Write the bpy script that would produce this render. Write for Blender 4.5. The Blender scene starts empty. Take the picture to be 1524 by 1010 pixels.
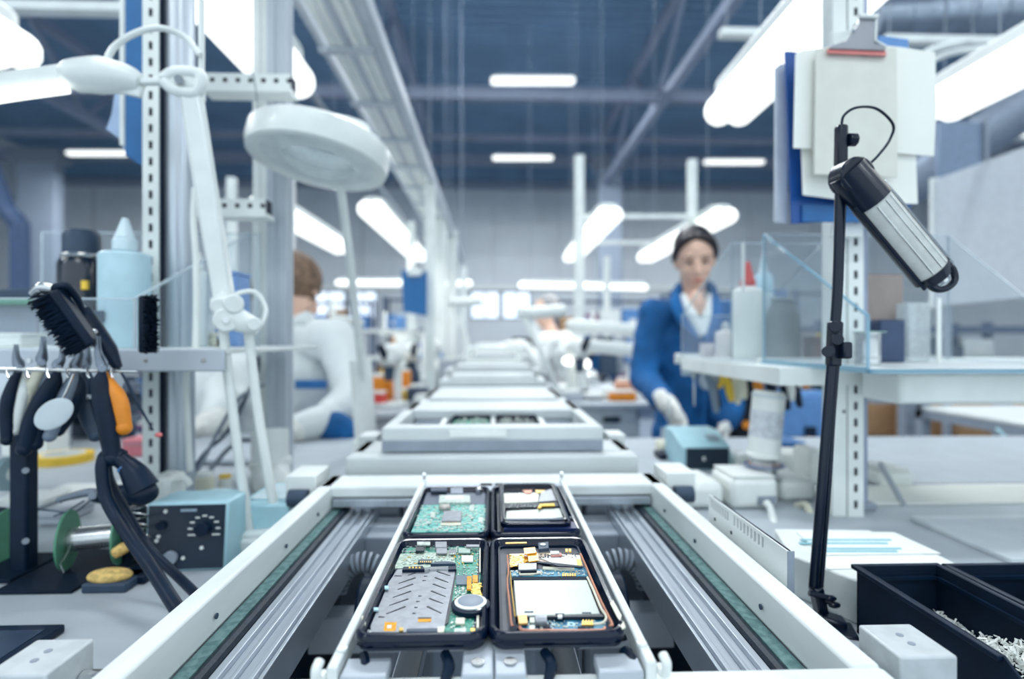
import bpy, math, random
from mathutils import Vector, Matrix, Euler
S = bpy.context.scene
COL = S.collection
R = math.radians
F = 820.0                      # focal length in pixels of a 1524 px wide frame
TH = math.atan(28 / 820)       # the camera is turned a little to the right of the line
CZ = 1.25                      # camera height
random.seed(7)

# ------------------------------------------------------------ camera, sky, exposure
cam = bpy.data.cameras.new('camera')
camo = bpy.data.objects.new('camera', cam)
COL.objects.link(camo)
camo.location = (0, 0, CZ)
camo.rotation_euler = (R(90), 0, -TH)
cam.sensor_width = 36
cam.lens = F / 1524 * 36
cam.clip_start = 0.01
cam.dof.use_dof = True
cam.dof.focus_distance = 0.41
cam.dof.aperture_fstop = 3.2
S.camera = camo
S.view_settings.view_transform = 'Standard'
S.view_settings.look = 'None'
S.view_settings.exposure = -0.08
S.view_settings.gamma = 1
S.view_settings.use_curve_mapping = False
w = bpy.data.worlds.new('daylight'); S.world = w; w.use_nodes = True
bg = w.node_tree.nodes['Background']
bg.inputs[0].default_value = (0.74, 0.87, 0.96, 1)
bg.inputs[1].default_value = 1.6
LAMP_E = 1.45                   # emission of the tube lamps


def area(name, loc, sx, sy, watt, rot=(0, 0, 0), col=(1, 0.985, 0.94)):
    l = bpy.data.lights.new(name, 'AREA'); l.shape = 'RECTANGLE'; l.size = sx; l.size_y = sy
    l.energy = watt; l.color = col
    o = bpy.data.objects.new(name, l); COL.objects.link(o); o.location = loc; o.rotation_euler = rot
    return o


# ------------------------------------------------------------ materials
def lin(c):
    return tuple(((x / 255) / 12.92 if x / 255 < 0.04045 else ((x / 255 + 0.055) / 1.055) ** 2.4) for x in c) + (1,)


MC = {}


def mat(name, rgb, rough=0.5, metal=0.0, var=0.06, scale=30.0, bump=0.0, emit=0.0, spec=0.5, coat=0.0, stretch=None, rgb2=None, lo=0.4, hi=0.6):
    if name in MC:
        return MC[name]
    m = bpy.data.materials.new(name); m.use_nodes = True
    nt = m.node_tree; b = nt.nodes['Principled BSDF']
    c = lin(rgb)
    b.inputs['Roughness'].default_value = rough
    b.inputs['Metallic'].default_value = metal
    b.inputs['Specular IOR Level'].default_value = spec
    b.inputs['Coat Weight'].default_value = coat
    b.inputs['Base Color'].default_value = c
    if emit:
        b.inputs['Emission Color'].default_value = c
        b.inputs['Emission Strength'].default_value = emit
    tc = nt.nodes.new('ShaderNodeTexCoord')
    mp = nt.nodes.new('ShaderNodeMapping')
    if stretch: mp.inputs['Scale'].default_value = stretch
    nz = nt.nodes.new('ShaderNodeTexNoise'); nz.inputs['Scale'].default_value = scale; nz.inputs['Detail'].default_value = 4
    nt.links.new(tc.outputs['Object'], mp.inputs[0]); nt.links.new(mp.outputs[0], nz.inputs['Vector'])
    rp = nt.nodes.new('ShaderNodeValToRGB')
    rp.color_ramp.elements[0].position = lo; rp.color_ramp.elements[1].position = hi
    c2 = lin(rgb2) if rgb2 else tuple(min(1, x * (1 - var)) for x in c[:3]) + (1,)
    c1 = c if rgb2 else tuple(min(1, x * (1 + var * .6)) for x in c[:3]) + (1,)
    rp.color_ramp.elements[0].color = c2; rp.color_ramp.elements[1].color = c1
    nt.links.new(nz.outputs['Fac'], rp.inputs[0]); nt.links.new(rp.outputs[0], b.inputs['Base Color'])
    if bump:
        bp = nt.nodes.new('ShaderNodeBump'); bp.inputs['Strength'].default_value = bump; bp.inputs['Distance'].default_value = 0.002
        nt.links.new(nz.outputs['Fac'], bp.inputs['Height']); nt.links.new(bp.outputs[0], b.inputs['Normal'])
    MC[name] = m
    return m


def clear(name, tint, alpha, rough=0.05):
    """clear plastic sheet: mostly see-through, with a gloss"""
    m = bpy.data.materials.new(name); m.use_nodes = True; nt = m.node_tree
    nt.nodes.clear()
    out = nt.nodes.new('ShaderNodeOutputMaterial')
    tr = nt.nodes.new('ShaderNodeBsdfTransparent'); tr.inputs[0].default_value = lin((250, 252, 253))
    pb = nt.nodes.new('ShaderNodeBsdfPrincipled'); pb.inputs['Base Color'].default_value = lin(tint); pb.inputs['Roughness'].default_value = rough
    nz = nt.nodes.new('ShaderNodeTexNoise'); nz.inputs['Scale'].default_value = 9
    mr = nt.nodes.new('ShaderNodeMapRange'); mr.inputs[3].default_value = alpha * .7; mr.inputs[4].default_value = alpha * 1.3
    mx = nt.nodes.new('ShaderNodeMixShader')
    nt.links.new(nz.outputs[0], mr.inputs[0]); nt.links.new(mr.outputs[0], mx.inputs[0])
    nt.links.new(tr.outputs[0], mx.inputs[1]); nt.links.new(pb.outputs[0], mx.inputs[2]); nt.links.new(mx.outputs[0], out.inputs[0])
    MC[name] = m
    return m


def lamp_mat(name, e=None):
    return mat(name, (253, 255, 250), 0.4, var=0.0, emit=LAMP_E if e is None else e)


WHITE = mat('white_paint', (228, 233, 230), 0.42, var=0.05, scale=12, bump=.05)
WHITE2 = mat('white_plastic', (232, 236, 232), 0.35, var=0.03)
FRAME = mat('frame_paint', (226, 231, 229), 0.45, var=0.07, scale=22, bump=.08, stretch=(1, .3, 1))
ALU = mat('aluminium', (190, 198, 206), 0.36, 0.7, var=0.05, scale=30, stretch=(4, .4, .4))
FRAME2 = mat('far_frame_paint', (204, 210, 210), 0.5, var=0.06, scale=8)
ALU_MATT = mat('matt_aluminium', (186, 194, 202), 0.55, 0.3, var=0.04, scale=10)
TOOLM = mat('tool_steel', (128, 138, 150), 0.38, 0.6, var=0.15)
STEEL = mat('polished_steel', (205, 208, 208), 0.22, 0.9, var=0.1)
GREY = mat('grey_laminate', (176, 184, 190), 0.55, var=0.04, scale=15)
MIDGREY = mat('mid_grey_paint', (140, 150, 162), 0.5, var=0.06)
DARKGREY = mat('dark_grey_plastic', (46, 66, 88), 0.5, var=0.1)
BLACK = mat('black_plastic', (5, 28, 50), 0.42, var=0.2, scale=50, spec=.25)
BLACKM = mat('matt_black', (5, 26, 46), 0.65, var=0.2, spec=.2)
CASE = mat('black_phone_case', (3, 18, 42), 0.2, var=0.1, coat=.1, spec=.35)
RUBBER = mat('black_rubber', (16, 34, 50), 0.6, var=0.25, scale=120, bump=.4)
GREENTAPE = mat('green_felt', (74, 108, 108), 0.8, var=0.25, scale=160, bump=.5, rgb2=(100, 132, 130))
BLUE = mat('blue_plastic', (22, 96, 156), 0.4, var=0.08)
BLUEL = mat('pale_blue_plastic', (92, 140, 196), 0.5, var=0.06)
COAT = mat('blue_cotton', (8, 90, 150), 0.85, var=0.22, scale=9, bump=.25)
WCOAT = mat('white_cotton', (226, 231, 230), 0.85, var=0.05, scale=9, bump=.2)
SKIN = mat('skin', (232, 190, 168), 0.5, var=0.04, scale=8)
LBLUE = mat('light_blue_plastic', (172, 212, 222), 0.4, var=0.05)
ORANGE = mat('orange_plastic', (232, 140, 30), 0.4, var=0.08)
YELLOW = mat('yellow_plastic', (238, 196, 60), 0.45, var=0.06)
RED = mat('red_plastic', (214, 70, 62), 0.4, var=0.08)
CREAM = mat('cream_plastic', (222, 220, 200), 0.4, var=0.06)
PAPER = mat('paper', (240, 241, 234), 0.8, var=0.03, scale=5)
CARD = mat('cardboard', (176, 138, 100), 0.85, var=0.08, scale=14)
GREEN = mat('green_plastic', (84, 146, 118), 0.45, var=0.08)
ACRYL = clear('clear_acrylic', (210, 218, 224), 0.07)
ACRYLE = clear('acrylic_edge', (216, 228, 234), 0.5)
ACRYLB = clear('blue_acrylic_edge', (160, 204, 224), 0.55)
GLASS = clear('bottle_plastic', (222, 230, 232), 0.45, 0.15)
LAMP = lamp_mat('tube_light')
TAGN = {}


# ------------------------------------------------------------ mesh building
def catmull(pts, sub=6):
    pts = [Vector(p) for p in pts]
    if len(pts) < 3: return pts
    out = []
    for i in range(len(pts) - 1):
        p0 = pts[i - 1] if i else pts[0] * 2 - pts[1]
        p1, p2 = pts[i], pts[i + 1]
        p3 = pts[i + 2] if i + 2 < len(pts) else p2 * 2 - p1
        for k in range(sub):
            t = k / sub
            out.append(0.5 * ((2 * p1) + (p2 - p0) * t + (2 * p0 - 5 * p1 + 4 * p2 - p3) * t * t + (3 * p1 - p0 - 3 * p2 + p3) * t ** 3))
    out.append(pts[-1])
    return out


class MB:
    def __init__(s, M=None): s.v = []; s.f = []; s.M = M or Matrix()
    def add(s, vs, fs):
        n = len(s.v); s.v += [s.M @ Vector(p) for p in vs]; s.f += [[i + n for i in f] for f in fs]; return s
    def box(s, x0, x1, y0, y1, z0, z1):
        return s.add([(x0, y0, z0), (x1, y0, z0), (x1, y1, z0), (x0, y1, z0), (x0, y0, z1), (x1, y0, z1), (x1, y1, z1), (x0, y1, z1)],
                     [(0, 3, 2, 1), (4, 5, 6, 7), (0, 1, 5, 4), (1, 2, 6, 5), (2, 3, 7, 6), (3, 0, 4, 7)])
    def obox(s, c, size, rot=(0, 0, 0)):
        m = Matrix.Translation(c) @ Euler(rot).to_matrix().to_4x4(); o = s.M; s.M = o @ m
        a, b, d = size; s.box(-a / 2, a / 2, -b / 2, b / 2, -d / 2, d / 2); s.M = o; return s
    def bar(s, a, b, w, h, up=(0, 0, 1)):
        a = Vector(a); b = Vector(b); d = (b - a).normalized(); up = Vector(up)
        x = d.cross(up)
        if x.length < 1e-3: x = d.cross(Vector((0, 1, 0)))
        x.normalize(); z = x.cross(d)
        vs = [p + x * (i * w / 2) + z * (j * h / 2) for p in (a, b) for i, j in ((-1, -1), (1, -1), (1, 1), (-1, 1))]
        return s.add(vs, [(0, 1, 2, 3), (7, 6, 5, 4), (0, 4, 5, 1), (1, 5, 6, 2), (2, 6, 7, 3), (3, 7, 4, 0)])
    def tube(s, pts, r, n=10, smooth=True, sub=6, flat=1.0):
        P_ = catmull(pts, sub) if smooth else [Vector(p) for p in pts]
        k = len(P_)
        if isinstance(r, (list, tuple)):
            rr = []
            for i in range(k):
                t = i / (k - 1) * (len(r) - 1); j = min(int(t), len(r) - 2); rr.append(r[j] + (r[j + 1] - r[j]) * (t - j))
        else: rr = [r] * k
        vs = []; fs = []
        d = (P_[1] - P_[0]).normalized()
        nrm = d.orthogonal().normalized() if abs(d.y) > .9 else d.cross(Vector((0, 1, 0))).normalized()
        for i, p in enumerate(P_):
            dd = (P_[min(i + 1, k - 1)] - P_[max(i - 1, 0)]).normalized()
            nrm = (nrm - dd * nrm.dot(dd)).normalized(); bn = dd.cross(nrm)
            for j in range(n):
                a = 2 * math.pi * j / n
                vs.append(p + nrm * (math.cos(a) * rr[i]) + bn * (math.sin(a) * rr[i] * flat))
        for i in range(k - 1):
            for j in range(n):
                fs.append((i * n + j, i * n + (j + 1) % n, (i + 1) * n + (j + 1) % n, (i + 1) * n + j))
        fs.append(tuple(range(n - 1, -1, -1))); fs.append(tuple(range((k - 1) * n, k * n)))
        return s.add(vs, fs)
    def cyl(s, a, b, r, r2=None, n=16):
        return s.tube([a, b], [r, r if r2 is None else r2], n, False)
    def cap(s, a, b, r, r2=None, n=12):
        r2 = r if r2 is None else r2
        s.cyl(a, b, r, r2, n); s.ell(a, (r,) * 3, n, n // 2); return s.ell(b, (r2,) * 3, n, n // 2)
    def lathe(s, prof, c=(0, 0, 0), n=24, rot=None):
        m = Matrix.Translation(c) @ (rot.to_4x4() if rot else Matrix()); o = s.M; s.M = o @ m
        vs = []; fs = []
        for r, z in prof:
            for j in range(n):
                a = 2 * math.pi * j / n; vs.append((math.cos(a) * r, math.sin(a) * r, z))
        for i in range(len(prof) - 1):
            for j in range(n):
                fs.append((i * n + j, i * n + (j + 1) % n, (i + 1) * n + (j + 1) % n, (i + 1) * n + j))
        if prof[0] == prof[-1]: prof = [(0, 0), (0, 0)]
        n_ = len(vs) // n
        if prof[0][0] > 1e-6: fs.append(tuple(range(n - 1, -1, -1)))
        if prof[-1][0] > 1e-6: fs.append(tuple(range((n_ - 1) * n, n_ * n)))
        s.add(vs, fs); s.M = o; return s
    def ell(s, c, r, n=16, m=10, rot=None):
        prof = [(math.sin(math.pi * i / m), -math.cos(math.pi * i / m)) for i in range(m + 1)]
        o = s.M
        s.M = o @ Matrix.Translation(c) @ (rot.to_4x4() if rot else Matrix()) @ Matrix.Diagonal((r[0], r[1], r[2], 1))
        s.lathe(prof, n=n); s.M = o; return s
    def prism(s, poly, z0, z1):
        n = len(poly)
        vs = [(x, y, z0) for x, y in poly] + [(x, y, z1) for x, y in poly]
        fs = [tuple(range(n - 1, -1, -1)), tuple(range(n, 2 * n))] + [(i, (i + 1) % n, (i + 1) % n + n, i + n) for i in range(n)]
        return s.add(vs, fs)
    def ring(s, x0, x1, y0, y1, r, prof, n=6, close=True):
        """sweep the closed profile [(outward offset, z)] round a rounded rectangle"""
        rows = []
        for o, z in prof:
            rows.append([(x, y, z) for x, y in rrect(x0 - o, x1 + o, y0 - o, y1 + o, max(r + o, .0004), n)])
        k = len(rows[0]); vs = [p for row in rows for p in row]; fs = []
        m = len(rows)
        for i in range(m if close else m - 1):
            for j in range(k):
                fs.append((i * k + j, i * k + (j + 1) % k, ((i + 1) % m) * k + (j + 1) % k, ((i + 1) % m) * k + j))
        return s.add(vs, fs)


def rrect(x0, x1, y0, y1, r, n=6):
    out = []
    for cx, cy, a0 in ((x1 - r, y1 - r, 0), (x0 + r, y1 - r, 90), (x0 + r, y0 + r, 180), (x1 - r, y0 + r, 270)):
        for i in range(n + 1):
            a = R(a0 + 90 * i / n); out.append((cx + r * math.cos(a), cy + r * math.sin(a)))
    return out


KIDS = {}


def W(o):
    return W(o.parent) @ o.matrix_basis if o.parent else o.matrix_basis.copy()


def link(o, parent=None):
    COL.objects.link(o)
    if parent:
        o.parent = parent; KIDS.setdefault(parent.name, []).append(o)
    return o


def build(name, mb, m, parent=None, bevel=0, local=False, kind=None, label=None, ang=38, mods=()):
    if parent is not None and not local:
        inv = W(parent).inverted(); vs = [inv @ v for v in mb.v]
    else: vs = mb.v
    me = bpy.data.meshes.new(name); me.from_pydata([tuple(v) for v in vs], [], mb.f); me.update()
    me.polygons.foreach_set('use_smooth', [True] * len(me.polygons))
    me.set_sharp_from_angle(angle=R(ang))
    me.materials.append(m)
    o = link(bpy.data.objects.new(name, me), parent)
    if bevel:
        b = o.modifiers.new('bevel', 'BEVEL'); b.width = bevel; b.segments = 2; b.limit_method = 'ANGLE'; b.angle_limit = R(40)
    for t, kw in mods:
        q = o.modifiers.new(t.lower(), t)
        for k, v in kw.items(): setattr(q, k, v)
    if kind: o['kind'] = kind
    if label: o['label'] = label
    return o


def tag(o, label, cat, group=None):
    o['label'] = label; o['category'] = cat
    if group: o['group'] = group
    return o


def thing(name, label, cat, loc=(0, 0, 0), group=None, rz=0):
    o = bpy.data.objects.new(name, None); o.empty_display_size = .05; COL.objects.link(o)
    o.location = loc; o.rotation_euler = (0, 0, rz)
    return tag(o, label, cat, group)


def struct(name, mb, m, parent=None, **k):
    o = build(name, mb, m, parent, **k)
    if parent is None: o['kind'] = 'structure'
    return o


def sroot(name, loc=(0, 0, 0)):
    o = bpy.data.objects.new(name, None); COL.objects.link(o); o.location = loc; o['kind'] = 'structure'; return o


def dup(o, parent=None):
    c = o.copy(); link(c, parent)
    for ch in KIDS.get(o.name, []): dup(ch, c)
    return c


def piece(name, mesh, parent, loc, rot=(0, 0, 0), scale=(1, 1, 1)):
    o = link(bpy.data.objects.new(name, mesh), parent); o.location = loc; o.rotation_euler = rot; o.scale = scale
    return o


def copy_at(src, loc, label, group=None, rz=None):
    c = dup(src); c.location = loc
    if rz is not None: c.rotation_euler.z = rz
    c['label'] = label
    if group: c['group'] = group
    return c


def P(px, py, Y):
    """the point of the hall at distance Y along the line that a photo pixel looks at"""
    dx = (px - 762) / F; dz = (505 - py) / F; c, s = math.cos(TH), math.sin(TH)
    k = Y / (c - dx * s)
    return Vector(((dx * c + s) * k, Y, CZ + dz * k))


def G(px, py, h):
    """the point on the level plane h below the camera"""
    dx = (px - 762) / F; c, s = math.cos(TH), math.sin(TH)
    k = h / ((py - 505) / F)
    return Vector(((dx * c + s) * k, (c - dx * s) * k, CZ - h))


# ------------------------------------------------------------ the hall
floor_m = mat('floor_paint', (120, 132, 146), 0.5, var=0.08, scale=3)
struct('floor', MB().box(-13.5, 13.5, -5, 17, -.1, 0), floor_m)
YW = 17.0
wall_m = mat('wall_panel_paint', (212, 218, 222), 0.6, var=0.04, scale=1.5)
deckm = mat('ceiling_deck_paint', (124, 156, 184), 0.55, var=0.08, scale=1)
wb = sroot('wall_back', (0, YW, 0))
# panels of the far wall, with a window band left open
WT = CZ + 4.85
wins = [(P(462, 0, YW).x, P(515, 0, YW).x), (P(520, 0, YW).x, P(562, 0, YW).x), (P(700, 0, YW).x, P(744, 0, YW).x), (P(747, 0, YW).x, P(790, 0, YW).x), (P(1000, 0, YW).x, P(1045, 0, YW).x)]
wz0, wz1 = CZ + .62, CZ + 1.5
pm = bpy.data.meshes.new('wall_panel')
pmb = MB().box(-.98, .98, -.03, .03, 0, WT - wz1 - .12)
pm.from_pydata([tuple(v) for v in pmb.v], [], pmb.f); pm.materials.append(wall_m)
for k in range(14):
    piece('wall_panel', pm, wb, (-13 + 2 * k, 0, wz1 + .12))
lower = MB()
xs = [-13.5] + [x for a in wins for x in a] + [13.5]
for i in range(0, len(xs), 2): lower.box(xs[i], xs[i + 1], YW - .03, YW + .03, wz0, wz1 + .02)
lower.box(-13.5, 13.5, YW - .03, YW + .03, 0, wz0)
lower.box(-13.5, 13.5, YW + .02, YW + .06, wz1, WT)
build('lower_wall', lower, wall_m, wb)
winm = mat('bright_window_pane', (226, 238, 250), .4, var=.1, scale=1.2, emit=1.3)
for i, (a, b) in enumerate(wins):
    r = sroot('window_%d' % (i + 1), ((a + b) / 2, YW, wz0))
    fr = MB()
    for x in (a, b - .05): fr.box(x, x + .05, YW - .05, YW + .02, wz0, wz1)
    fr.box(a, b, YW - .05, YW + .02, wz0, wz0 + .05); fr.box(a, b, YW - .05, YW + .02, wz1 - .05, wz1)
    fr.box((a + b) / 2 - .02, (a + b) / 2 + .02, YW - .04, YW + .02, wz0, wz1)
    build('window_frame', fr, MIDGREY, r)
    build('pane', MB().box(a, b, YW, YW + .02, wz0, wz1), winm, r)
struct('trim_1', MB().box(-13.5, 13.5, YW - .14, YW - .03, WT - .25, WT - .02), mat('trim_paint', (150, 162, 178), .5), None)
struct('trim_2', MB().box(-13.5, 13.5, YW - .12, YW - .03, wz1 + .02, wz1 + .14), WHITE, None)
struct('trim_3', MB().box(-13.5, 13.5, YW - .25, YW + .1, WT, WT + 1.3), deckm, None)
struct('wall_left', MB().box(-13.6, -13.5, -5, 17, 0, 7.1), wall_m)
struct('wall_right', MB().box(13.5, 13.6, -5, 17, 0, 7.1), wall_m)
# ribbed roof deck
ZD = CZ + 5.6
prof = []
y = -5.0
while y < 17:
    prof += [(y, ZD), (y + .1, ZD), (y + .13, ZD - .07), (y + .21, ZD - .07)]; y += .24
cv = []; cf = []
for yy, zz in prof: cv += [(-13.5, yy, zz), (13.5, yy, zz)]
for i in range(len(prof) - 1): cf.append((2 * i, 2 * i + 1, 2 * i + 3, 2 * i + 2))
struct('ceiling', MB().add(cv, cf), deckm, ang=10)
steelb = mat('girder_paint', (150, 160, 180), .5, var=.06, scale=4)


def truss(a, b, depth, n, label, w=.1):
    """lattice girder from a to b (upper chord), with lower chord and slanting web bars"""
    a = Vector(a); b = Vector(b); r = thing('roof_truss', label, 'girder', a, 'lattice girders under the roof')
    lo = Vector((0, 0, -depth))
    build('chord', MB().bar(a, b, w, w), steelb, r); build('chord', MB().bar(a + lo, b + lo, w, w), steelb, r)
    for k in range(n):
        p = a.lerp(b, k / n); q = a.lerp(b, (k + .5) / n) + lo; p2 = a.lerp(b, (k + 1) / n)
        build('web_bar', MB().bar(p, q, w * .55, w * .55), steelb, r); build('web_bar', MB().bar(q, p2, w * .55, w * .55), steelb, r)
    return r


def beam(y, z, w, h, label):
    t = thing('roof_beam', label, 'beam', (0, y, z), 'crosswise beams under the roof')
    build('upper_flange', MB().box(-13, 13, y - w / 2, y + w / 2, z + h / 2 - .02, z + h / 2), steelb, t)
    build('lower_flange', MB().box(-13, 13, y - w / 2, y + w / 2, z - h / 2, z - h / 2 + .02), steelb, t)
    build('web', MB().box(-13, 13, y - .02, y + .02, z - h / 2, z + h / 2), steelb, t)


beam(9.0, CZ + 4.0, .14, .20, 'thick pale beam crossing the hall under the roof, nearest of three')
beam(12.2, CZ + 4.46, .14, .12, 'thin pale beam crossing the hall under the roof, middle one of three')
beam(14.6, CZ + 4.75, .2, .25, 'beam crossing the hall under the roof, farthest of three')
truss((2.78, 1.5, CZ + 5.2), (2.78, 14, CZ + 5.2), 1.28, 4, 'lengthwise lattice girder right of the line', .14)
truss((-1.6, 1.5, CZ + 5.2), (-1.6, 14, CZ + 5.2), 1.15, 5, 'lengthwise lattice girder left of the line above the cable tray', .14)
truss((-7.4, 1.5, CZ + 5.2), (-7.4, 14, CZ + 5.2), 1.15, 5, 'lengthwise lattice girder at the far left under the roof', .14)
for x, pl in ((P(905, 0, 14).x, 'tall grey building column right of the white bench posts'), (P(70, 0, 14).x, 'broad grey building column at the far left of the hall')):
    wd = .28 if x > 0 else .45
    r = thing('building_column', pl, 'column', (x, 13.8, 0))
    build('shaft', MB().box(x - wd, x + wd, 13.65, 13.95, 0, CZ + 4.3), mat('column_paint', (150, 162, 178), .6), r, bevel=.02)
    build('bracket', MB().box(x - wd * 1.3, x + wd * 1.3, 13.55, 14.05, CZ + 4.3, CZ + 4.6), MIDGREY, r, bevel=.02)


# ------------------------------------------------------------ lamps
def capsule(mb, a, b, w, h, n=5):
    """flat bar with rounded ends between a and b (both level)"""
    a = Vector(a); b = Vector(b); d = (b - a); L = d.length; ang = math.atan2(d.y, d.x)
    o = mb.M; mb.M = o @ Matrix.Translation(a) @ Matrix.Rotation(ang, 4, 'Z')
    mb.prism(rrect(0, L, -w / 2, w / 2, w * .48, n), -h / 2, h / 2); mb.M = o
    return mb


def luminaire(a, b, wd, label, group, hang=0, bare=False, cat='lamp'):
    a = Vector(a); b = Vector(b)
    r = thing('tube_luminaire', label, cat, a, group)
    up = Vector((0, 0, wd * .28))
    m1 = MB(); capsule(m1, a + up, b + up, wd * .8, wd * .3); build('housing', m1, WHITE, r, bevel=wd * .05)
    d = (b - a).normalized(); sd = Vector((-d.y, d.x, 0)) * wd * .20
    for k in (-1, 1):
        m2 = MB(); m2.M = Matrix.Translation((0, 0, 0))
        m2.cap(a + sd * k, b + sd * k, wd * .28, n=14)
        build('diffuser', m2, LAMP, r)
    if hang:
        for t in (.15, .85):
            p = a.lerp(b, t) + up; build('hanger', MB().cyl(p, p + Vector((0, 0, hang)), .002, n=6), MIDGREY, r)
    return r


HL = .75
g1 = 'tube lamps over the benches'
ZL = CZ + HL
luminaire((.75, .35, ZL), (.775, 1.78, ZL), .17, 'large bright tube lamp slanting down from top right centre', g1, .5)
luminaire((1.42, .35, ZL), (1.44, 1.72, ZL), .17, 'bright tube lamp at upper right edge, right of the clipboard', g1, .5)
luminaire((-.62, .35, ZL), (-.60, 1.62, ZL), .17, 'large bright tube lamp behind the aluminium posts at upper left', g1, .5)
luminaire((-1.28, .35, ZL), (-1.26, 1.47, ZL), .17, 'bright tube lamp in the top left corner', g1, .5)
luminaire((.70, 3.3, ZL), (.72, 5.0, ZL), .17, 'slanting tube lamp left of the woman, by the white post', g1, 4.7)
luminaire((1.40, 3.3, ZL), (1.40, 5.0, ZL), .17, 'slanting tube lamp right behind the head of the woman', g1, 4.7)
luminaire((-.70, 3.2, ZL), (-.68, 5.0, ZL), .17, 'slanting tube lamp above the hanging blue folder', g1, 4.7)
luminaire((-1.27, 3.1, ZL), (-1.25, 4.6, ZL), .17, 'slanting tube lamp above the brown-haired worker', g1, 4.7)
luminaire((-2.05, 7.4, ZL), (-1.22, 7.4, ZL), .14, 'far crosswise tube lamp left of the blue folder', 'far crosswise tube lamps', 4.7)
luminaire((-.93, 7.4, ZL), (-.32, 7.4, ZL), .13, 'short far crosswise tube lamp right of the blue folder', 'far crosswise tube lamps', 4.7)
luminaire((.38, 7.4, ZL - .02), (1.16, 7.4, ZL - .03), .14, 'far crosswise tube lamp above the grey-haired worker', 'far crosswise tube lamps', 4.7)
luminaire((1.24, 7.4, ZL - .03), (2.05, 7.4, ZL - .05), .14, 'far crosswise tube lamp left of the woman behind the white post', 'far crosswise tube lamps', 4.7)
for i, (x0, x1, py, Y, pl) in enumerate(((735, 851, 120, 10.2, 'ceiling lamp hanging just in front of the crosswise girder, middle of the hall'), (736, 820, 235, 13.2, 'ceiling lamp farthest away in the middle of the hall'),
                                (1051, 1134, 241, 13.2, 'ceiling lamp farthest away, right of the white posts'), (103, 187, 228, 13.2, 'ceiling lamp farthest away, at the left'))):
    Y -= .6
    a = P(x0, py, Y); b = P(x1, py, Y)
    a.y = b.y = Y
    luminaire(a, b, .2 if Y < 12 else .17, pl, 'ceiling lamps', ZD - a.z - .1)
# area panels for the light of the lamps, plus added hall panels out of view
for x, y0, y1, wt in ((.77, .35, 1.78, .5), (1.43, .35, 1.72, .5), (-.61, .35, 1.62, .5), (-1.27, .35, 1.47, .5), (.71, 3.3, 5, 6), (1.4, 3.3, 5, 6), (-.69, 3.2, 5, 6), (-1.26, 3.1, 4.6, 6)):
    area('tube_glow', (x, (y0 + y1) / 2, ZL - .06), .1, y1 - y0, wt)
for x in (-7, 0, 7):
    for y, e in ((-3, 100), (1.2, 100), (5.4, 270)):
        area('hall_fill', (x, y, CZ + 4.5), 2.4, .3, e, col=(.92, .97, 1))  # added panels above the view, without lamp bodies, brightening the hall
for px, py, Y in ((793, 120, 10.2), (778, 235, 13.2), (1092, 241, 13.2), (145, 228, 13.2)):
    Y -= .6; p = P(px, py, Y); area('ceiling_lamp_glow', (p.x, Y, p.z - .07), 1.2, .12, 170, col=(.92, .97, 1))


# ------------------------------------------------------------ the conveyor line
def conveyor(Y0, Y1, h, hw, label, wall=.03, beam=.05, legs=True, profile=True, fm=None):
    """one frame of the line: side rails, cross beams, inner guide profiles, legs"""
    z = CZ - h; fm = fm or FRAME
    r = thing('conveyor_frame', label, 'conveyor', (0, Y0, 0), 'frames of the conveyor line')
    for s in (-1, 1):
        build('side_rail', MB().box(min(s * hw, s * (hw - .018)), max(s * hw, s * (hw - .018)), Y0, Y1, z - wall, z), fm, r, bevel=.0025)
        if profile:
            x = s * (hw - .018)
            build('felt_strip', MB().box(min(x, x - s * .011), max(x, x - s * .011), Y0, Y1, z - wall - .006, z - wall), GREENTAPE, r)
            x -= s * .011
            build('drive_belt', MB().tube([(x - s * .004, Y0 + .01, z - wall - .004), (x - s * .004, Y1 - .04, z - wall - .004)], .0045, 8, False), RUBBER, r)
            x -= s * .009
            p = MB()
            for a, b, zz in ((0, .006, 0), (.006, .014, -.004), (.014, .017, 0), (.017, .026, -.004), (.026, .03, 0), (.03, .033, -.004), (.033, .036, 0)):
                xa, xb = x - s * a, x - s * b
                p.box(min(xa, xb), max(xa, xb), Y0, Y1 - .04, z - wall - .034, z - wall - .004 + zz)
            build('guide_profile', p, ALU, r, bevel=.0006)
    build('cross_beam', MB().box(-hw, hw, Y0 - .035, Y0, z - wall, z), fm, r, bevel=.003)
    build('cross_beam', MB().box(-hw, hw, Y1 - beam, Y1, z - wall * .5, z), fm, r, bevel=.003)
    build('cross_bar', MB().box(-hw + .02, hw - .02, Y1 - beam - .004, Y1 - beam + .02, z - wall * .5 - .011, z - wall * .5 - .001), ALU, r, bevel=.001)
    if legs:
        for s in (-1, 1):
            for yy in (Y0 + .02, Y1 - .05):
                build('leg', MB().box(s * (hw - .05) - .02, s * (hw - .05) + .02, yy - .02, yy + .02, 0, z - wall - .03), MIDGREY, r, bevel=.003)
    return r


c1 = conveyor(.314, .779, .19, .2265, 'nearest white conveyor frame with green felt strips, holding the four phones', beam=.06)
z1 = CZ - .19
for s in (-1, 1):       # small screws and dark dents on the rails
    for yy in (.42, .56, .66):
        build('screw', MB().cyl((s * .2075, yy, z1 - .017), (s * .2065, yy, z1 - .017), .0022, n=10), DARKGREY, c1)
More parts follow.
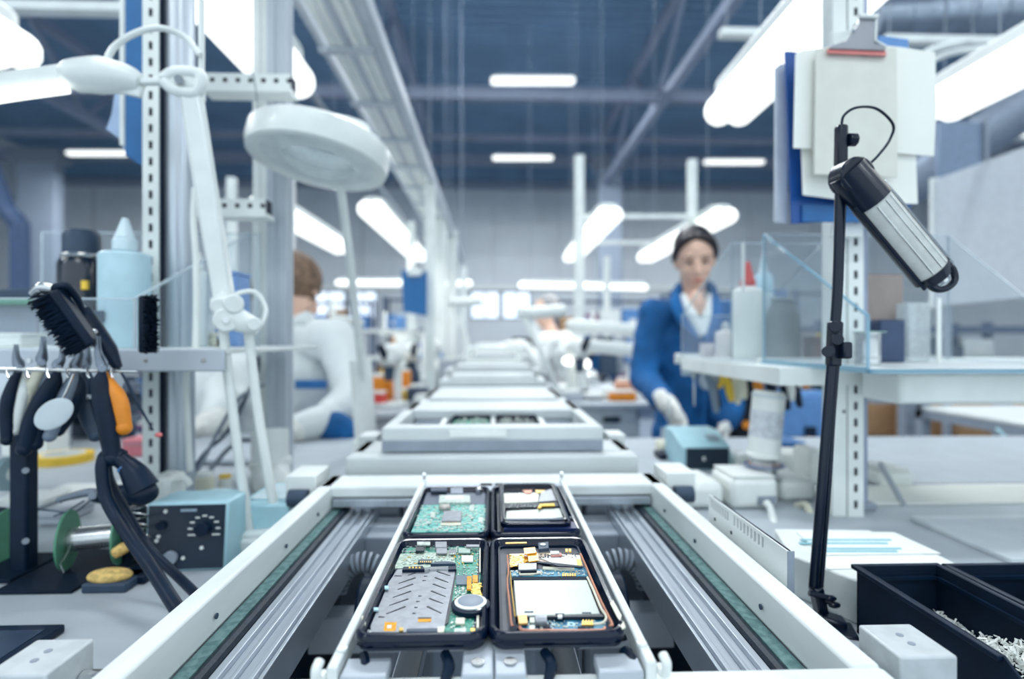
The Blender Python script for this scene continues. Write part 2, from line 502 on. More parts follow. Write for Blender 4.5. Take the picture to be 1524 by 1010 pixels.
# what lies under the belt
for s in (-1, 1):
    build('lower_beam', MB().box(s * .15 - .02, s * .15 + .02, .30, .76, CZ - .44, CZ - .40), ALU_MATT, c1, bevel=.002)
    build('upright_profile', MB().box(s * .135 - .018, s * .135 + .018, .66, .70, 0, CZ - .235), MIDGREY, c1, bevel=.002)
    build('upright_profile', MB().box(s * .075 - .012, s * .075 + .012, .40, .43, .3, CZ - .30), ALU_MATT, c1, bevel=.002)
build('lower_cross_bar', MB().box(-.2, .2, .70, .735, CZ - .262, CZ - .235), ALU, c1, bevel=.002)
build('lower_cross_bar', MB().box(-.2, .2, .60, .63, CZ - .34, CZ - .30), ALU_MATT, c1, bevel=.002)
for s in (-1, 1): build('light_block_panel', MB().box(s * .212 - .004, s * .212 + .004, .29, .78, CZ - .60, CZ - .262), BLACK, c1)  # added dark panels that block light, so the depth under the frame stays dark
build('shade_plate', MB().box(-.215, .215, .28, .79, CZ - .60, CZ - .59), BLACK, c1, bevel=.002)  # black colour paints the dark depth under the frame
for s in (-1, 1):
    t = thing('drive_motor', 'black drive motor with ribbed hose under the %s rail of the nearest frame' % ('left' if s < 0 else 'right'), 'motor', (s * .11, .56, CZ - .33), 'drive motors under the nearest frame')
    m = MB().cyl((s * .085, .565, CZ - .275), (s * .135, .565, CZ - .275), .032, n=24); build('housing', m, BLACK, t, bevel=.003)
    build('flange', MB().cyl((s * .08, .565, CZ - .275), (s * .086, .565, CZ - .275), .038, n=24), STEEL, t, bevel=.001)
    h = MB()
    for k in range(11):
        a = R(20 + k * 10); p = Vector((s * (.14 + .03 * math.cos(a)), .60, CZ - .285 + .045 * math.sin(a)))
        h.cyl(p, p + Vector((-s * .006 * math.sin(a), 0, .006 * math.cos(a))) * .5, .011, n=12)
    build('ribbed_hose', h, MIDGREY, t)

# the frames farther down the line
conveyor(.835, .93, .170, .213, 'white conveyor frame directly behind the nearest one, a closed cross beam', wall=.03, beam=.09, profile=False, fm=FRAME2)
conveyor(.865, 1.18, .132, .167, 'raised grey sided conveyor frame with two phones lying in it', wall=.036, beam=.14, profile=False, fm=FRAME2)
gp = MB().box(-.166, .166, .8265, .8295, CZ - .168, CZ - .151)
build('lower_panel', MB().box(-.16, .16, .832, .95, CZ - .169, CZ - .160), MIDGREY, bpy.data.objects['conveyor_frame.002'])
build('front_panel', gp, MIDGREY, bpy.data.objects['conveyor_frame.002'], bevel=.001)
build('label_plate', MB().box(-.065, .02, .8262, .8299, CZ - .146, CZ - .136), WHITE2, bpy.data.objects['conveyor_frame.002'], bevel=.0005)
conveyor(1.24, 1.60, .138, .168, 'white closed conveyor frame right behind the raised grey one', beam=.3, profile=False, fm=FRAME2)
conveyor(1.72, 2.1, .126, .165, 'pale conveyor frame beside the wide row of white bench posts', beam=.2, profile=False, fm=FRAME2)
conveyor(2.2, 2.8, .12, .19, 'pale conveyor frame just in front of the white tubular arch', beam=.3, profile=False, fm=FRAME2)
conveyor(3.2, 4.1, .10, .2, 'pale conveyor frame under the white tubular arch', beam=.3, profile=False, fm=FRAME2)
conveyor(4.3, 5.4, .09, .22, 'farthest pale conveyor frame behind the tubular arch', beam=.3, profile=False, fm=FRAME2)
for k, (Y, lab) in enumerate(((2.76, 'white tubular arch over the conveyor line, nearer one'), (4.6, 'white tubular arch over the conveyor line, farther one'))):
    t = thing('tube_arch', lab, 'frame', (0, Y, CZ - .1), 'tubular arches')
    build('arch', MB().tube([(-.13, Y, CZ - .122), (-.13, Y, CZ - .055), (-.12, Y, CZ - .045), (.12, Y, CZ - .045), (.13, Y, CZ - .055), (.13, Y, CZ - .122)], .013, 10, False), WHITE, t)
    build('cover_plate', MB().box(-.12, .12, Y - .06, Y - .015, CZ - .118, CZ - .100), WHITE2, t, bevel=.004)

# clamp blocks and perforated bracket on the outside of the nearest frame
for s, pl in ((-1, 'left'), (1, 'right')):
    t = thing('clamp_block', 'grey metal clamp block at the bottom %s beside the near corner of the frame' % pl, 'bracket', (s * .258, .34, CZ - .22), 'clamp blocks by the near corners')
    x0, x1 = (.241, .276) if s > 0 else (-.286, -.251)
    b = MB().box(x0, x1, .318, .356, CZ - .222, CZ - .188); build('block', b, mat('cast_block', (196, 202, 204), .5, .2, var=.08, scale=60), t, bevel=.0014)
    build('tie_rod', MB().cyl((s * .228, .345, CZ - .208), (s * .25, .345, CZ - .208), .006, n=12), STEEL, t)
    for dy in (.332, .342): build('hole_plug', MB().cyl(((x0 + x1) / 2, dy, CZ - .189), ((x0 + x1) / 2, dy, CZ - .1876), .0022, n=12), MIDGREY, t)
for s, pl in ((-1, 'left'), (1, 'right')):
    t = thing('guide_bearing', 'small metal bearing block outside the far %s corner of the nearest frame' % pl, 'bracket', (s * .25, .77, CZ - .2), 'bearing blocks by the far corners')
    build('block', MB().box(s * .252 - .02, s * .252 + .02, .73, .79, CZ - .205, CZ - .178), WHITE, t, bevel=.002)
    build('roller', MB().cyl((s * .252 - .012, .722, CZ - .205), (s * .252 + .012, .722, CZ - .205), .011, n=16), DARKGREY, t)
    t = thing('guide_bearing', 'small metal bearing block beside the raised grey frame, %s side' % pl, 'bracket', (s * .23, .96, CZ - .2), 'bearing blocks by the far corners')
    build('block', MB().box(s * .215 - .015, s * .215 + .015, .95, 1.0, CZ - .195, CZ - .165), WHITE, t, bevel=.002)
    build('roller', MB().cyl((s * .215 - .01, .945, CZ - .195), (s * .215 + .01, .945, CZ - .195), .012, n=16), DARKGREY, t)
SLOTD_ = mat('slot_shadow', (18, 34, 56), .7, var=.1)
t = thing('slotted_bracket', 'white metal bracket with two rows of slots on the right rail', 'bracket', (.236, .51, CZ - .2))
b = MB(); x0, x1 = .2345, .2360; yA, yB = .432, .592; zt, zb = CZ - .1688, CZ - .206
b.box(x0, x1, yA, yB, zb, zt - .0125); b.box(x0, x1, yA, yB, zt - .003, zt)
ys = [yB - .006 - k * .0058 for k in range(8)] + [yB - .062 - k * .0070 for k in range(9)]
edges = [yB] + [v for y in ys for v in (y, y - .0034)] + [yA]
for i in range(0, len(edges), 2):
    b.box(x0, x1, edges[i + 1], edges[i], zt - .0125, zt - .003)
build('slotted_plate', b, FRAME, t)
build('end_flange', MB().box(x0, x1 + .004, yA - .001, yA, zb, zt), MIDGREY, t)
build('slot_shade_sheet', MB().box(x1 + .0025, x1 + .0035, yA + .004, yB - .002, zt - .014, zt - .001), SLOTD_, t)  # dark sheet added behind the slots, painting the shade in them
for yy in (.575, .535): build('screw', MB().cyl((x0 - .0006, yy, CZ - .19), (x0, yy, CZ - .19), .0018, n=10), BLACK, t)

# ------------------------------------------------------------ carrier tray
HP = .179
zc = CZ - HP
tr = thing('phone_carrier', 'pale metal carrier tray with side rails under the four phones', 'tray', (0, .5, zc - .01))
XC = 0.0
for s in (-1, 1):
    build('side_rail', MB().box(min(s * .0842, s * .0902), max(s * .0842, s * .0902), .300, .690, zc - .010, zc + .002), FRAME, tr, bevel=.0012)
    hk = MB().tube([(s * .0875, .690, zc - .004), (s * .0875, .702, zc - .004), (s * .0875, .704, zc + .006), (s * .0875, .700, zc + .009)], .002, 8)
    build('hook', hk, STEEL, tr)
    hk = MB().tube([(s * .0925, .305, zc - .004), (s * .0935, .297, zc - .003), (s * .0935, .294, zc + .004), (s * .093, .299, zc + .0065)], .0027, 8)
    build('hook', hk, WHITE2, tr)
    for yy in (.317, .69): build('screw', MB().cyl((s * .086, yy, zc + .002), (s * .086, yy, zc + .0035), .003, n=12), WHITE2, tr)
build('centre_strip', MB().box(-.017, .0, .296, .69, zc - .008, zc - .0005), ALU_MATT, tr, bevel=.001)
build('centre_strip', MB().box(.001, .018, .296, .69, zc - .008, zc - .0005), ALU_MATT, tr, bevel=.001)
build('end_plate', MB().box(-.0915, .0915, .676, .690, zc - .010, zc - .0005), ALU_MATT, tr, bevel=.001)
build('front_plate', MB().box(-.083, -.058, .300, .318, zc - .010, zc - .003), ALU_MATT, tr, bevel=.001)
build('front_plate', MB().box(.058, .083, .300, .318, zc - .010, zc - .003), ALU_MATT, tr, bevel=.001)
for x in (-.075, -.028, .03, .077):
    build('clip', MB().tube([(x, .322, zc - .004), (x + .003, .312, zc - .006), (x - .001, .304, zc - .016), (x + .002, .298, zc - .02)], [.003, .0035, .002, .0018], 8), BLACK, tr)
for x in (-.0085, .0095): build('screw', MB().cyl((x, .306, zc), (x, .306, zc + .0008), .0035, n=14), STEEL, tr)
# the two rods the carrier slides on
for x in (-.058, .05):
    tag(build('slide_rod', MB().box(x - .009, x + .009, .30, .75, CZ - .232, CZ - .222), ALU, None, bevel=.001), 'bright metal slide rail under the %s phones' % ('left' if x < 0 else 'right'), 'rail', 'slide rails under the carrier')

# ------------------------------------------------------------ phones
PCBG = mat('green_circuit_board', (24, 122, 104), .45, var=.3, scale=260, rgb2=(70, 160, 138), lo=.46, hi=.56)
PCBT = mat('teal_circuit_board', (16, 136, 132), .4, var=.3, scale=230, rgb2=(110, 190, 176), lo=.5, hi=.6)
PCBB = mat('blue_circuit_board', (16, 100, 138), .4, var=.3, scale=260, rgb2=(60, 140, 170), lo=.48, hi=.6)
GOLD = mat('gold_contact', (226, 188, 96), .35, .6, var=.15)
TAPE = mat('amber_film', (240, 164, 20), .25, var=.2, scale=300)
COPPER = mat('copper_wire', (206, 140, 112), .4, .3, var=.15)
SHIELD = mat('shield_metal', (150, 154, 160), .36, .5, var=.1, scale=200)
BATT = mat('battery_foil', (176, 184, 178), .38, .35, var=.05, scale=60)
CHIPW = mat('pale_component', (190, 200, 192), .4, .2, var=.2, scale=400)
CHIPD = mat('dark_component', (22, 34, 46), .4, var=.3)
NAVY = mat('dark_phone_floor', (26, 38, 56), .45, var=.25, scale=90)


def tub(root, x0, x1, y0, y1, zb, depth=.0098, r=.0085, name='case_rim'):
    """rounded case rim with a fat outer bulge, and its floor"""
    prof = [(-.0008, zb + .0005), (.0022, zb + .0022), (.0034, zb + depth * .5), (.0028, zb + depth * .82), (.0012, zb + depth), (-.0006, zb + depth * .96), (-.0014, zb + depth * .7), (-.0034, zb + depth * .5), (-.0042, zb + .002)]
    m = MB(); m.ring(x0, x1, y0, y1, r, prof, n=8); build(name, m, CASE, root, ang=60)
    f = MB().prism(rrect(x0 - .001, x1 + .001, y0 - .001, y1 + .001, r, 6), zb, zb + .0035); build('floor_plate', f, NAVY, root)
    build('inner_lip', MB().ring(x0 + .004, x1 - .004, y0 + .004, y1 - .004, r - .003, [(0, zb + .003), (0, zb + .0052), (-.0016, zb + .0052), (-.0016, zb + .003)], n=6), BLACK, root)


def q(cx, cy, crop, hz):
    """a corner read off a crop of the photo, put on the level of the part"""
    ox, oy, sc = crop
    p = G(ox + cx / sc, oy + cy / sc, hz); return (p.x, p.y)


def plate(root, name, pts, crop, hz, th, m, **k):
    pl = [q(x, y, crop, hz) for x, y in pts]
    a = sum(pl[i][0] * pl[(i + 1) % len(pl)][1] - pl[(i + 1) % len(pl)][0] * pl[i][1] for i in range(len(pl)))
    if a < 0: pl.reverse()
    return build(name, MB().prism(pl, CZ - hz - th, CZ - hz), m, root, **k)


def chips(root, name, crop, box, hz, n, m, seed, smin=.0006, smax=.0022, th=.0007):
    rnd = random.Random(seed); mb = MB()
    x0, y0, x1, y1 = box
    for _ in range(n):
        x, y = q(rnd.uniform(x0, x1), rnd.uniform(y0, y1), crop, hz)
        a, b = rnd.uniform(smin, smax), rnd.uniform(smin, smax)
        mb.box(x - a / 2, x + a / 2, y - b / 2, y + b / 2, CZ - hz, CZ - hz + rnd.uniform(.4, 1) * th)
    return build(name, mb, m, root, kind='stuff')


C1 = (520, 790, 5.609); C2 = (730, 790, 5.609); C3 = (590, 710, 5.255)
ZB = CZ - .1785
YA, YB = .3190, .4680      # near pair
YC, YD = .4835, .6340      # far pair
GRP = 'opened phones in the carrier tray'
# --- phone 1: near left, shield plate with slanting slits
p1 = thing('opened_phone', 'near left opened phone with slitted grey metal plate and green circuit board', 'phone', (-.041, .40, ZB), GRP)
tub(p1, -.0775, -.0062, YA, YB, ZB)
H1 = .1735
plate(p1, 'circuit_board', [(430, 118), (1090, 112), (1100, 840), (735, 850), (800, 600), (860, 330), (440, 300)], C1, H1, .001, PCBG)
plate(p1, 'top_board', [(400, 190), (880, 170), (880, 295), (380, 310)], C1, H1 - .0006, .001, mat('pale_board', (150, 176, 160), .45, var=.3, scale=300, rgb2=(196, 208, 192)))
sh = plate(p1, 'shield_plate', [(400, 318), (892, 300), (795, 800), (735, 842), (180, 842), (175, 790), (330, 420)], C1, H1 - .0014, .0016, SHIELD, bevel=.0003)
plate(p1, 'plate_edge', [(862, 318), (895, 318), (826, 760), (790, 790)], C1, H1 - .0009, .0012, CHIPD)
HS = H1 - .00155


def slit(a, b, w=.0009, root=p1, crop=C1, hz=HS, m=CHIPD):
    x0, y0 = q(*a, crop, hz); x1, y1 = q(*b, crop, hz)
    v = Vector((x1 - x0, y1 - y0)); nn = Vector((-v.y, v.x)).normalized() * w / 2
    pl = [(x0 - nn.x, y0 - nn.y), (x1 - nn.x * .3, y1 - nn.y * .3), (x1 + nn.x * .3, y1 + nn.y * .3), (x0 + nn.x, y0 + nn.y)]
    build('slit', MB().prism(pl, CZ - hz - .0003, CZ - hz + .00012), m, root)


for a, b in (((550, 348), (490, 368)), ((550, 388), (410, 436)), ((530, 441), (405, 486)), ((512, 500), (362, 553)), ((490, 564), (332, 620)), ((466, 628), (308, 690)),
             ((732, 336), (842, 372)), ((716, 386), (826, 428)), ((700, 440), (806, 480)), ((684, 498), (804, 546)), ((668, 560), (782, 604)), ((652, 628), (768, 684)),
             ((378, 372), (438, 374)), ((242, 715), (292, 716))): slit(a, b, .0014)
for x, y in ((636, 375), (624, 412), (590, 541), (572, 586), (556, 636), (540, 685)): slit((x - 14, y), (x + 14, y), .0011)
plate(p1, 'amber_window', [(296, 758), (396, 760), (386, 832), (284, 832)], C1, HS, .0003, TAPE)
plate(p1, 'amber_window', [(575, 730), (684, 728), (680, 756), (572, 756)], C1, HS, .0003, TAPE)
plate(p1, 'dark_slot', [(572, 718), (686, 718), (684, 728), (574, 730)], C1, HS - .0001, .0003, CHIPD)
plate(p1, 'white_dot', [(318, 784), (352, 784), (350, 808), (314, 808)], C1, HS - .0002, .0003, WHITE2)
plate(p1, 'bottom_connector', [(480, 812), (735, 806), (735, 838), (478, 840)], C1, H1 - .0030, .003, DARKGREY, bevel=.0004)
plate(p1, 'ribbon_stub', [(735, 800), (800, 792), (785, 842), (730, 846)], C1, H1 - .0022, .001, CREAM)
plate(p1, 'battery_connector', [(450, 296), (612, 288), (630, 318), (440, 322)], C1, H1 - .0036, .0025, BLACK, bevel=.0003)
for k in range(4): plate(p1, 'contact_pin', [(496 + k * 28, 296), (510 + k * 28, 296), (510 + k * 28, 310), (495 + k * 28, 310)], C1, H1 - .0038, .0006, GOLD)
plate(p1, 'connector', [(575, 236), (694, 234), (690, 262), (572, 264)], C1, H1 - .002, .0015, DARKGREY, bevel=.0003)
for k in range(6): plate(p1, 'contact_pin', [(590 + k * 17, 248), (599 + k * 17, 248), (599 + k * 17, 260), (589 + k * 17, 260)], C1, H1 - .0022, .0005, GOLD)
plate(p1, 'metal_bar', [(660, 298), (830, 292), (832, 318), (664, 322)], C1, H1 - .0024, .0012, STEEL)
plate(p1, 'dark_latch', [(826, 294), (892, 292), (892, 318), (826, 320)], C1, H1 - .003, .0015, BLACK)
m = MB(); x, y = q(645, 318, C1, H1 - .003); m.cyl((x, y, CZ - H1), (x, y, CZ - H1 + .0035), .0022, n=12); build('post', m, STEEL, p1)
x, y = q(785, 272, C1, H1 - .002); cres = [(x + .0095 * math.cos(R(a)), y - .002 + .0048 * math.sin(R(a))) for a in range(0, 181, 20)]
build('arched_contact', MB().prism(cres, CZ - H1 + .0006, CZ - H1 + .0028), DARKGREY, p1)
for cx, cy, w_, d_, m_, hh, nm in ((620, 100, 110, 26, CHIPW, .004, 'metal_tab'), (765, 110, 96, 46, SHIELD, .0036, 'camera_shield'), (590, 146, 72, 36, CHIPD, .0034, 'camera_socket'), (770, 160, 90, 46, SHIELD, .003, 'silver_can'),
                                   (860, 168, 60, 36, STEEL, .003, 'silver_can'), (984, 226, 96, 50, WHITE2, .0018, 'white_sticker'), (960, 160, 100, 40, mat('dull_can', (150, 170, 160), .4, .4), .0022, 'silver_can'),
                                   (945, 405, 110, 76, mat('grey_chip', (92, 112, 126), .5), .0016, 'grey_chip'), (1050, 395, 46, 60, TAPE, .0018, 'amber_film'), (1000, 430, 40, 110, TAPE, .003, 'amber_film'),
                                   (1056, 480, 60, 90, GOLD, .0022, 'gold_coil'), (925, 745, 76, 50, CREAM, .0016, 'gold_pad'), (998, 695, 34, 24, GOLD, .0016, 'gold_pad'), (925, 825, 100, 30, CHIPW, .0018, 'solder_pads'),
                                   (1072, 740, 22, 130, CREAM, .0016, 'board_edge'), (1090, 240, 12, 200, CREAM, .0016, 'board_edge'), (900, 575, 60, 20, GOLD, .002, 'gold_strip'), (1030, 120, 110, 18, SHIELD, .0036, 'metal_tab'), (310, 466, 34, 26, LBLUE, .0032, 'side_clip'),
                                   (222, 646, 40, 22, LBLUE, .0032, 'side_clip'), (170, 832, 40, 20, STEEL, .0036, 'corner_screw'), (432, 815, 36, 26, GOLD, .0036, 'corner_screw'), (1030, 820, 40, 26, GOLD, .003, 'corner_screw'), (118, 740, 36, 70, CREAM, .004, 'paper_scrap')):
    plate(p1, nm, [(cx - w_ / 2, cy - d_ / 2), (cx + w_ / 2, cy - d_ / 2), (cx + w_ / 2, cy + d_ / 2), (cx - w_ / 2, cy + d_ / 2)], C1, H1 - hh, .0012, m_, bevel=.0002)
x, y = q(1012, 600, C1, H1 - .004)
build('vibration_motor', MB().lathe([(.0001, .0005), (.0122, .0005), (.0126, .0035), (.0110, .0042), (.0001, .0042)], (x, y, CZ - H1), 28), BLACK, p1)
build('motor_cap', MB().lathe([(.0100, .004), (.0104, .0050), (.0088, .0056), (.0001, .0056)], (x, y, CZ - H1), 28), WHITE2, p1)
build('motor_disc', MB().lathe([(.0085, .0055), (.0078, .0060), (.0001, .0060)], (x, y, CZ - H1), 28), MIDGREY, p1)
x, y = q(1070, 648, C1, H1 - .004); build('screw', MB().lathe([(.0028, 0), (.0028, .0045), (.0001, .0052)], (x, y, CZ - H1), 16), STEEL, p1)
chips(p1, 'small_components', C1, (430, 120, 1085, 180), H1, 90, CHIPW, 1)
chips(p1, 'small_dark_components', C1, (450, 120, 1085, 200), H1, 40, CHIPD, 2)
chips(p1, 'small_board_components', C1, (440, 195, 870, 290), H1 - .0006, 90, CHIPW, 3, .0006, .0020)
chips(p1, 'board_components', C1, (900, 180, 1080, 380), H1, 50, CHIPW, 4, .0005, .0014)
chips(p1, 'gold_components', C1, (450, 190, 1080, 290), H1 - .0008, 40, GOLD, 5, .0005, .0014)
chips(p1, 'connector_components', C1, (880, 450, 985, 560), H1, 60, CHIPW, 6, .0005, .0016)
chips(p1, 'lower_components', C1, (840, 640, 1060, 830), H1, 50, CHIPW, 7, .0004, .0015)
chips(p1, 'gold_windings', C1, (1020, 440, 1100, 560), H1 - .002, 50, GOLD, 8, .0005, .0022)

# --- phone 2: near right, bare battery
p2 = thing('opened_phone', 'near right opened phone with bare silver battery and amber ribbon film', 'phone', (.04, .40, ZB), GRP)
tub(p2, .0002, .0755, YA, YB, ZB)
H2 = .1725
plate(p2, 'board_frame', [(150, 185), (755, 180), (1010, 800), (190, 812), (170, 340)], C2, H2 + .001, .002, NAVY)
plate(p2, 'top_board', [(165, 330), (800, 300), (812, 376), (180, 378)], C2, H2, .0012, PCBB)
plate(p2, 'bottom_board', [(240, 745), (960, 715), (985, 818), (250, 822)], C2, H2, .0012, PCBB)
plate(p2, 'battery', [(190, 408), (806, 405), (918, 690), (214, 704)], C2, H2 - .0025, .004, BATT, bevel=.0006)
plate(p2, 'battery_header', [(165, 382), (815, 378), (822, 404), (170, 408)], C2, H2 - .0028, .0035, BLACKM, bevel=.0004)
plate(p2, 'battery_edge', [(205, 694), (955, 690), (960, 714), (215, 716)], C2, H2 - .0022, .003, CHIPD, bevel=.0003)
plate(p2, 'battery_catch', [(542, 686), (616, 686), (618, 718), (540, 718)], C2, H2 - .0030, .002, BLACK)
plate(p2, 'catch_contact', [(562, 696), (598, 696), (598, 716), (562, 716)], C2, H2 - .0032, .0012, WHITE2)
plate(p2, 'battery_mark', [(283, 667), (357, 667), (358, 678), (283, 678)], C2, H2 - .0027, .0003, DARKGREY)
plate(p2, 'battery_mark', [(763, 675), (838, 675), (842, 686), (765, 686)], C2, H2 - .0027, .0003, DARKGREY)
plate(p2, 'ribbon_sheet', [(160, 190), (470, 180), (745, 200), (775, 290), (520, 285), (400, 245), (220, 270), (160, 300)], C2, H2 - .001, .0006, mat('pale_ribbon', (226, 206, 176), .35, var=.3, scale=220, rgb2=(206, 188, 172)))
plate(p2, 'white_sheet', [(420, 225), (560, 190), (745, 205), (765, 285), (560, 280)], C2, H2 - .0018, .0005, WHITE2)
plate(p2, 'dark_ribbon', [(385, 248), (520, 262), (770, 290), (765, 300), (560, 290), (515, 275), (390, 262)], C2, H2 - .0035, .0008, BLACK)
plate(p2, 'amber_film', [(275, 142), (370, 132), (385, 180), (285, 192)], C2, H2 - .0050, .0006, TAPE)
plate(p2, 'amber_film', [(305, 185), (385, 176), (402, 245), (320, 255)], C2, H2 - .0040, .0006, TAPE)
plate(p2, 'amber_film', [(165, 205), (300, 205), (310, 255), (170, 300)], C2, H2 - .0014, .0005, TAPE)
plate(p2, 'socket_can', [(230, 268), (386, 262), (388, 318), (232, 322)], C2, H2 - .0032, .002, SHIELD, bevel=.0004)
plate(p2, 'socket_mouth', [(250, 316), (382, 312), (384, 336), (250, 340)], C2, H2 - .0022, .002, BLACKM)
plate(p2, 'socket_lip', [(235, 338), (400, 330), (440, 342), (340, 362), (240, 362)], C2, H2 - .0012, .001, CREAM)
plate(p2, 'white_bar', [(438, 294), (700, 306), (702, 322), (436, 314)], C2, H2 - .0012, .001, CREAM)
for k in range(6): plate(p2, 'contact_pin', [(598 + k * 20, 350), (612 + k * 20, 350), (613 + k * 20, 374), (599 + k * 20, 374)], C2, H2 - .0008, .0008, GOLD)
plate(p2, 'camera_block', [(395, 95), (485, 85), (488, 140), (400, 150)], C2, H2 - .0046, .003, DARKGREY, bevel=.0005)
x, y = q(438, 115, C2, H2 - .0046); build('camera_lens', MB().lathe([(.0001, 0), (.0020, 0), (.0024, .0006), (.0014, .0010), (.0001, .0008)], (x, y, CZ - H2 + .0046), 16), WHITE2, p2)
plate(p2, 'earpiece_slot', [(125, 94), (302, 90), (302, 100), (126, 104)], C2, H2 - .004, .0006, GOLD)
plate(p2, 'red_connector', [(500, 172), (590, 178), (600, 200), (505, 205)], C2, H2 - .0034, .0015, mat('rose_connector', (186, 128, 120), .4, .2), bevel=.0003)
plate(p2, 'top_ribbon_end', [(500, 165), (570, 165), (575, 188), (502, 190)], C2, H2 - .0040, .001, CHIPW)
plate(p2, 'orange_pad', [(715, 236), (752, 232), (765, 285), (728, 292)], C2, H2 - .002, .001, GOLD)
plate(p2, 'gold_block', [(225, 700), (305, 694), (312, 765), (235, 770)], C2, H2 - .0030, .0014, mat('gold_block', (226, 180, 110), .4, .3), bevel=.0003)
plate(p2, 'silver_can', [(325, 712), (370, 712), (372, 760), (326, 760)], C2, H2 - .002, .0015, CHIPW, bevel=.0003)
plate(p2, 'silver_can', [(322, 780), (372, 780), (375, 815), (322, 815)], C2, H2 - .001, .0012, CHIPW, bevel=.0003)
a_ = q(375, 738, C2, H2 - .003); b_ = q(470, 738, C2, H2 - .003)
build('button_cell', MB().cyl((a_[0], a_[1], CZ - H2 + .002), (b_[0], b_[1], CZ - H2 + .002), .0035, n=16), SHIELD, p2)
for k in range(4): plate(p2, 'contact_pin', [(766 + k * 24, 745), (776 + k * 24, 735), (792 + k * 24, 780), (762 + k * 24, 782)], C2, H2 - .003 + k * .0004, .001, GOLD)
x, y = q(675, 768, C2, H2 - .001); build('ring_pad', MB().lathe([(.0008, 0), (.0012, .0004), (.0024, .0004), (.0026, 0)], (x, y, CZ - H2 + .0001), 16), LBLUE, p2)
for k, xx in enumerate((192, 470, 758, 992)): plate(p2, 'black_foot', [(xx - 30, 792), (xx + 30, 790), (xx + 34, 830), (xx - 34, 834)], C2, H2 - .0036, .003, BLACKM, bevel=.0004)


def wire(name, pts, crop, hz, r, m, root):
    build(name, MB().tube([(q(x, y, crop, hz)[0], q(x, y, crop, hz)[1], CZ - hz) for x, y in pts], r, 6, True, 4), m, root)


wire('copper_wire', [(140, 200), (150, 330), (140, 420), (160, 620), (175, 770), (190, 790)], C2, H2 - .0035, .0007, COPPER, p2)
wire('copper_wire', [(165, 340), (178, 500), (195, 640), (205, 715)], C2, H2 - .003, .0005, GOLD, p2)
wire('copper_wire', [(752, 190), (800, 300), (850, 420), (930, 600), (1012, 765), (1010, 785), (990, 792)], C2, H2 - .0035, .0008, COPPER, p2)
wire('silver_wire', [(808, 385), (862, 500), (920, 640), (960, 700), (962, 740), (925, 770), (860, 776)], C2, H2 - .003, .0008, CREAM, p2)
wire('copper_wire', [(245, 800), (275, 828), (500, 832), (730, 832), (930, 828), (958, 805)], C2, H2 - .003, .0009, COPPER, p2)
plate(p2, 'paper_scrap', [(998, 600), (1022, 572), (1094, 700), (1082, 745), (1060, 720)], C2, H2 - .0050, .0006, CREAM)
plate(p2, 'paper_scrap', [(1086, 790), (1110, 750), (1128, 800), (1100, 815)], C2, H2 - .0055, .0006, CREAM)
for x_, y_ in ((636, 158), (664, 158)): plate(p2, 'gold_pad', [(x_ - 10, y_ - 12), (x_ + 10, y_ - 12), (x_ + 10, y_ + 12), (x_ - 10, y_ + 12)], C2, H2 - .0028, .001, GOLD)
chips(p2, 'small_components', C2, (175, 330, 800, 372), H2, 70, CHIPW, 11, .0005, .0018)
chips(p2, 'gold_components', C2, (165, 200, 330, 300), H2 - .0012, 60, GOLD, 12, .0006, .0022)
chips(p2, 'top_components', C2, (400, 195, 500, 225), H2 - .0018, 18, CHIPD, 13, .0005, .0016)
chips(p2, 'lower_components', C2, (260, 750, 960, 815), H2, 70, CHIPW, 14, .0005, .0016)
chips(p2, 'edge_components', C2, (380, 770, 500, 815), H2, 30, CHIPD, 15, .0005, .0016)
chips(p2, 'upper_components', C2, (580, 180, 740, 225), H2 - .0018, 24, CHIPD, 16, .0004, .0012)

# --- phone 3: far left, teal board
p3 = thing('opened_phone', 'far left opened phone showing teal circuit board with silver chips', 'phone', (-.041, .56, ZB), GRP)
tub(p3, -.0775, -.0062, YC, YD, ZB)
H3 = .1725
plate(p3, 'circuit_board', [(205, 215), (720, 212), (720, 425), (115, 428)], C3, H3, .001, PCBT)
plate(p3, 'grey_floor', [(235, 120), (715, 120), (720, 210), (208, 212)], C3, H3 + .0006, .001, mat('slate_film', (84, 96, 114), .5, var=.08))
plate(p3, 'silver_block', [(335, 138), (575, 136), (580, 192), (330, 196)], C3, H3 - .003, .0035, CHIPW, bevel=.0004)
plate(p3, 'block_label', [(385, 142), (520, 140), (522, 170), (380, 172)], C3, H3 - .0033, .0004, WHITE2)
plate(p3, 'sim_can', [(372, 262), (512, 258), (505, 335), (352, 338)], C3, H3 - .003, .0026, SHIELD, bevel=.0004)
plate(p3, 'sim_foot', [(350, 345), (505, 342), (500, 372), (345, 372)], C3, H3 - .001, .001, CREAM)
for k in range(4): plate(p3, 'contact_pin', [(385 + k * 26, 338), (396 + k * 26, 338), (394 + k * 26, 352), (383 + k * 26, 352)], C3, H3 - .0014, .0006, GOLD)
x, y = q(378, 222, C3, H3 - .004); build('coin_cell', MB().lathe([(.006, 0), (.0064, .003), (.0052, .0046), (.0001, .005)], (x, y, CZ - H3), 20), mat('dull_disc', (176, 170, 164), .35, .5), p3)
plate(p3, 'top_clip', [(270, 82), (395, 80), (395, 104), (270, 106)], C3, H3 - .004, .002, DARKGREY)
plate(p3, 'top_clip', [(425, 82), (520, 80), (520, 125), (425, 126)], C3, H3 - .003, .002, MIDGREY)
x, y = q(645, 92, C3, H3 - .004); build('screw', MB().lathe([(.004, 0), (.004, .004), (.0001, .006)], (x, y, CZ - H3), 14), STEEL, p3)
chips(p3, 'small_components', C3, (190, 218, 715, 300), H3, 120, CHIPW, 21, .0008, .0030)
chips(p3, 'near_components', C3, (140, 300, 715, 420), H3, 190, CHIPW, 22, .0008, .0032)
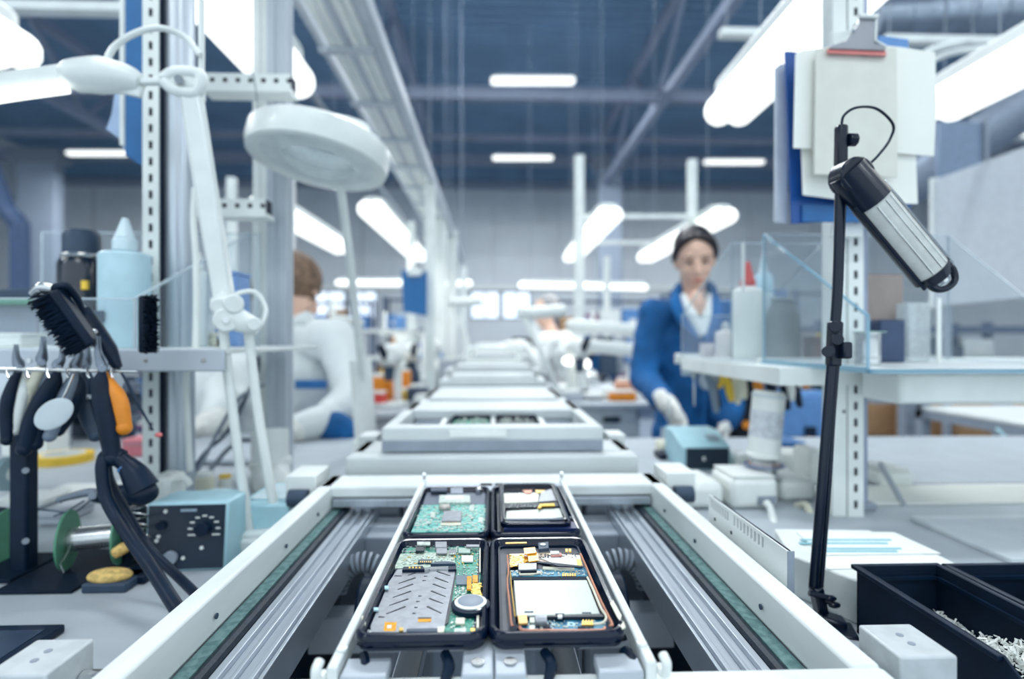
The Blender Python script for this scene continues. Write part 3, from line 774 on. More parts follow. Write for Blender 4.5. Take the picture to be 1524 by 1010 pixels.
chips(p3, 'dark_components', C3, (200, 220, 700, 415), H3, 25, CHIPD, 23, .0006, .002)
for bx in ((285, 292), (590, 240), (660, 330)): plate(p3, 'pale_chip', [(bx[0] - 18, bx[1] - 20), (bx[0] + 18, bx[1] - 20), (bx[0] + 16, bx[1] + 20), (bx[0] - 20, bx[1] + 20)], C3, H3 - .0008, .0008, CHIPW)

# --- phone 4: far right, two nested rims
p4 = thing('opened_phone', 'far right opened phone with nested rim, silver battery and yellow strip', 'phone', (.04, .56, ZB), GRP)
tub(p4, .0002, .0755, YC, YD, ZB)
H4 = .170
build('second_rim', MB().ring(.0085, .0690, YC + .010, YD - .004, .006, [(-.0008, ZB + .008), (.0016, ZB + .010), (.0018, ZB + .0135), (0, ZB + .0145), (-.0016, ZB + .0135), (-.002, ZB + .0085)], n=6), CASE, p4, ang=60)
build('chrome_edge', MB().ring(.0105, .0670, YC + .020, YD - .006, .004, [(0, ZB + .0125), (.0009, ZB + .0138), (0, ZB + .0148), (-.0009, ZB + .0138)], n=5), STEEL, p4, ang=60)
plate(p4, 'lower_band', [(850, 350), (1390, 345), (1420, 398), (840, 405)], C3, H4 - .002, .003, mat('navy_band', (20, 38, 84), .35))
plate(p4, 'battery', [(860, 262), (1285, 240), (1345, 330), (850, 345)], C3, H4 - .002, .003, BATT, bevel=.0005)
plate(p4, 'dark_floor', [(845, 90), (1245, 88), (1330, 330), (845, 345)], C3, H4 + .001, .001, NAVY)
plate(p4, 'upper_can', [(830, 125), (1120, 120), (1110, 190), (840, 200)], C3, H4 - .001, .002, mat('soft_foil', (206, 208, 198), .4, .3, var=.1, scale=200), bevel=.0004)
plate(p4, 'slanted_can', [(1130, 118), (1215, 88), (1260, 180), (1115, 190)], C3, H4 - .0022, .001, SHIELD)
plate(p4, 'dark_strip', [(848, 210), (1280, 195), (1290, 225), (850, 240)], C3, H4 - .0024, .001, BLACK)
plate(p4, 'yellow_strip', [(1120, 206), (1235, 200), (1240, 220), (1140, 222), (1130, 238), (1102, 238)], C3, H4 - .0045, .001, YELLOW, bevel=.0002)
plate(p4, 'copper_strip', [(985, 100), (1060, 98), (1055, 122), (1010, 124)], C3, H4 - .002, .0008, COPPER)
plate(p4, 'orange_strip', [(1085, 100), (1160, 100), (1150, 118), (1095, 120)], C3, H4 - .002, .0008, GOLD)
plate(p4, 'orange_dot', [(1296, 286), (1324, 286), (1326, 304), (1298, 304)], C3, H4 - .002, .001, ORANGE)
plate(p4, 'pull_tab', [(1190, 322), (1290, 312), (1380, 300), (1370, 320), (1290, 330), (1200, 334)], C3, H4 - .0032, .0005, BLACK)
chips(p4, 'small_components', C3, (860, 100, 1110, 130), H4, 30, CHIPD, 31, .0008, .0024)
chips(p4, 'strip_components', C3, (880, 212, 1090, 236), H4 - .0025, 24, CHIPW, 32, .0006, .0016)

# phones lying in the raised frame behind
for i, (x0, x1, m_, lab) in enumerate(((-.075, -.003, PCBG, 'blurred opened phone with pale circuits in the raised grey frame, left one'), (.003, .080, NAVY, 'blurred opened phone with dark rim in the raised grey frame, right one'))):
    t = thing('opened_phone', lab, 'phone', ((x0 + x1) / 2, .95, CZ - .153), 'opened phones farther down the line')
    build('case_rim', MB().ring(x0 + .003, x1 - .003, 0.885, 1.02, .008, [(0, CZ - .151), (.003, CZ - .145), (.001, CZ - .139), (-.003, CZ - .146)], n=4), CASE, t, ang=60)
    build('floor_plate', MB().prism(rrect(x0 + .002, x1 - .002, 0.885, 1.02, .008, 4), CZ - .153, CZ - .148), m_, t)
    rnd = random.Random(i); mb = MB()
    for k in range(60):
        x = rnd.uniform(x0 + .008, x1 - .01); y = rnd.uniform(.895, 1.01); a = rnd.uniform(.001, .005); mb.box(x, x + a, y, y + a, CZ - .149, CZ - .143)
    build('small_components', mb, CHIPW, t, kind='stuff')
t = thing('phone_carrier', 'pale carrier tray under the blurred phones in the raised frame', 'tray', (0, .95, CZ - .16))
for x in (-.088, -.001, .087): build('rail', MB().box(x - .005, x + .005, .87, 1.03, CZ - .158, CZ - .146), WHITE, t, bevel=.001)
build('base_plate', MB().box(-.147, .147, .87, 1.03, CZ - .166, CZ - .160), MIDGREY, t)


# ------------------------------------------------------------ benches and posts
HB = .27
ZBN = CZ - HB
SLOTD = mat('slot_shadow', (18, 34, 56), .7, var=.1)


def bench(x0, x1, y0, y1, z, label, th=.025, legs=True, m=None, fx=None):
    r = thing('workbench', label, 'bench', ((x0 + x1) / 2, (y0 + y1) / 2, 0), 'workbenches along the line')
    build('bench_top', MB().box(x0, x1, y0, y1, z - th, z), m or GREY, r, bevel=.003)
    ff = MB()
    build('apron', MB().box(x0 + .03, x1 - .03, y0 + .03, y0 + .06, z - th - .05, z - th), ALU_MATT, r)
    build('apron', MB().box(x0 + .03, x1 - .03, y1 - .06, y1 - .03, z - th - .05, z - th), ALU_MATT, r)
    for x in (x0 + .05, x1 - .05):
        for y_ in (y0 + .05, y1 - .05):
            build('leg', MB().box(x - .02, x + .02, y_ - .02, y_ + .02, 0, z - th), ALU_MATT, r, bevel=.002)
    return r


bench(-1.6, -.262, .22, 1.62, ZBN, 'grey topped workbench filling the lower left, under the soldering tools')
bench(.262, 1.9, .22, 1.50, ZBN, 'grey topped workbench at lower right, under the bins and papers')
for i, (s, y0, y1) in enumerate(((-1, 2.25, 3.7), (-1, 4.1, 5.5), (1, 2.55, 3.75), (1, 4.75, 6.0))):
    bench(min(s * .30, s * 1.0), max(s * .30, s * 1.0), y0, y1, CZ - .30, ('workbench farther down the line, left side, ' if s < 0 else 'workbench farther down the line, right side, ') + ('nearer one' if y0 < 3 else 'farther one'))


def slotted(x, y, z0, z1, label, w=.024, side=.03, pitch=.025, face=-1):
    """slotted upright: front strip pierced by a row of slots, deep side"""
    r = thing('slotted_post', label, 'post', (x, y, z0), 'slotted posts')
    hw = w / 2; s1, s2 = x - .003, x + .003
    b = MB()
    b.box(x - hw, s1, y, y + .002, z0, z1); b.box(s2, x + hw, y, y + .002, z0, z1)
    z = z0
    while z < z1:
        b.box(s1, s2, y, y + .002, z, min(z + pitch - .0125, z1)); z += pitch
    build('slotted_face', b, WHITE, r)
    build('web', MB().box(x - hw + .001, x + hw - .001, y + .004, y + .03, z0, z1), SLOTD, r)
    return r


def alu_post(x, y, z0, z1, w, label, m=None, round_=False, g='aluminium posts along the benches'):
    r = thing('aluminium_post', label, 'post', (x, y, z0), g)
    if round_:
        b = MB()
        pl = []
        for k in range(36):
            a = 2 * math.pi * k / 36; rr = w / 2 * (1 - (.10 if k % 6 == 0 else 0)); pl.append((x + rr * math.cos(a), y + rr * math.sin(a)))
        b.prism(pl, z0, z1); build('tube', b, m or ALU, r, ang=25)
    else:
        g_ = w * .11; h = w / 2; d = w * .08
        pl = []
        for k in range(4):      # extruded profile with a groove on every side
            a = k * math.pi / 2; c, s = math.cos(a), math.sin(a)
            for u, v in ((-h, -h), (-g_, -h), (-g_, -h + d), (g_, -h + d), (g_, -h), (h, -h)):
                if not (u == -h and k > 0) : pl.append((x + u * c - v * s, y + u * s + v * c))
        pl = pl[:-1] if (Vector(pl[0]) - Vector(pl[-1])).length < 1e-6 else pl
        build('extrusion', MB().prism(pl, z0, z1), m or WHITE, r, bevel=.001)
    build('foot_plate', MB().box(x - w * .8, x + w * .8, y - w * .8, y + w * .8, z0, z0 + .012), MIDGREY, r, bevel=.002)
    return r


# left posts
xl = P(224, 0, .85).x
slotted(xl, .85, 0, 2.35, 'white slotted post behind the brushes and bottles, at the left')
alu_post(P(263, 0, .88).x, .885, 0, 2.35, .046, 'shiny round aluminium post beside the left slotted post', ALU, True)
alu_post(P(393, 0, 1.1).x - .005, 1.12, 0, 2.5, .036, 'white square post at the left with a slotted cross bar, behind the swing lamp', WHITE)
alu_post(P(417, 0, 1.1).x, 1.10, 0, 2.5, .038, 'grooved aluminium post just left of the round magnifier lamp', ALU_MATT)
t = thing('pipe_elbow', 'thick white plastic pipe bend at the foot of the grooved post', 'pipe', P(415, 715, 1.0))
build('pipe', MB().tube([P(402, 640, 1.04), P(403, 700, 1.02), P(412, 728, .98), P(440, 742, .94), P(470, 742, .92)], .033, 18), WHITE, t)
build('collar', MB().cyl(P(402, 682, 1.03), P(403, 694, 1.03), .037, n=20), WHITE2, t, bevel=.002)
for zy, lab, xx0, xx1 in ((305, 'white slotted cross bar joining the left posts, at bottle height', 280, 395), (118, 'white slotted cross bar joining the left posts, near the top', 300, 432)):
    a = P(xx0, zy, 1.0); b = P(xx1, zy, 1.0)
    t = thing('cross_bar', lab, 'bar', a, 'slotted cross bars')
    m = MB(); h = .012; z = a.z
    m.box(a.x, b.x, 1.0, 1.002, z + .004, z + h); m.box(a.x, b.x, 1.0, 1.002, z - h, z - .004)
    x = a.x
    while x < b.x:
        m.box(x, min(x + .014, b.x), 1.0, 1.002, z - .004, z + .004); x += .0225
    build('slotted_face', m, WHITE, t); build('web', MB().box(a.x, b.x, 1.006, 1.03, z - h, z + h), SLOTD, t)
    build('lower_flange', MB().box(a.x, b.x, 1.0, 1.04, z - h - .008, z - h), WHITE, t)
# right post: from the bench, hidden by the papers higher up
xr = P(1274, 0, .82).x
slotted(xr, .82, ZBN, 2.2, 'white slotted post at the right, between black lamp and cardboard boxes')
t = thing('post_cover', 'plain white cover plate on the left of the right slotted post', 'panel', (xr, .83, ZBN))
build('plate', MB().box(xr - .035, xr - .0125, .822, .85, ZBN, 2.2), WHITE, t, bevel=.001)
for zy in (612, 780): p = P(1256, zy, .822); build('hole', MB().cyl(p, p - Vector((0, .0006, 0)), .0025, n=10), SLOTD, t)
alu_post(xr + .028, .87, ZBN, 2.2, .03, 'blue grey aluminium post right behind the right slotted post', mat('blue_grey_paint', (158, 170, 192), .5))
# white posts down the hall
k = 0
for x, y_, w_, z_, lab in ((P(862, 0, 3.5).x, 3.5, .055, 2.42, 'white bench post rising left of the woman behind the crosswise lamp'), (P(1034, 0, 3.5).x, 3.55, .05, 2.42, 'white bench post rising above the head of the woman'),
                 (P(640, 0, 3.5).x, 3.5, .06, 2.3, 'white bench post right of the hanging blue folder'), (P(656, 0, 4.6).x, 4.6, .09, 2.3, 'thick white bench post in the middle cluster, second'),
                 (P(672, 0, 5.2).x, 5.3, .09, 2.3, 'thick white bench post in the middle cluster, third'), (P(431, 0, 2.6).x, 2.6, .04, 2.0, 'white bench post rising behind the brown-haired worker'),
                 (P(903, 0, 5.6).x, 5.6, .06, 2.1, 'thin white bench post right of the grey-haired worker'), (P(612, 0, 4.0).x, 4.0, .05, 2.1, 'thin white bench post behind the blue folder'),
                 (P(690, 0, 6.5).x, 6.5, .06, 2.1, 'farthest white bench post of the middle cluster'), (P(345, 0, 2.6).x, 2.6, .035, 2.0, 'thin white bench post seen between the two left posts')):
    alu_post(x, y_, 0, z_, w_, lab, WHITE, g='white bench posts down the hall')
for x0, x1, py, Y, lab in ((868, 1030, 322, 3.5, 'thin white rail joining the two posts beside the woman, upper'), (880, 975, 361, 4.2, 'thin white rail beside the slanting lamp, lower')):
    a = P(x0, py, Y); b = P(x1, py, Y); tag(build('cross_rail', MB().bar(a, b, .02, .03), WHITE, None, bevel=.002), lab, 'rail', 'thin cross rails')

# ------------------------------------------------------------ cable tray overhead
t = thing('cable_tray', 'long white cable tray running overhead toward the far wall', 'tray', (-.48, .5, CZ + .98))
ZT = CZ + 1.0
for x, w_ in ((-.575, .02), (-.385, .04)): build('side_rail', MB().box(x - w_ / 2, x + w_ / 2, .3, 7.0, ZT - .02, ZT + .035), ALU_MATT, t, bevel=.003)
y_ = .6
k = 0
while y_ < 7:
    build('rung', MB().box(-.585, -.40, y_, y_ + .03, ZT - .035, ZT - .02), ALU_MATT, t); y_ += .42
for i, (x, r_, m_) in enumerate(((-.545, .012, WHITE), (-.515, .012, WHITE), (-.488, .010, ALU_MATT), (-.462, .014, WHITE), (-.43, .014, WHITE))):
    tag(build('cable', MB().tube([(x, .3, ZT - .006), (x + .004, 2, ZT - .008), (x - .004, 4, ZT - .006), (x, 7, ZT - .006)], r_, 8), m_),
        ['white cable bundle lying at the left edge of the cable tray', 'second white cable bundle from the left in the cable tray', 'grey conduit in the middle of the cable tray', 'thick white cable bundle right of the grey conduit in the tray', 'thick white cable bundle at the right edge of the tray'][i], 'cable', 'cables in the overhead tray')
tag(build('conduit', MB().tube([(-.74, .3, CZ + 1.0), (-.70, 3, CZ + .95), (-.66, 6.5, CZ + .9)], .012, 8), MIDGREY), 'thin grey conduit sloping beside the overhead cable tray', 'pipe')
for y_ in (5.0, 6.6):
    for x in (-.575, -.385): build('hanger_rod', MB().cyl((x, y_, ZT + .03), (x, y_, CZ + 5.5), .002, n=6), MIDGREY, t)

# ------------------------------------------------------------ ducts at upper right
DUCT = mat('zinc_duct', (150, 162, 176), .35, .75, var=.12, scale=6)
t = thing('air_duct', 'wide silver spiral air duct at the top right', 'duct', (4.2, 3.4, 3.6))
pts = [P(1290, 30, 3.6), P(1400, 20, 3.6), P(1700, 8, 3.6)]
build('duct', MB().cyl(pts[0], pts[2], .16, n=28), DUCT, t)
sm = MB()
for k in range(10):
    c = pts[0].lerp(pts[2], k / 9); d = (pts[2] - pts[0]).normalized(); sm.cyl(c - d * .006, c + d * .006, .166, n=28)
build('seam', sm, DUCT, t, kind='stuff')
t = thing('air_duct', 'dull flexible air duct right of the clipboard papers', 'duct', P(1350, 280, 4.4))
build('duct', MB().tube([P(1280, 330, 4.6), P(1345, 282, 4.4), P(1410, 238, 4.2), P(1480, 190, 4.0), P(1600, 110, 3.7)], .16, 20), mat('dull_duct', (140, 152, 168), .5, .4), t)
t = thing('hanging_panel', 'dull blue grey metal panel above the large pale board', 'panel', P(1435, 220, 3.4))
a = P(1395, 250, 3.4); b = P(1480, 172, 3.3)
build('panel', MB().box(a.x, b.x, 3.38, 3.42, a.z - .12, b.z), mat('blue_grey_sheet', (122, 140, 164), .5), t, bevel=.01)
build('edge_strip', MB().box(b.x, b.x + .02, 3.36, 3.42, a.z - .12, b.z + .01), MIDGREY, t)
for x in (a.x + .05, b.x - .05): build('hanger', MB().cyl((x, 3.4, b.z), (x, 3.4, CZ + 5.5), .005, n=6), MIDGREY, t)
t = thing('wall_lamp', 'small lit lamp at the right edge above the large pale board', 'lamp', P(1515, 195, 5.0))
m = MB(); m.cap(P(1506, 200, 5), P(1600, 178, 5), .05); build('diffuser', m, LAMP, t)
build('housing', MB().box(P(1500, 0, 5).x, P(1600, 0, 5).x, 4.98, 5.1, P(0, 186, 5).z, P(0, 176, 5).z), WHITE, t)
for i, (pp, lab) in enumerate((([(1330, 135, 1.9), (1345, 105, 1.9), (1385, 75, 1.9), (1440, 60, 1.9)], 'pale curved cable above the right tube lamp, outer loop'), ([(1345, 128, 1.95), (1372, 100, 1.95), (1410, 80, 1.95), (1460, 72, 1.95)], 'pale curved cable above the right tube lamp, inner loop'))):
    tag(build('lamp_cable', MB().tube([P(*p) for p in pp], .012, 8), WHITE), lab, 'cable', 'cables of the right lamp')
def carrier(x0, x1, y_, z_, lab):
    t = thing('lamp_carrier_rail', lab, 'rail', (x0, y_, z_), 'white lamp carrier rails')
    build('rail', MB().box(x0, x1, y_, y_ + .05, z_ - .017, z_ + .017), WHITE, t, bevel=.004)
    for x in (x0 + .03, x1 - .03): build('hanger', MB().cyl((x, y_ + .025, z_), (x, y_ + .025, CZ + 5.5), .003, n=6), MIDGREY, t)


a = P(1320, 55, 2.4); carrier(a.x, a.x + 1.2, 2.4, a.z, 'white rail crossing under the silver duct at upper right')
a = P(1075, 45, 2.4); carrier(a.x, P(1190, 45, 2.4).x, 2.4, a.z, 'short white rail left of the large right tube lamp')
a = P(0, 5, 2.0); carrier(a.x - .3, P(182, 5, 2.0).x, 2.0, a.z, 'white rail along the top left edge above the blue folders')
# large pale board on the right, along the aisle
t = thing('pale_board', 'large pale grey board standing high at the right edge', 'board', (2.42, 2.4, CZ + .18))
BZ = CZ
build('panel', MB().add([(2.4, 1.7, BZ + .20), (2.4, 2.93, BZ + .175), (2.4, 2.93, BZ + .87), (2.4, 1.7, BZ + .87), (2.44, 1.7, BZ + .20), (2.44, 2.93, BZ + .175), (2.44, 2.93, BZ + .87), (2.44, 1.7, BZ + .87)],
                        [(0, 1, 2, 3), (7, 6, 5, 4), (0, 4, 5, 1), (1, 5, 6, 2), (2, 6, 7, 3), (3, 7, 4, 0)]), mat('pale_board_face', (182, 190, 198), .55, var=.04), t, bevel=.006)
build('edge_strip', MB().box(2.39, 2.45, 2.92, 2.94, BZ + .17, BZ + .88), WHITE, t)
for y_ in (1.85, 2.85): build('stand_leg', MB().box(2.41, 2.44, y_, y_ + .03, 0, BZ + .2), MIDGREY, t)
# blue downpipe at far left
t = thing('down_pipe', 'dark blue grey pipe coming down at the far left edge', 'pipe', P(25, 400, 6))
build('pipe', MB().tube([P(-60, 120, 6), P(0, 290, 6), P(25, 330, 6), P(30, 360, 6), P(30, 585, 6)], .09, 14), mat('pipe_paint', (64, 86, 120), .5), t)

# ------------------------------------------------------------ storage racks and clutter along the far side
rnd = random.Random(5)
BOXM = [BLUE, mat('navy_bin', (38, 60, 98), .5), BLUEL, MIDGREY, CARD, WHITE, DARKGREY, mat('teal_bin', (70, 110, 140), .5), mat('plum_bin', (120, 70, 110), .5)]
RACKM = mat('rack_paint', (56, 78, 110), .5)


BINN = ['bright blue', 'navy', 'pale blue', 'mid grey', 'cardboard brown', 'white', 'dark grey', 'teal', 'plum']
ORD = ['lowest', 'second', 'third', 'fourth']


PLC = {'storage rack full of bins, leftmost along the far side': 'far leftmost rack', 'storage rack with coloured bins behind the brown-haired worker': 'rack behind the brown-haired worker',
       'storage rack behind the blue folder': 'rack behind the blue folder', 'storage rack behind the grey-haired worker': 'rack behind the grey-haired worker', 'storage rack behind the woman in the blue coat': 'rack behind the woman',
       'storage rack seen through the clear boxes at right': 'rack behind the right clear boxes', 'dark blue storage rack under the large pale board, nearest': 'nearest rack under the pale board',
       'dark blue storage rack under the large pale board, middle': 'middle rack under the pale board', 'dark blue storage rack under the large pale board, rearmost': 'rearmost rack under the pale board',
       'dark storage rack at the left edge behind the thermos': 'left edge rack', 'dark storage rack at the left, second from the edge': 'second left rack', 'dark storage rack at the left, third from the edge': 'third left rack'}


def rack(x0, x1, y, z1, lab, n=4, fill=.8, sh=None):
    r = thing('storage_rack', lab, 'shelving', ((x0 + x1) / 2, y, 0), 'storage racks along the far side')
    for x in (x0, x1):
        for yy in (y, y + .5): build('post', MB().box(x - .03, x + .03, yy - .03, yy + .03, 0, z1), RACKM, r)
    zs = [.15 + (z1 - .2) * i / (n - 1) for i in range(n)]
    for z in zs: build('shelf', MB().box(x0, x1, y, y + .5, z - .03, z), RACKM if not sh else sh, r)
    gap = (z1 - .2) / (n - 1)
    for i, z in enumerate(zs[:-1]):
        x = x0 + .06; nb = 0
        while x < x1 - .4:
            w_ = rnd.uniform(.3, .55); h_ = rnd.uniform(.5, .85) * (gap - .05)
            if rnd.random() < fill:
                bi = rnd.randrange(len(BOXM)); m_ = BOXM[bi]; nb += 1
                place = PLC[lab]
                t = thing('storage_bin', '%s bin, %s on the %s shelf of %s' % (BINN[bi], ['first', 'second', 'third', 'fourth', 'fifth', 'sixth', 'seventh', 'eighth'][nb - 1], ORD[i], 'the ' + place), 'bin', (x + w_ / 2, y + .2, z), 'storage bins on the far racks')
                bb = MB(); bb.box(x, x + w_ - .03, y + .02, y + .4, z, z + h_); build('body', bb, m_, t, bevel=.01)
                build('label_card', MB().box(x + w_ * .3, x + w_ * .6, y + .012, y + .02, z + h_ * .3, z + h_ * .55), PAPER, t)
            x += w_


rack(-6.6, -4.6, 11.5, 2.0, 'storage rack full of bins, leftmost along the far side')
rack(-4.4, -2.6, 11.8, 2.1, 'storage rack with coloured bins behind the brown-haired worker')
rack(-2.4, -1.0, 12.2, 2.2, 'storage rack behind the blue folder')
rack(1.3, 3.2, 11.2, 2.1, 'storage rack behind the grey-haired worker')
rack(3.5, 5.4, 10.8, 2.2, 'storage rack behind the woman in the blue coat')
rack(5.7, 7.6, 10.2, 2.2, 'storage rack seen through the clear boxes at right')
for i in range(3):
    rack(2.9 + .0 * i, 4.9, 3.9 + .9 * i, [1.38, 1.42, 1.42][i], ['dark blue storage rack under the large pale board, nearest', 'dark blue storage rack under the large pale board, middle', 'dark blue storage rack under the large pale board, rearmost'][i], n=5, fill=.55)
for i, (x, y_) in enumerate(((-8.2, 6.8), (-6.3, 6.6), (-4.6, 6.9))):
    rack(x, x + 1.5, y_, [1.30, 1.36, 1.35][i], ['dark storage rack at the left edge behind the thermos', 'dark storage rack at the left, second from the edge', 'dark storage rack at the left, third from the edge'][i], n=4, fill=.7)
# cardboard boxes and pale table at right
for i, (px0, px1, py0, py1, Y, lab) in enumerate(((1288, 1342, 578, 655, 3.1, 'small cardboard box behind the right slotted post'), (1345, 1425, 575, 660, 3.0, 'tall cardboard box, middle one under the right shelf'),
                                  (1424, 1485, 570, 665, 2.9, 'cardboard box with a taped top, second from the right edge'), (1492, 1570, 568, 662, 3.0, 'dim cardboard box at the right edge under the shelf'), (1296, 1345, 560, 580, 3.6, 'flat cardboard box behind the others under the right shelf'))):
    a = P(px0, py1, Y); b = P(px1, py0, Y); a.z = P(0, 662, 3.0).z
    t = thing('cardboard_box', lab, 'box', (a.x, Y, a.z), 'cardboard boxes at right')
    build('carton', MB().box(a.x, b.x, Y, Y + .32, a.z, b.z), CARD, t, bevel=.004)
    build('flap', MB().box(a.x, b.x, Y, Y + .15, b.z, b.z + .004), CARD, t); build('packing_tape', MB().box(a.x + (b.x - a.x) * .45, a.x + (b.x - a.x) * .55, Y - .001, Y + .3, b.z - .05, b.z + .0055), mat('packing_tape', (196, 164, 124), .3), t)
zl = P(0, 662, 3.0).z
t = thing('low_shelf', 'low dark shelf carrying the cardboard boxes at right', 'shelving', (2.6, 3.1, 0))
build('shelf', MB().box(1.9, 3.3, 2.85, 3.95, zl - .03, zl), DARKGREY, t)
for x in (1.95, 3.25):
    for y_ in (2.9, 3.9): build('leg', MB().box(x - .02, x + .02, y_ - .02, y_ + .02, 0, zl - .03), MIDGREY, t)
t = thing('pale_table', 'grey framed table with a white top standing before the cardboard boxes', 'table', (2.2, 2.3, 0))
tz = P(0, 617, 2.5).z
build('table_top', MB().box(P(1362, 0, 2.6).x, 3.2, 1.75, 2.6, tz - .005, tz + .012), WHITE, t, bevel=.004)
build('frame_rail', MB().box(P(1362, 0, 2.6).x, 3.2, 1.74, 1.78, tz - .045, tz - .006), MIDGREY, t)
build('frame_rail', MB().box(P(1362, 0, 2.6).x, P(1362, 0, 2.6).x + .04, 1.74, 2.6, tz - .045, tz - .006), MIDGREY, t)
for x, y_ in ((P(1362, 0, 2.6).x, 2.6), (P(1362, 0, 2.6).x, 1.78), (3.1, 2.6), (3.1, 1.8)): build('leg', MB().box(x, x + .045, y_ - .04, y_, 0, tz + (.13 if y_ > 2 else -.01)), MIDGREY, t)
build('back_rail', MB().box(P(1290, 0, 2.6).x, P(1362, 0, 2.6).x + .05, 2.56, 2.6, P(0, 604, 2.6).z, P(0, 597, 2.6).z), MIDGREY, t)
for px, lab in ((1350, 'grey rack upright before the middle cardboard box'), (1492, 'grey rack upright between the two rightmost cardboard boxes')):
    p = P(px, 0, 2.75); tag(build('rack_upright', MB().box(p.x - .03, p.x + .03, 2.72, 2.78, 0, P(0, 570, 2.75).z), MIDGREY, None, bevel=.003), lab, 'post', 'grey rack uprights')
# bench 2 cabinet
a = P(838, 608, 2.58); b = P(952, 665, 2.58)
t = thing('drawer_cabinet', 'grey drawer cabinet with a black recessed handle under the far right bench', 'cabinet', (a.x, 2.6, 0))
build('body', MB().box(.33, b.x, 2.58, 3.1, .35, CZ - .33), mat('cabinet_paint', (190, 198, 200), .5), t, bevel=.004)
for zz0, zz1 in ((612, 660), (664, 730)): p0 = P(0, zz1, 2.58); p1_ = P(0, zz0, 2.58); build('drawer', MB().box(.345, b.x - .015, 2.57, 2.58, p0.z, p1_.z), mat('cabinet_paint', (190, 198, 200), .5), t, bevel=.002)
h0 = P(898, 628, 2.56); h1 = P(923, 620, 2.56); build('handle', MB().box(h0.x, h1.x, 2.555, 2.57, h0.z, h1.z), BLACK, t, bevel=.003)


# ------------------------------------------------------------ people
def person_body(name, label, J, head_c, head_rot, group=None, scale=1.0):
    """one continuous figure: capsules along the bones, fused by a voxel remesh. J: joints in hall coordinates"""
    m = MB()
    sc = scale
    sh = (J['shl'] + J['shr']) / 2; hip = (J['hipl'] + J['hipr']) / 2
    m.tube([hip, hip.lerp(sh, .35), hip.lerp(sh, .8), sh], [.13 * sc, .115 * sc, .13 * sc, .07 * sc], 18, True, 4, flat=.72)
    m.cap(J['shl'], J['shr'], .05 * sc); m.cap(J['hipl'], J['hipr'], .085 * sc)
    m.cyl(sh - Vector((0, 0, .02)), head_c - Vector((0, -.015, .06)), .056 * sc, .047 * sc)
    for s in 'lr':
        m.cap(J['sh' + s], J['el' + s], .047 * sc, .037 * sc); m.cap(J['el' + s], J['wr' + s], .036 * sc, .025 * sc)
        m.cap(J['hip' + s], J['kn' + s], .08 * sc, .055 * sc); m.cap(J['kn' + s], J['an' + s], .055 * sc, .035 * sc)
        a = J['an' + s]; d = J.get('toe', Vector((0, -1, 0)))
        m.cap(a + Vector((0, 0, -.02)), a + d * .16 + Vector((0, 0, -.035)), .035, .028)
    HM = Matrix.Translation(head_c) @ head_rot.to_4x4()
    m.M = HM
    m.ell((0, .012, .035), (.074, .094, .086), 24, 16)
    m.ell((0, -.018, -.035), (.060, .070, .080), 24, 16)
    m.ell((0, -.052, -.095), (.030, .028, .024), 14, 10)
    m.cyl((0, -.082, .012), (0, -.102, -.032), .007, .013, 10); m.ell((0, -.098, -.034), (.015, .014, .010), 12, 8)
    for s in (-1, 1):
        m.ell((s * .033, -.062, -.028), (.022, .020, .024), 12, 8); m.ell((s * .073, .008, -.012), (.008, .016, .028), 10, 8)
        m.ell((s * .032, -.074, .026), (.026, .012, .010), 12, 8)
    m.ell((0, -.082, -.062), (.024, .012, .012), 12, 8)
    m.M = Matrix()
    o = build(name, m, SKIN, None, mods=(('REMESH', dict(mode='VOXEL', voxel_size=.0075, use_smooth_shade=True)), ('SMOOTH', dict(iterations=3, factor=.5))))
    o['label'] = label; o['category'] = 'person'
    if group: o['group'] = group
    EYE = mat('eye_dark', (52, 42, 44), .3); LIP = mat('lips', (196, 116, 112), .45)
    e = MB(HM); b = MB(HM)
    for s, nm in ((-1, 'eye'), (1, 'eye')):
        e = MB(HM); e.ell((s * .031, -.082, .006), (.013, .007, .0045), 12, 8); build('eye', e, EYE, o)
        b = MB(HM); b.tube([(s * .014, -.092, .027), (s * .032, -.090, .033), (s * .050, -.078, .027)], [.0022, .003, .0015], 6); build('eyebrow', b, EYE, o)
    l = MB(HM); l.ell((0, -.094, -.063), (.021, .007, .0065), 12, 8); build('lips', l, LIP, o)
    return o, HM


def cloth(name, mb, m, parent, vox=.012, it=4):
    return build(name, mb, m, parent, mods=(('REMESH', dict(mode='VOXEL', voxel_size=vox, use_smooth_shade=True)), ('SMOOTH', dict(iterations=it, factor=.5))))


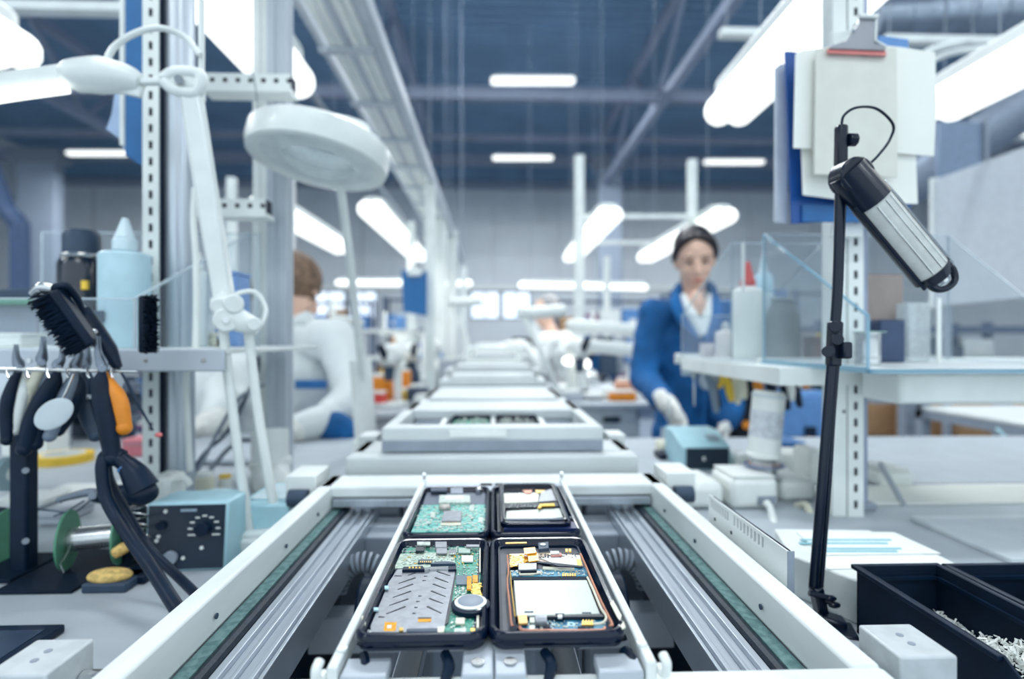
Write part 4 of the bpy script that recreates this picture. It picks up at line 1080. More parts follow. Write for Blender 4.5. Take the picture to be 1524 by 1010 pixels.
def hand(wr, d, palm_n, curl=.9, sz=1.0, glove=.0):
    """palm and five bent fingers. d: direction the hand points, palm_n: where the palm faces"""
    d = d.normalized(); n = (palm_n - d * palm_n.dot(d)).normalized(); s = d.cross(n)
    m = MB(); L = .085 * sz
    Mx = Matrix((s.to_4d(), n.to_4d(), d.to_4d(), (0, 0, 0, 1))).transposed()
    for i in range(3): Mx[3][i] = 0
    Mx = Matrix.Translation(wr) @ Mx; Mx[3][3] = 1; Mx[0][3], Mx[1][3], Mx[2][3] = wr
    m.M = Mx
    m.cap((0, 0, -.015), (0, 0, .02), .024 * sz + glove, .026 * sz + glove)
    m.ell((0, 0, L * .55), (.039 * sz + glove, .016 * sz + glove, L * .56), 16, 12)
    for k, (x, ln) in enumerate(((-.029, .062), (-.010, .074), (.010, .070), (.028, .054))):
        ln *= sz; a = Vector((x * sz, 0, L * .9)); c = curl
        p1_ = a + Vector((x * .15, math.sin(c * .35), math.cos(c * .35))) * ln * .45
        p2_ = p1_ + Vector((0, math.sin(c * .95), math.cos(c * .95))) * ln * .32
        p3_ = p2_ + Vector((0, math.sin(c * 1.5), math.cos(c * 1.5))) * ln * .25
        m.tube([a - Vector((0, 0, .02)), a, p1_, p2_, p3_], [.0095 * sz + glove, .0095 * sz + glove, .0088 * sz + glove, .008 * sz + glove, .0065 * sz + glove], 8, False); m.ell(p3_, (.0068 * sz + glove,) * 3, 8, 6)
    a = Vector((-.028 * sz, .004, L * .25))
    m.tube([a, a + Vector((-.022, .012, .022)) * sz, a + Vector((-.026, .026, .048)) * sz, a + Vector((-.016, .036, .066)) * sz], [.013 * sz + glove, .012 * sz + glove, .010 * sz + glove, .008 * sz + glove], 8)
    m.M = Matrix()
    return m


FOLD = bpy.data.textures.new('cloth_folds', 'CLOUDS'); FOLD.noise_scale = .11; FOLD.noise_depth = 2


def coat(J, parent, m, skirt=.55, r=1.0, collar=True, head_c=None):
    sh = (J['shl'] + J['shr']) / 2; hip = (J['hipl'] + J['hipr']) / 2
    c = MB()
    c.tube([hip - (sh - hip) * .05, hip.lerp(sh, .4), hip.lerp(sh, .8), sh + (sh - hip) * .02], [.165 * r, .145 * r, .160 * r, .085 * r], 22, True, 5, flat=.74)
    c.cap(J['shl'], J['shr'], .066 * r)
    for s in 'lr':
        e = J['el' + s]; w_ = J['wr' + s]
        c.cap(J['sh' + s], e, .066 * r, .056 * r); c.cap(e, e.lerp(w_, .92), .056 * r, .044 * r)
    if skirt: c.tube([hip + Vector((0, 0, .03)), hip - Vector((0, 0, skirt))], [.168 * r, .215 * r], 22, False, flat=.78)
    o = cloth('coat', c, m, parent)
    q_ = o.modifiers.new('folds', 'DISPLACE'); q_.texture = FOLD; q_.strength = .030; q_.mid_level = .45; q_.texture_coords = 'GLOBAL'
    return o


V = Vector
# the woman in the blue coat
YWm = 2.2
hc = P(1034, 386, YWm - .02)
J = dict(shl=P(1085, 468, YWm + .02), shr=P(972, 468, YWm + .03), ell=P(1098, 560, YWm - .02), elr=P(957, 562, YWm - .03),
         wrl=P(1080, 628, YWm - .17), wrr=P(990, 598, YWm - .26), hipl=P(1062, 645, YWm + .06), hipr=P(1000, 645, YWm + .06),
         knl=V((.86, YWm + .04, .50)), knr=V((.70, YWm + .04, .50)), anl=V((.86, YWm + .08, .09)), anr=V((.70, YWm + .08, .09)))
woman, HM = person_body('person', 'woman with tied dark hair in blue work coat and white gloves, standing and looking down', J, hc, Euler((R(20), R(-3), R(-14))).to_matrix(), scale=.95)
c = MB()
coat(J, woman, COAT, skirt=.42, r=.97)
HAIR = mat('dark_brown_hair', (44, 38, 44), .42, var=.3, scale=60, stretch=(6, 1, 1))
h = MB(HM)
h.ell((0, .027, .050), (.081, .094, .086), 26, 18); h.ell((0, .105, -.01), (.035, .03, .035), 14, 10)
h.tube([(0, .118, -.02), (-.02, .125, -.09), (-.035, .11, -.17)], [.028, .026, .012], 12)
for s in (-1, 1): h.tube([(s * .004, -.052, .104), (s * .050, -.048, .086), (s * .074, -.016, .040), (s * .077, .020, -.01)], [.014, .018, .016, .012], 10)
cloth('hair', h, HAIR, woman, .006, 2)
# shirt, collar and lapels
nk = P(1034, 440, YWm - .085)
sm_ = MB(); pl = [P(1018, 428, YWm - .04), P(1052, 428, YWm - .04), P(1056, 470, YWm - .125), P(1046, 508, YWm - .142), P(1032, 500, YWm - .142), P(1018, 462, YWm - .125)]
for v_ in pl: pass
sm_.tube([P(1016, 438, YWm - .05), P(1030, 470, YWm - .115), P(1044, 500, YWm - .135)], [.014, .024, .020], 10); sm_.tube([P(1056, 438, YWm - .05), P(1052, 470, YWm - .115), P(1046, 500, YWm - .135)], [.012, .020, .020], 10)
cloth('shirt', sm_, WCOAT, woman, .007, 2)
v_ = MB(); v_.ell(P(1036, 452, YWm - .085), (.034, .040, .055), 14, 10); build('neck_skin', v_, SKIN, woman)
for s, pts in ((0, [(1008, 434, -.03), (1006, 452, -.085), (1018, 478, -.128), (1038, 505, -.150)]), (1, [(1060, 432, -.03), (1066, 455, -.09), (1062, 480, -.13), (1048, 508, -.150)])):
    l = MB(); l.tube([P(x, y, YWm + dy) for x, y, dy in pts], [.020, .028, .030, .016], 10, flat=.5); cloth('lapel', l, COAT, woman, .006, 2)
l = MB(); l.tube([P(1006, 436, YWm - .02), P(1018, 424, YWm + .04), P(1048, 422, YWm + .04), P(1062, 434, YWm - .02)], .022, 10); cloth('collar', l, COAT, woman, .008, 2)
l = MB(); l.tube([P(1047, 508, YWm - .15), P(1050, 560, YWm - .155), P(1046, 640, YWm - .14)], .006, 6); build('coat_edge', l, COAT, woman)
l = MB().obox(P(1078, 600, YWm - .15), (.10, .012, .11), (0, 0, R(-14))); build('pocket', l, COAT, woman, bevel=.004)
GLOVE = mat('white_glove', (232, 232, 226), .8, var=.06, scale=60, bump=.2)
gl = hand(P(990, 598, YWm - .26), (P(1014, 632, YWm - .30) - P(990, 598, YWm - .26)), V((-.6, -.3, -.2)), .95, 1.0, .003)
cloth('glove', gl, GLOVE, woman, .0035, 2)
gl = MB(); gl.cap(P(984, 592, YWm - .245), P(994, 602, YWm - .265), .034, .036); cloth('glove_cuff', gl, GLOVE, woman, .006, 2)
gl = hand(P(1080, 628, YWm - .17), (P(1072, 668, YWm - .22) - P(1080, 628, YWm - .17)), V((-1, 0, 0)), .7, .95, .002); cloth('glove', gl, GLOVE, woman, .004, 2)
t = thing('tweezers', 'thin metal tweezers pinched in the white glove of the woman', 'tool', P(996, 625, YWm - .33))
for dx in (-2, 2): build('arm', MB().tube([P(996 + dx * .3, 592, YWm - .325), P(996 + dx, 615, YWm - .34), P(996 + dx * .4, 640, YWm - .34)], [.002, .0035, .0015], 6), STEEL, t)
t = thing('small_stand', 'small clear and metal stand below the gloved hand of the woman', 'stand', P(997, 662, 1.42))
build('stem', MB().cyl(P(997, 662, 1.42), P(996, 632, 1.42), .006, n=10), STEEL, t); build('base', MB().cyl(P(997, 664, 1.42), P(997, 659, 1.42), .03, n=20), STEEL, t)
for dx in (-11, 10): build('clear_tube', MB().cyl(P(997 + dx, 662, 1.42), P(997 + dx * .8, 636, 1.42), .007, n=10), GLASS, t)

# seated worker in a white coat, left
YB_ = 1.80
hc = P(432, 432, YB_ + .12)
J = dict(shl=P(378, 506, YB_ + .16), shr=P(500, 505, YB_ - .02), ell=P(332, 585, YB_ + .02), elr=P(528, 592, YB_ - .10), wrl=P(322, 625, YB_ - .16), wrr=P(474, 628, YB_ - .26),
         hipl=P(380, 690, YB_ + .12), hipr=P(455, 690, YB_ + .08), knl=V((-.80, 2.1, .72)), knr=V((-.60, 2.15, .72)), anl=V((-.8, 2.12, .1)), anr=V((-.6, 2.17, .1)), toe=V((0, 1, 0)))
w2, HM = person_body('person', 'brown-haired worker in a white coat bending over the bench behind the grooved post', J, hc, Euler((R(24), 0, R(112))).to_matrix())
c = coat(J, w2, WCOAT, skirt=0, r=1.0)
h = MB(HM); h.ell((0, .016, .045), (.088, .106, .094), 24, 16); h.ell((0, .05, -.02), (.078, .07, .085), 16, 12)
cloth('hair', h, mat('brown_hair', (128, 102, 82), .55, var=.3, scale=50), w2, .007, 2)
l = MB(); l.tube([P(395, 470, YB_ + .12), P(430, 485, YB_ + .04), P(462, 474, YB_ - .0)], .030, 12); cloth('collar', l, WCOAT, w2, .008, 2)
# coat back panel to the left, where the coat spreads over the stool
l = MB(); l.tube([P(395, 540, YB_ + .2), P(350, 590, YB_ + .2), P(320, 690, YB_ + .2)], [.13, .17, .17], 16, flat=.8); cloth('coat_tail', l, WCOAT, w2, .015, 4)
l = MB(); a = P(441, 578, YB_ - .20); b = P(488, 565, YB_ - .20); l.box(a.x, b.x, YB_ - .215, YB_ - .20, a.z, b.z); build('blue_band', l, BLUE, w2, bevel=.003)
l = MB(); l.cap(P(472, 628, YB_ - .27), P(446, 636, YB_ - .30), .045, .04); cloth('sleeve_end', l, WCOAT, w2, .008, 3)
gl = hand(P(448, 636, YB_ - .3), V((-.8, -.45, -.30)), V((0, -.2, -1)), .7, 1.25, .006); cloth('glove', gl, GLOVE, w2, .0045, 2)
l = MB(); l.tube([P(478, 618, YB_ - .16), P(500, 640, YB_ - .10), P(520, 650, YB_ - .06)], [.035, .05, .05], 12); cloth('coat_cuff', l, mat('blue_cotton_cuff', (34, 98, 170), .85, var=.15), w2, .008, 3)
# blue folded cloth on bench by the worker
t = MB(); t.ell(P(496, 636, 1.55), (.055, .05, .046), 16, 10); t.ell(P(520, 644, 1.56), (.035, .05, .038), 16, 10); t.ell(P(482, 618, 1.57), (.022, .03, .03), 12, 8)
tag(build('folded_cloth', t, COAT, None, mods=(('REMESH', dict(mode='VOXEL', voxel_size=.006, use_smooth_shade=True)),)), 'crumpled blue cloth on the bench beside the seated worker', 'cloth')
gl = hand(P(318, 628, YB_ - .2), V((-.8, -.3, -.35)), V((0, -.2, -1)), .7, 1.25, .006); cloth('glove', gl, GLOVE, w2, .005, 2)

# distant seated worker
YD_ = 4.3
hc = P(813, 464, YD_)
J = dict(shl=P(842, 505, YD_ + .05), shr=P(812, 508, YD_ - .14), ell=P(858, 540, YD_), elr=P(800, 545, YD_ - .2), wrl=P(800, 520, YD_ - .15), wrr=P(776, 512, YD_ - .2),
         hipl=P(870, 575, YD_ + .1), hipr=P(850, 578, YD_ - .05), knl=V((.35, YD_ + .1, .75)), knr=V((.35, YD_ - .1, .75)), anl=V((.35, YD_ + .1, .1)), anr=V((.35, YD_ - .1, .1)), toe=V((-1, 0, 0)))
w4, HM = person_body('person', 'distant grey-haired worker in white coat seated at the benches, seen from the side', J, hc, Euler((R(14), 0, R(-72))).to_matrix())
coat(J, w4, WCOAT, skirt=0, r=1.05)
h = MB(HM); h.ell((0, .030, .045), (.083, .092, .092), 20, 14); h.ell((0, .06, -.02), (.066, .05, .06), 14, 10); cloth('hair', h, mat('grey_hair', (150, 150, 152), .6, var=.2, scale=50), w4, .008, 2)
gl = hand(P(776, 512, YD_ - .2), V((-1, 0, .1)), V((0, 0, -1)), .8, 1.2, .004); cloth('glove', gl, GLOVE, w4, .006, 2)
l = MB(); l.tube([P(905, 540, YD_ + .6), P(880, 560, YD_ + .6), P(890, 600, YD_ + .6)], [.12, .13, .1], 14); tag(cloth('chair_cover', l, COAT, None, .02, 3), 'blue padded chair behind the distant worker', 'chair')

# ------------------------------------------------------------ black task lamp at right
YL = .52
t = thing('task_lamp', 'black jointed task lamp with a tube head, clamped at right front', 'lamp', P(1232, 925, YL))
LB = mat('black_enamel', (5, 22, 42), .28, var=.1, coat=.1, spec=.35)
build('foot_plate', MB().obox(P(1255, 938, .50), (.020, .03, .0045), (0, 0, R(-20))), LB, t, bevel=.0015)
build('clamp', MB().obox(P(1237, 925, .51), (.024, .018, .012), (0, R(8), R(-20))), LB, t, bevel=.003)
build('clamp_neck', MB().bar(P(1224, 920, YL), P(1214, 872, YL), .013, .010), LB, t, bevel=.002)
for x, y in ((1222, 890), (1228, 900)): build('wing_screw', MB().cyl(P(x - 18 if y < 895 else x, y - 8, YL - .006), P(x + 14, y, YL - .010), .0028, n=10).ell(P(x + 14, y, YL - .010), (.006, .003, .003), 10, 8), LB, t)
build('lower_bar', MB().tube([P(1211, 872, YL), P(1222, 740, YL), P(1230, 640, YL), P(1240, 515, YL)], .0048, 12, flat=.8), LB, t)
build('lower_rod', MB().tube([P(1221, 885, YL), P(1234, 720, YL), P(1240, 620, YL), P(1248, 520, YL)], .0022, 10), LB, t)
build('bright_strip', MB().tube([P(1216, 870, YL + .004), P(1228, 720, YL + .004), P(1243, 520, YL + .004)], .0016, 8), STEEL, t)
build('elbow', MB().bar(P(1240, 545, YL), P(1243, 478, YL), .010, .012), LB, t, bevel=.002)
for x, y in ((1233, 523), (1246, 505), (1243, 486)): build('elbow_screw', MB().cyl(P(x, y, YL - .009), P(x, y, YL + .008), .0058, n=12), LB, t, bevel=.0008)
build('wing_knob', MB().obox(P(1258, 521, YL - .008), (.009, .010, .016)), LB, t, bevel=.002)
build('upper_bar', MB().tube([P(1242, 500, YL), P(1247, 420, YL), P(1250, 300, YL), P(1252, 200, YL)], .0050, 12, flat=.8), LB, t)
build('upper_rod', MB().tube([P(1247, 500, YL + .006), P(1252, 420, YL + .006), P(1257, 300, YL + .006), P(1258, 200, YL + .006)], .0016, 8), STEEL, t)
build('top_joint', MB().bar(P(1251, 248, YL), P(1252, 186, YL), .010, .010), LB, t, bevel=.0025)
build('top_knob', MB().cyl(P(1262, 208, YL - .004), P(1274, 208, YL - .004), .0065, n=8), LB, t, bevel=.001)
build('cable', MB().tube([P(1252, 190, YL), P(1256, 172, YL), P(1275, 160, YL), P(1305, 162, YL + .01), P(1329, 185, YL + .01), P(1324, 208, YL + .01), P(1308, 230, YL), P(1292, 246, YL)], .0013, 8, True, 8), BLACK, t)
# head: half-round shade from the joint down to the right
A = P(1272, 268, YL - .01); B = P(1392, 412, YL - .005)
hd = (B - A).normalized(); sd = V((hd.z, 0, -hd.x)).normalized(); fr_ = hd.cross(sd).normalized()
if fr_.y > 0: fr_ = -fr_
up_ = V((hd.z, 0, -hd.x));
if up_.z < 0: up_ = -up_


def shade(a0, a1, k0, k1, r0, r1, thick=.001, n=14):
    """curved strip round the head axis"""
    vs = []; fs = []
    for r_ in (r0, r1):
        pass
    for i, (k, rr) in enumerate(((k0, r0), (k1, r1))):
        c_ = A.lerp(B, k)
        for j in range(n + 1):
            a = R(a0 + (a1 - a0) * j / n)
            for q_ in (rr, rr - thick): vs.append(c_ + up_ * (math.sin(a) * q_) + fr_ * (math.cos(a) * q_ * .8))
    w_ = 2 * (n + 1)
    for j in range(n):
        o = 2 * j
        fs += [(o, o + 2, w_ + o + 2, w_ + o), (o + 1, w_ + o + 1, w_ + o + 3, o + 3), (o, o + 1, o + 3, o + 2), (w_ + o, w_ + o + 2, w_ + o + 3, w_ + o + 1)]
    fs += [(0, w_, w_ + 1, 1), (2 * n, 2 * n + 1, w_ + 2 * n + 1, w_ + 2 * n)]
    return MB().add(vs, fs)


build('head_housing', shade(0, 360, -.10, .22, .0185, .0195, .017), LB, t)
build('joint_disc', MB().cyl(A + fr_ * .010 + hd * -.004, A - fr_ * .012 + hd * -.004, .017, n=24), LB, t, bevel=.002)
build('shade', shade(75, 285, .2, .97, .0195, .0195, .001), LB, t)
build('diffuser_grid', shade(-70, 70, .22, .93, .0175, .0175, .001), mat('dull_diffuser', (206, 208, 204), .35, var=.06, scale=120, stretch=(1, 1, 1)), t)
for k in (-.5, .05, .5): c_ = up_ * .0175 * math.sin(k) + fr_ * .0142 * math.cos(k); build('diffuser_rib', MB().cyl(A.lerp(B, .24) + c_, A.lerp(B, .92) + c_, .0008, n=6), STEEL, t)
for s in (-1, 1): build('edge_trim', MB().cyl(A.lerp(B, .15) + up_ * .0185 * s + fr_ * .004, A.lerp(B, 1.0) + up_ * .0185 * s + fr_ * .004, .0016, n=8), LB if s < 0 else STEEL, t)
build('end_cap', shade(0, 360, .93, 1.02, .0195, .014, .013), LB, t)
lo = P(1412, 418, YL - .01); m = MB()
m.tube([P(1369, 400, YL - .006), P(1376, 416, YL - .008), P(1392, 430, YL - .008), P(1410, 428, YL - .008), P(1421, 415, YL - .006), P(1416, 398, YL - .006), P(1404, 396, YL - .006)], .0032, 10)
build('end_bow', m, LB, t)
build('end_plug', MB().cyl(A.lerp(B, .98), A.lerp(B, 1.06), .009, n=16), STEEL, t, bevel=.001)

# ------------------------------------------------------------ bins at bottom right
def stack_bin(x0, x1, y0, y1, zb, zt, label, th=.0022):
    r = thing('stacking_bin', label, 'bin', ((x0 + x1) / 2, (y0 + y1) / 2, zb), 'black stacking bins')
    ys_ = y0 + (y1 - y0) * .26; zf = zb + (zt - zb) * .45
    for x in (x0, x1 - th):
        o = MB(); vs = [(x, y1, zb), (x, y1, zt), (x, ys_, zt), (x, y0, zf), (x, y0, zb)]
        vs += [(a + th, b, c_) for a, b, c_ in vs]
        o.add(vs, [(0, 1, 2, 3, 4), (9, 8, 7, 6, 5), (0, 5, 6, 1), (1, 6, 7, 2), (2, 7, 8, 3), (3, 8, 9, 4), (4, 9, 5, 0)]); build('side_wall', o, BLACKM, r, bevel=.0004)
    build('back_wall', MB().box(x0, x1, y1 - th, y1, zb, zt), BLACKM, r, bevel=.0004); build('front_wall', MB().box(x0, x1, y0, y0 + th, zb, zf), BLACKM, r, bevel=.0004)
    build('bottom', MB().box(x0, x1, y0, y1, zb, zb + th), BLACKM, r)
    e = .0035
    for xa, xb in ((x0 - e, x0 + .001), (x1 - .001, x1 + e)): build('rim', MB().box(xa, xb, ys_, y1 + e, zt - .004, zt), BLACK, r, bevel=.0008)
    build('rim', MB().box(x0 - e, x1 + e, y1 - .001, y1 + e, zt - .004, zt), BLACK, r, bevel=.0008)
    build('inner_step', MB().box(x0 + th, x1 - th, y1 - th - .004, y1 - th, zt - .012, zt - .009), BLACK, r); build('inner_step', MB().box(x1 - th - .003, x1 - th, ys_, y1 - th, zt - .012, zt - .009), BLACK, r)
    return r


stack_bin(.335, .411, .30, .497, ZBN, CZ - .208, 'black stacking bin holding white plastic bits at the bottom right')
stack_bin(.424, .53, .32, .50, ZBN, CZ - .210, 'black stacking bin at the right edge, beside the one with white bits')
rnd = random.Random(9); m = MB()
for k in range(2600):
    x = rnd.uniform(.339, .407); y_ = rnd.uniform(.305, .49); hmax = .012 + .024 * min(1, max(0, (x - .339) / .05)) * (1.0 if y_ < .40 else max(.15, 1 - (y_ - .40) / .06)) + .004 * math.sin(x * 300)
    z_ = ZBN + .004 + (hmax) * rnd.uniform(.72, 1)
    m.obox((x, y_, z_), (rnd.uniform(.003, .008), rnd.uniform(.001, .0022), .0004), (rnd.uniform(-1, 1), rnd.uniform(-1, 1), rnd.uniform(0, 6)))
x = .34
m.box(.339, .407, .303, .44, ZBN + .003, ZBN + .010)
bits = build('plastic_bits', m, WHITE2, None, kind='stuff'); tag(bits, 'heap of small white plastic bits in the near black bin', 'bits')


# ------------------------------------------------------------ left shelf, clear box, bottles
SZ = CZ - .012
t = thing('wall_shelf', 'pale metal shelf at the left carrying bottles inside a clear box', 'shelf', (-.7, .72, SZ - .03))
build('shelf_plate', MB().box(-1.15, -.335, .70, 1.06, SZ - .006, SZ), WHITE, t, bevel=.001)
build('front_lip', MB().box(-1.15, -.335, .698, .704, SZ - .028, SZ), ALU_MATT, t, bevel=.002)
for k in range(9): p = -.36 - k * .07; build('rivet', MB().cyl((p, .698, SZ - .014), (p, .6965, SZ - .014), .0028, n=10), STEEL, t)
br = MB(Matrix.Translation((0, .694, 0)) @ Matrix.Rotation(R(90), 4, 'X'))
br.prism([(-1.15, SZ - .029), (-1.15, SZ - .056)] + [(-.452 - .022 + .022 * math.sin(R(a)), SZ - .034 - .022 * math.cos(R(a))) for a in range(0, 91, 15)] + [(-.452, SZ - .029)], 0, .003)
br.box(-1.15, -.46, SZ - .056, SZ - .052, 0, .05)
tag(build('tool_ledge', br, mat('frosted_ledge', (206, 214, 220), .35, var=.04), None, bevel=.001), 'frosted round-cornered bracket plate under the left shelf holding the pliers', 'shelf')
t = thing('acrylic_box', 'clear acrylic box on the left shelf around thermos and bottles', 'box', (-.65, .85, SZ))
xr_, xl_ = -.452, -1.1; yf, yb = .712, 1.04; zf, zk = P(0, 444, .712).z, P(0, 345, 1.04).z


def acr(root, vs, th, name='pane', edge=True, em=None):
    """clear pane with visible polished edges; vs: corner loop"""
    vs = [V(v) for v in vs]; n = (vs[1] - vs[0]).cross(vs[2] - vs[0]).normalized() * th / 2; k = len(vs)
    m = MB().add([v - n for v in vs] + [v + n for v in vs], [tuple(range(k - 1, -1, -1)), tuple(range(k, 2 * k))] + [(i, (i + 1) % k, (i + 1) % k + k, i + k) for i in range(k)])
    o = build(name, m, ACRYL, root)
    if edge:
        e = MB()
        for i in range(k): e.bar(vs[i], vs[(i + 1) % k], th * .8, th * .8)
        build('polished_edge', e, em or ACRYLE, o)
    return o


acr(t, [(xl_, yf, SZ), (xr_, yf, SZ), (xr_, yf, zf), (xl_, yf, zf)], .003)
acr(t, [(P(62, 0, yb).x, yb, SZ), (xr_, yb, SZ), (xr_, yb, zk), (P(62, 0, yb).x, yb, zk)], .003)
acr(t, [(xr_, yf, SZ), (xr_, yb, SZ), (xr_, yb, zk), (xr_, yf, zf)], .004)
acr(t, [(P(385, 0, 1.04).x, 1.04, SZ), (P(385, 0, 1.04).x, 1.04, zk), (xr_, 1.04, zk), (xr_, 1.04, SZ)], .003)


def bottle(name, label, c, r_, h, m, cap_m=None, tip=None, tipm=None, group='bottles on the shelves', neck=.5, sq=1.0, shoulder=.12, caph=.02):
    t = thing(name, label, 'bottle', c, group)
    z0 = c[2]
    b = MB().lathe([(r_ * .92, 0), (r_, .004), (r_, h * (1 - shoulder)), (r_ * .9, h * (1 - shoulder * .55)), (r_ * neck, h - .001), (r_ * neck, h + caph * .4)], c, 28)
    build('body', b, m, t)
    if cap_m: build('cap', MB().lathe([(r_ * neck * 1.15, h), (r_ * neck * 1.15, h + caph * .8), (r_ * neck * .9, h + caph), (.0001, h + caph)], c, 24), cap_m, t)
    if tip: build('nozzle', MB().lathe([(r_ * .42, h + caph), (r_ * .36, h + caph + tip * .2), (r_ * .12, h + caph + tip), (.0001, h + caph + tip)], c, 16), tipm or cap_m, t)
    return t


def sc_(Y): return Y / F


cc = P(122, 0, .86); hB = P(0, 372, .86).z - SZ
t = bottle('thermos', 'black thermos flask with a small yellow label on the left shelf', V((cc.x, .86, SZ)), .031, hB - .008, mat('thermos_black', (10, 24, 42), .18, coat=.5), None, neck=.76, shoulder=.1)
build('lid', MB().lathe([(.0245, hB - .008), (.0245, hB + .022), (.020, hB + .030), (.0001, hB + .031)], (cc.x, .86, SZ), 24), DARKGREY, t)
build('label_patch', MB().box(cc.x + .021, cc.x + .029, .829, .8345, P(0, 430, .83).z, P(0, 417, .83).z), YELLOW, t)
build('shoulder_ring', MB().lathe([(.0265, hB - .012), (.0275, hB - .009), (.025, hB - .006)], (cc.x, .86, SZ), 24), STEEL, t)
cc = P(186, 0, .80); hB = P(0, 372, .80).z - SZ
t = bottle('squeeze_bottle', 'large pale blue squeeze bottle with a pointed nozzle on the left shelf', V((cc.x, .80, SZ)), .032, hB, mat('pale_blue_bottle', (186, 216, 226), .4), mat('milky_cap', (206, 224, 230), .4), .028, None, neck=.42, shoulder=.05, caph=.018)
build('dark_label', MB().box(cc.x - .018, cc.x - .006, .764, .768, P(0, 480, .77).z, P(0, 462, .77).z), DARKGREY, t, bevel=.001)
cc = P(226, 0, .90); hB = P(0, 392, .90).z - SZ
bottle('clear_bottle', 'clear pale blue bottle with a wide neck behind the squeeze bottle', V((cc.x, .93, SZ)), .026, P(0, 385, .93).z - SZ, GLASS, mat('milky_cap', (206, 224, 230), .4), None, neck=.7, shoulder=.12, caph=.03)
cc = P(297, 0, .9); bottle('white_bottle', 'slim white bottle beside the arm of the swing lamp, left shelf', V((cc.x, .9, SZ)), .013, P(0, 400, .9).z - SZ, WHITE2, WHITE2, .018, None, neck=.4, shoulder=.08, caph=.01)
t = thing('blue_tray', 'blue tray seen through the clear box on the left shelf', 'tray', P(262, 480, .98)); a = P(238, 455, 1.0); b = P(285, 435, 1.0); build('body', MB().box(a.x, b.x, .98, 1.03, SZ, b.z), mat('faded_blue', (120, 156, 206), .5), t, bevel=.003); build('rim', MB().box(a.x - .004, b.x + .004, .975, 1.035, b.z - .004, b.z), WHITE2, t)
for i, (px, py, w_, m_, lab) in enumerate(((258, 490, 22, WHITE2, 'small white box beside the hanging round brush, left shelf'), (322, 500, 24, CREAM, 'small cream box behind the elbow of the swing lamp'), (20, 500, 26, WHITE2, 'white box at the left end of the left shelf'), (345, 410, 16, mat('faded_blue', (120, 156, 206), .5), 'pale blue bottle block behind the upper end of the clear box'))):
    p = P(px, py, .93); t = thing('small_box', lab, 'box', (p.x, .93, SZ), 'small boxes on the left shelf'); build('body', MB().box(p.x - w_ * .0011, p.x + w_ * .0011, .91, .96, SZ, p.z), m_, t, bevel=.003); build('lid', MB().box(p.x - w_ * .00115, p.x + w_ * .00115, .909, .961, p.z, p.z + .005), m_, t, bevel=.001)
t = thing('flat_folder', 'dark flat folders with a green one under the far end of left shelf', 'folder', P(20, 440, 1.3)); a = P(-60, 445, 1.3); b = P(58, 430, 1.3)
build('cover', MB().box(a.x, b.x, 1.3, 1.45, b.z - .02, b.z), DARKGREY, t, bevel=.002); build('cover', MB().box(a.x, b.x - .01, 1.295, 1.45, b.z - .035, b.z - .022), GREEN, t, bevel=.002); build('stand', MB().box(a.x, b.x - .03, 1.33, 1.44, ZBN, b.z - .036), MIDGREY, t, bevel=.002)

# ------------------------------------------------------------ hanging tools at left
def pliers(label, Y, piv, jaw, hl, hr, ml, mr_, w=.0072, group='pliers hanging at the left', jw=.004, cat='pliers'):
    """piv, jaw tip, handles: photo pixels at distance Y; each handle a list of points"""
    t = thing('pliers', label, cat, P(piv[0], piv[1], Y), group)
    for k, (s, pts) in enumerate(((-1, hl), (1, hr))):
        yy = Y + s * .003
        b = MB().tube([P(piv[0] - s * 3, piv[1] + 6, yy), P(piv[0] + s * jw * 800, piv[1] - 6, yy), P(jaw[0] + s * (jw * 500), (piv[1] + jaw[1]) / 2, yy), P(jaw[0] + s * 2, jaw[1], yy)], [.0035, .0045, .0030, .0010], 8, flat=.6)
        build('jaw', b, TOOLM, t)
        pp = [P(x, y, yy) for x, y in pts]
        build('handle', MB().tube([P(piv[0], piv[1] + 4, yy)] + pp, [.0035, w * .75, w, w * .95, w * .8], 12, flat=.8).ell(pp[-1], (w * .8,) * 3, 10, 8), (ml, mr_)[k], t)
    build('pivot', MB().cyl(P(piv[0], piv[1], Y - .009), P(piv[0], piv[1], Y + .009), .0042, n=14), TOOLM, t, bevel=.0008)
    return t


pliers('thin-nosed pliers with white and black handles at the left edge', .62, (28, 548), (24, 512), [(18, 575), (10, 610), (10, 655)], [(34, 575), (30, 600), (22, 640)], BLACK, WHITE2)
pliers('pliers with cream handles hanging left of the large brush', .63, (62, 540), (64, 500), [(54, 560), (38, 595), (30, 638)], [(66, 560), (62, 590), (50, 625)], CREAM, mat('grey_grip', (120, 134, 150), .4))
pliers('large black handled pliers curving down behind the black tool bar', .62, (86, 548), (92, 520), [(76, 572), (50, 620), (36, 668)], [(80, 575), (60, 620), (52, 660)], BLACK, BLACK, w=.0095)
pliers('pliers with grey and black handles and a pale oval tag', .63, (112, 550), (118, 505), [(104, 575), (92, 602), (74, 648)], [(118, 575), (108, 605), (86, 640)], mat('grey_grip', (120, 134, 150), .4), BLACK, w=.009)
pliers('dark grey handled cutters under the large brush', .66, (128, 545), (130, 508), [(122, 580), (130, 620), (142, 648)], [(134, 575), (146, 610), (150, 645)], DARKGREY, DARKGREY, w=.009)
pliers('pliers with one black and one orange handle', .60, (152, 548), (146, 500), [(150, 575), (158, 620), (168, 682)], [(162, 575), (176, 600), (184, 636)], BLACK, ORANGE, w=.0105)
t = thing('oval_tag', 'pale oval tag hanging among the pliers at left', 'tag', P(80, 614, .60))
e = MB(); o_ = Euler((0, R(-32), 0)).to_matrix(); e.ell(P(80, 616, .598), (.0225, .0022, .0145), 28, 12, o_); build('disc', e, mat('oval_tag_face', (196, 206, 210), .4), t)
build('bail', MB().tube([P(92, 596, .60), P(100, 580, .605), P(110, 556, .61)], .0012, 6), STEEL, t)
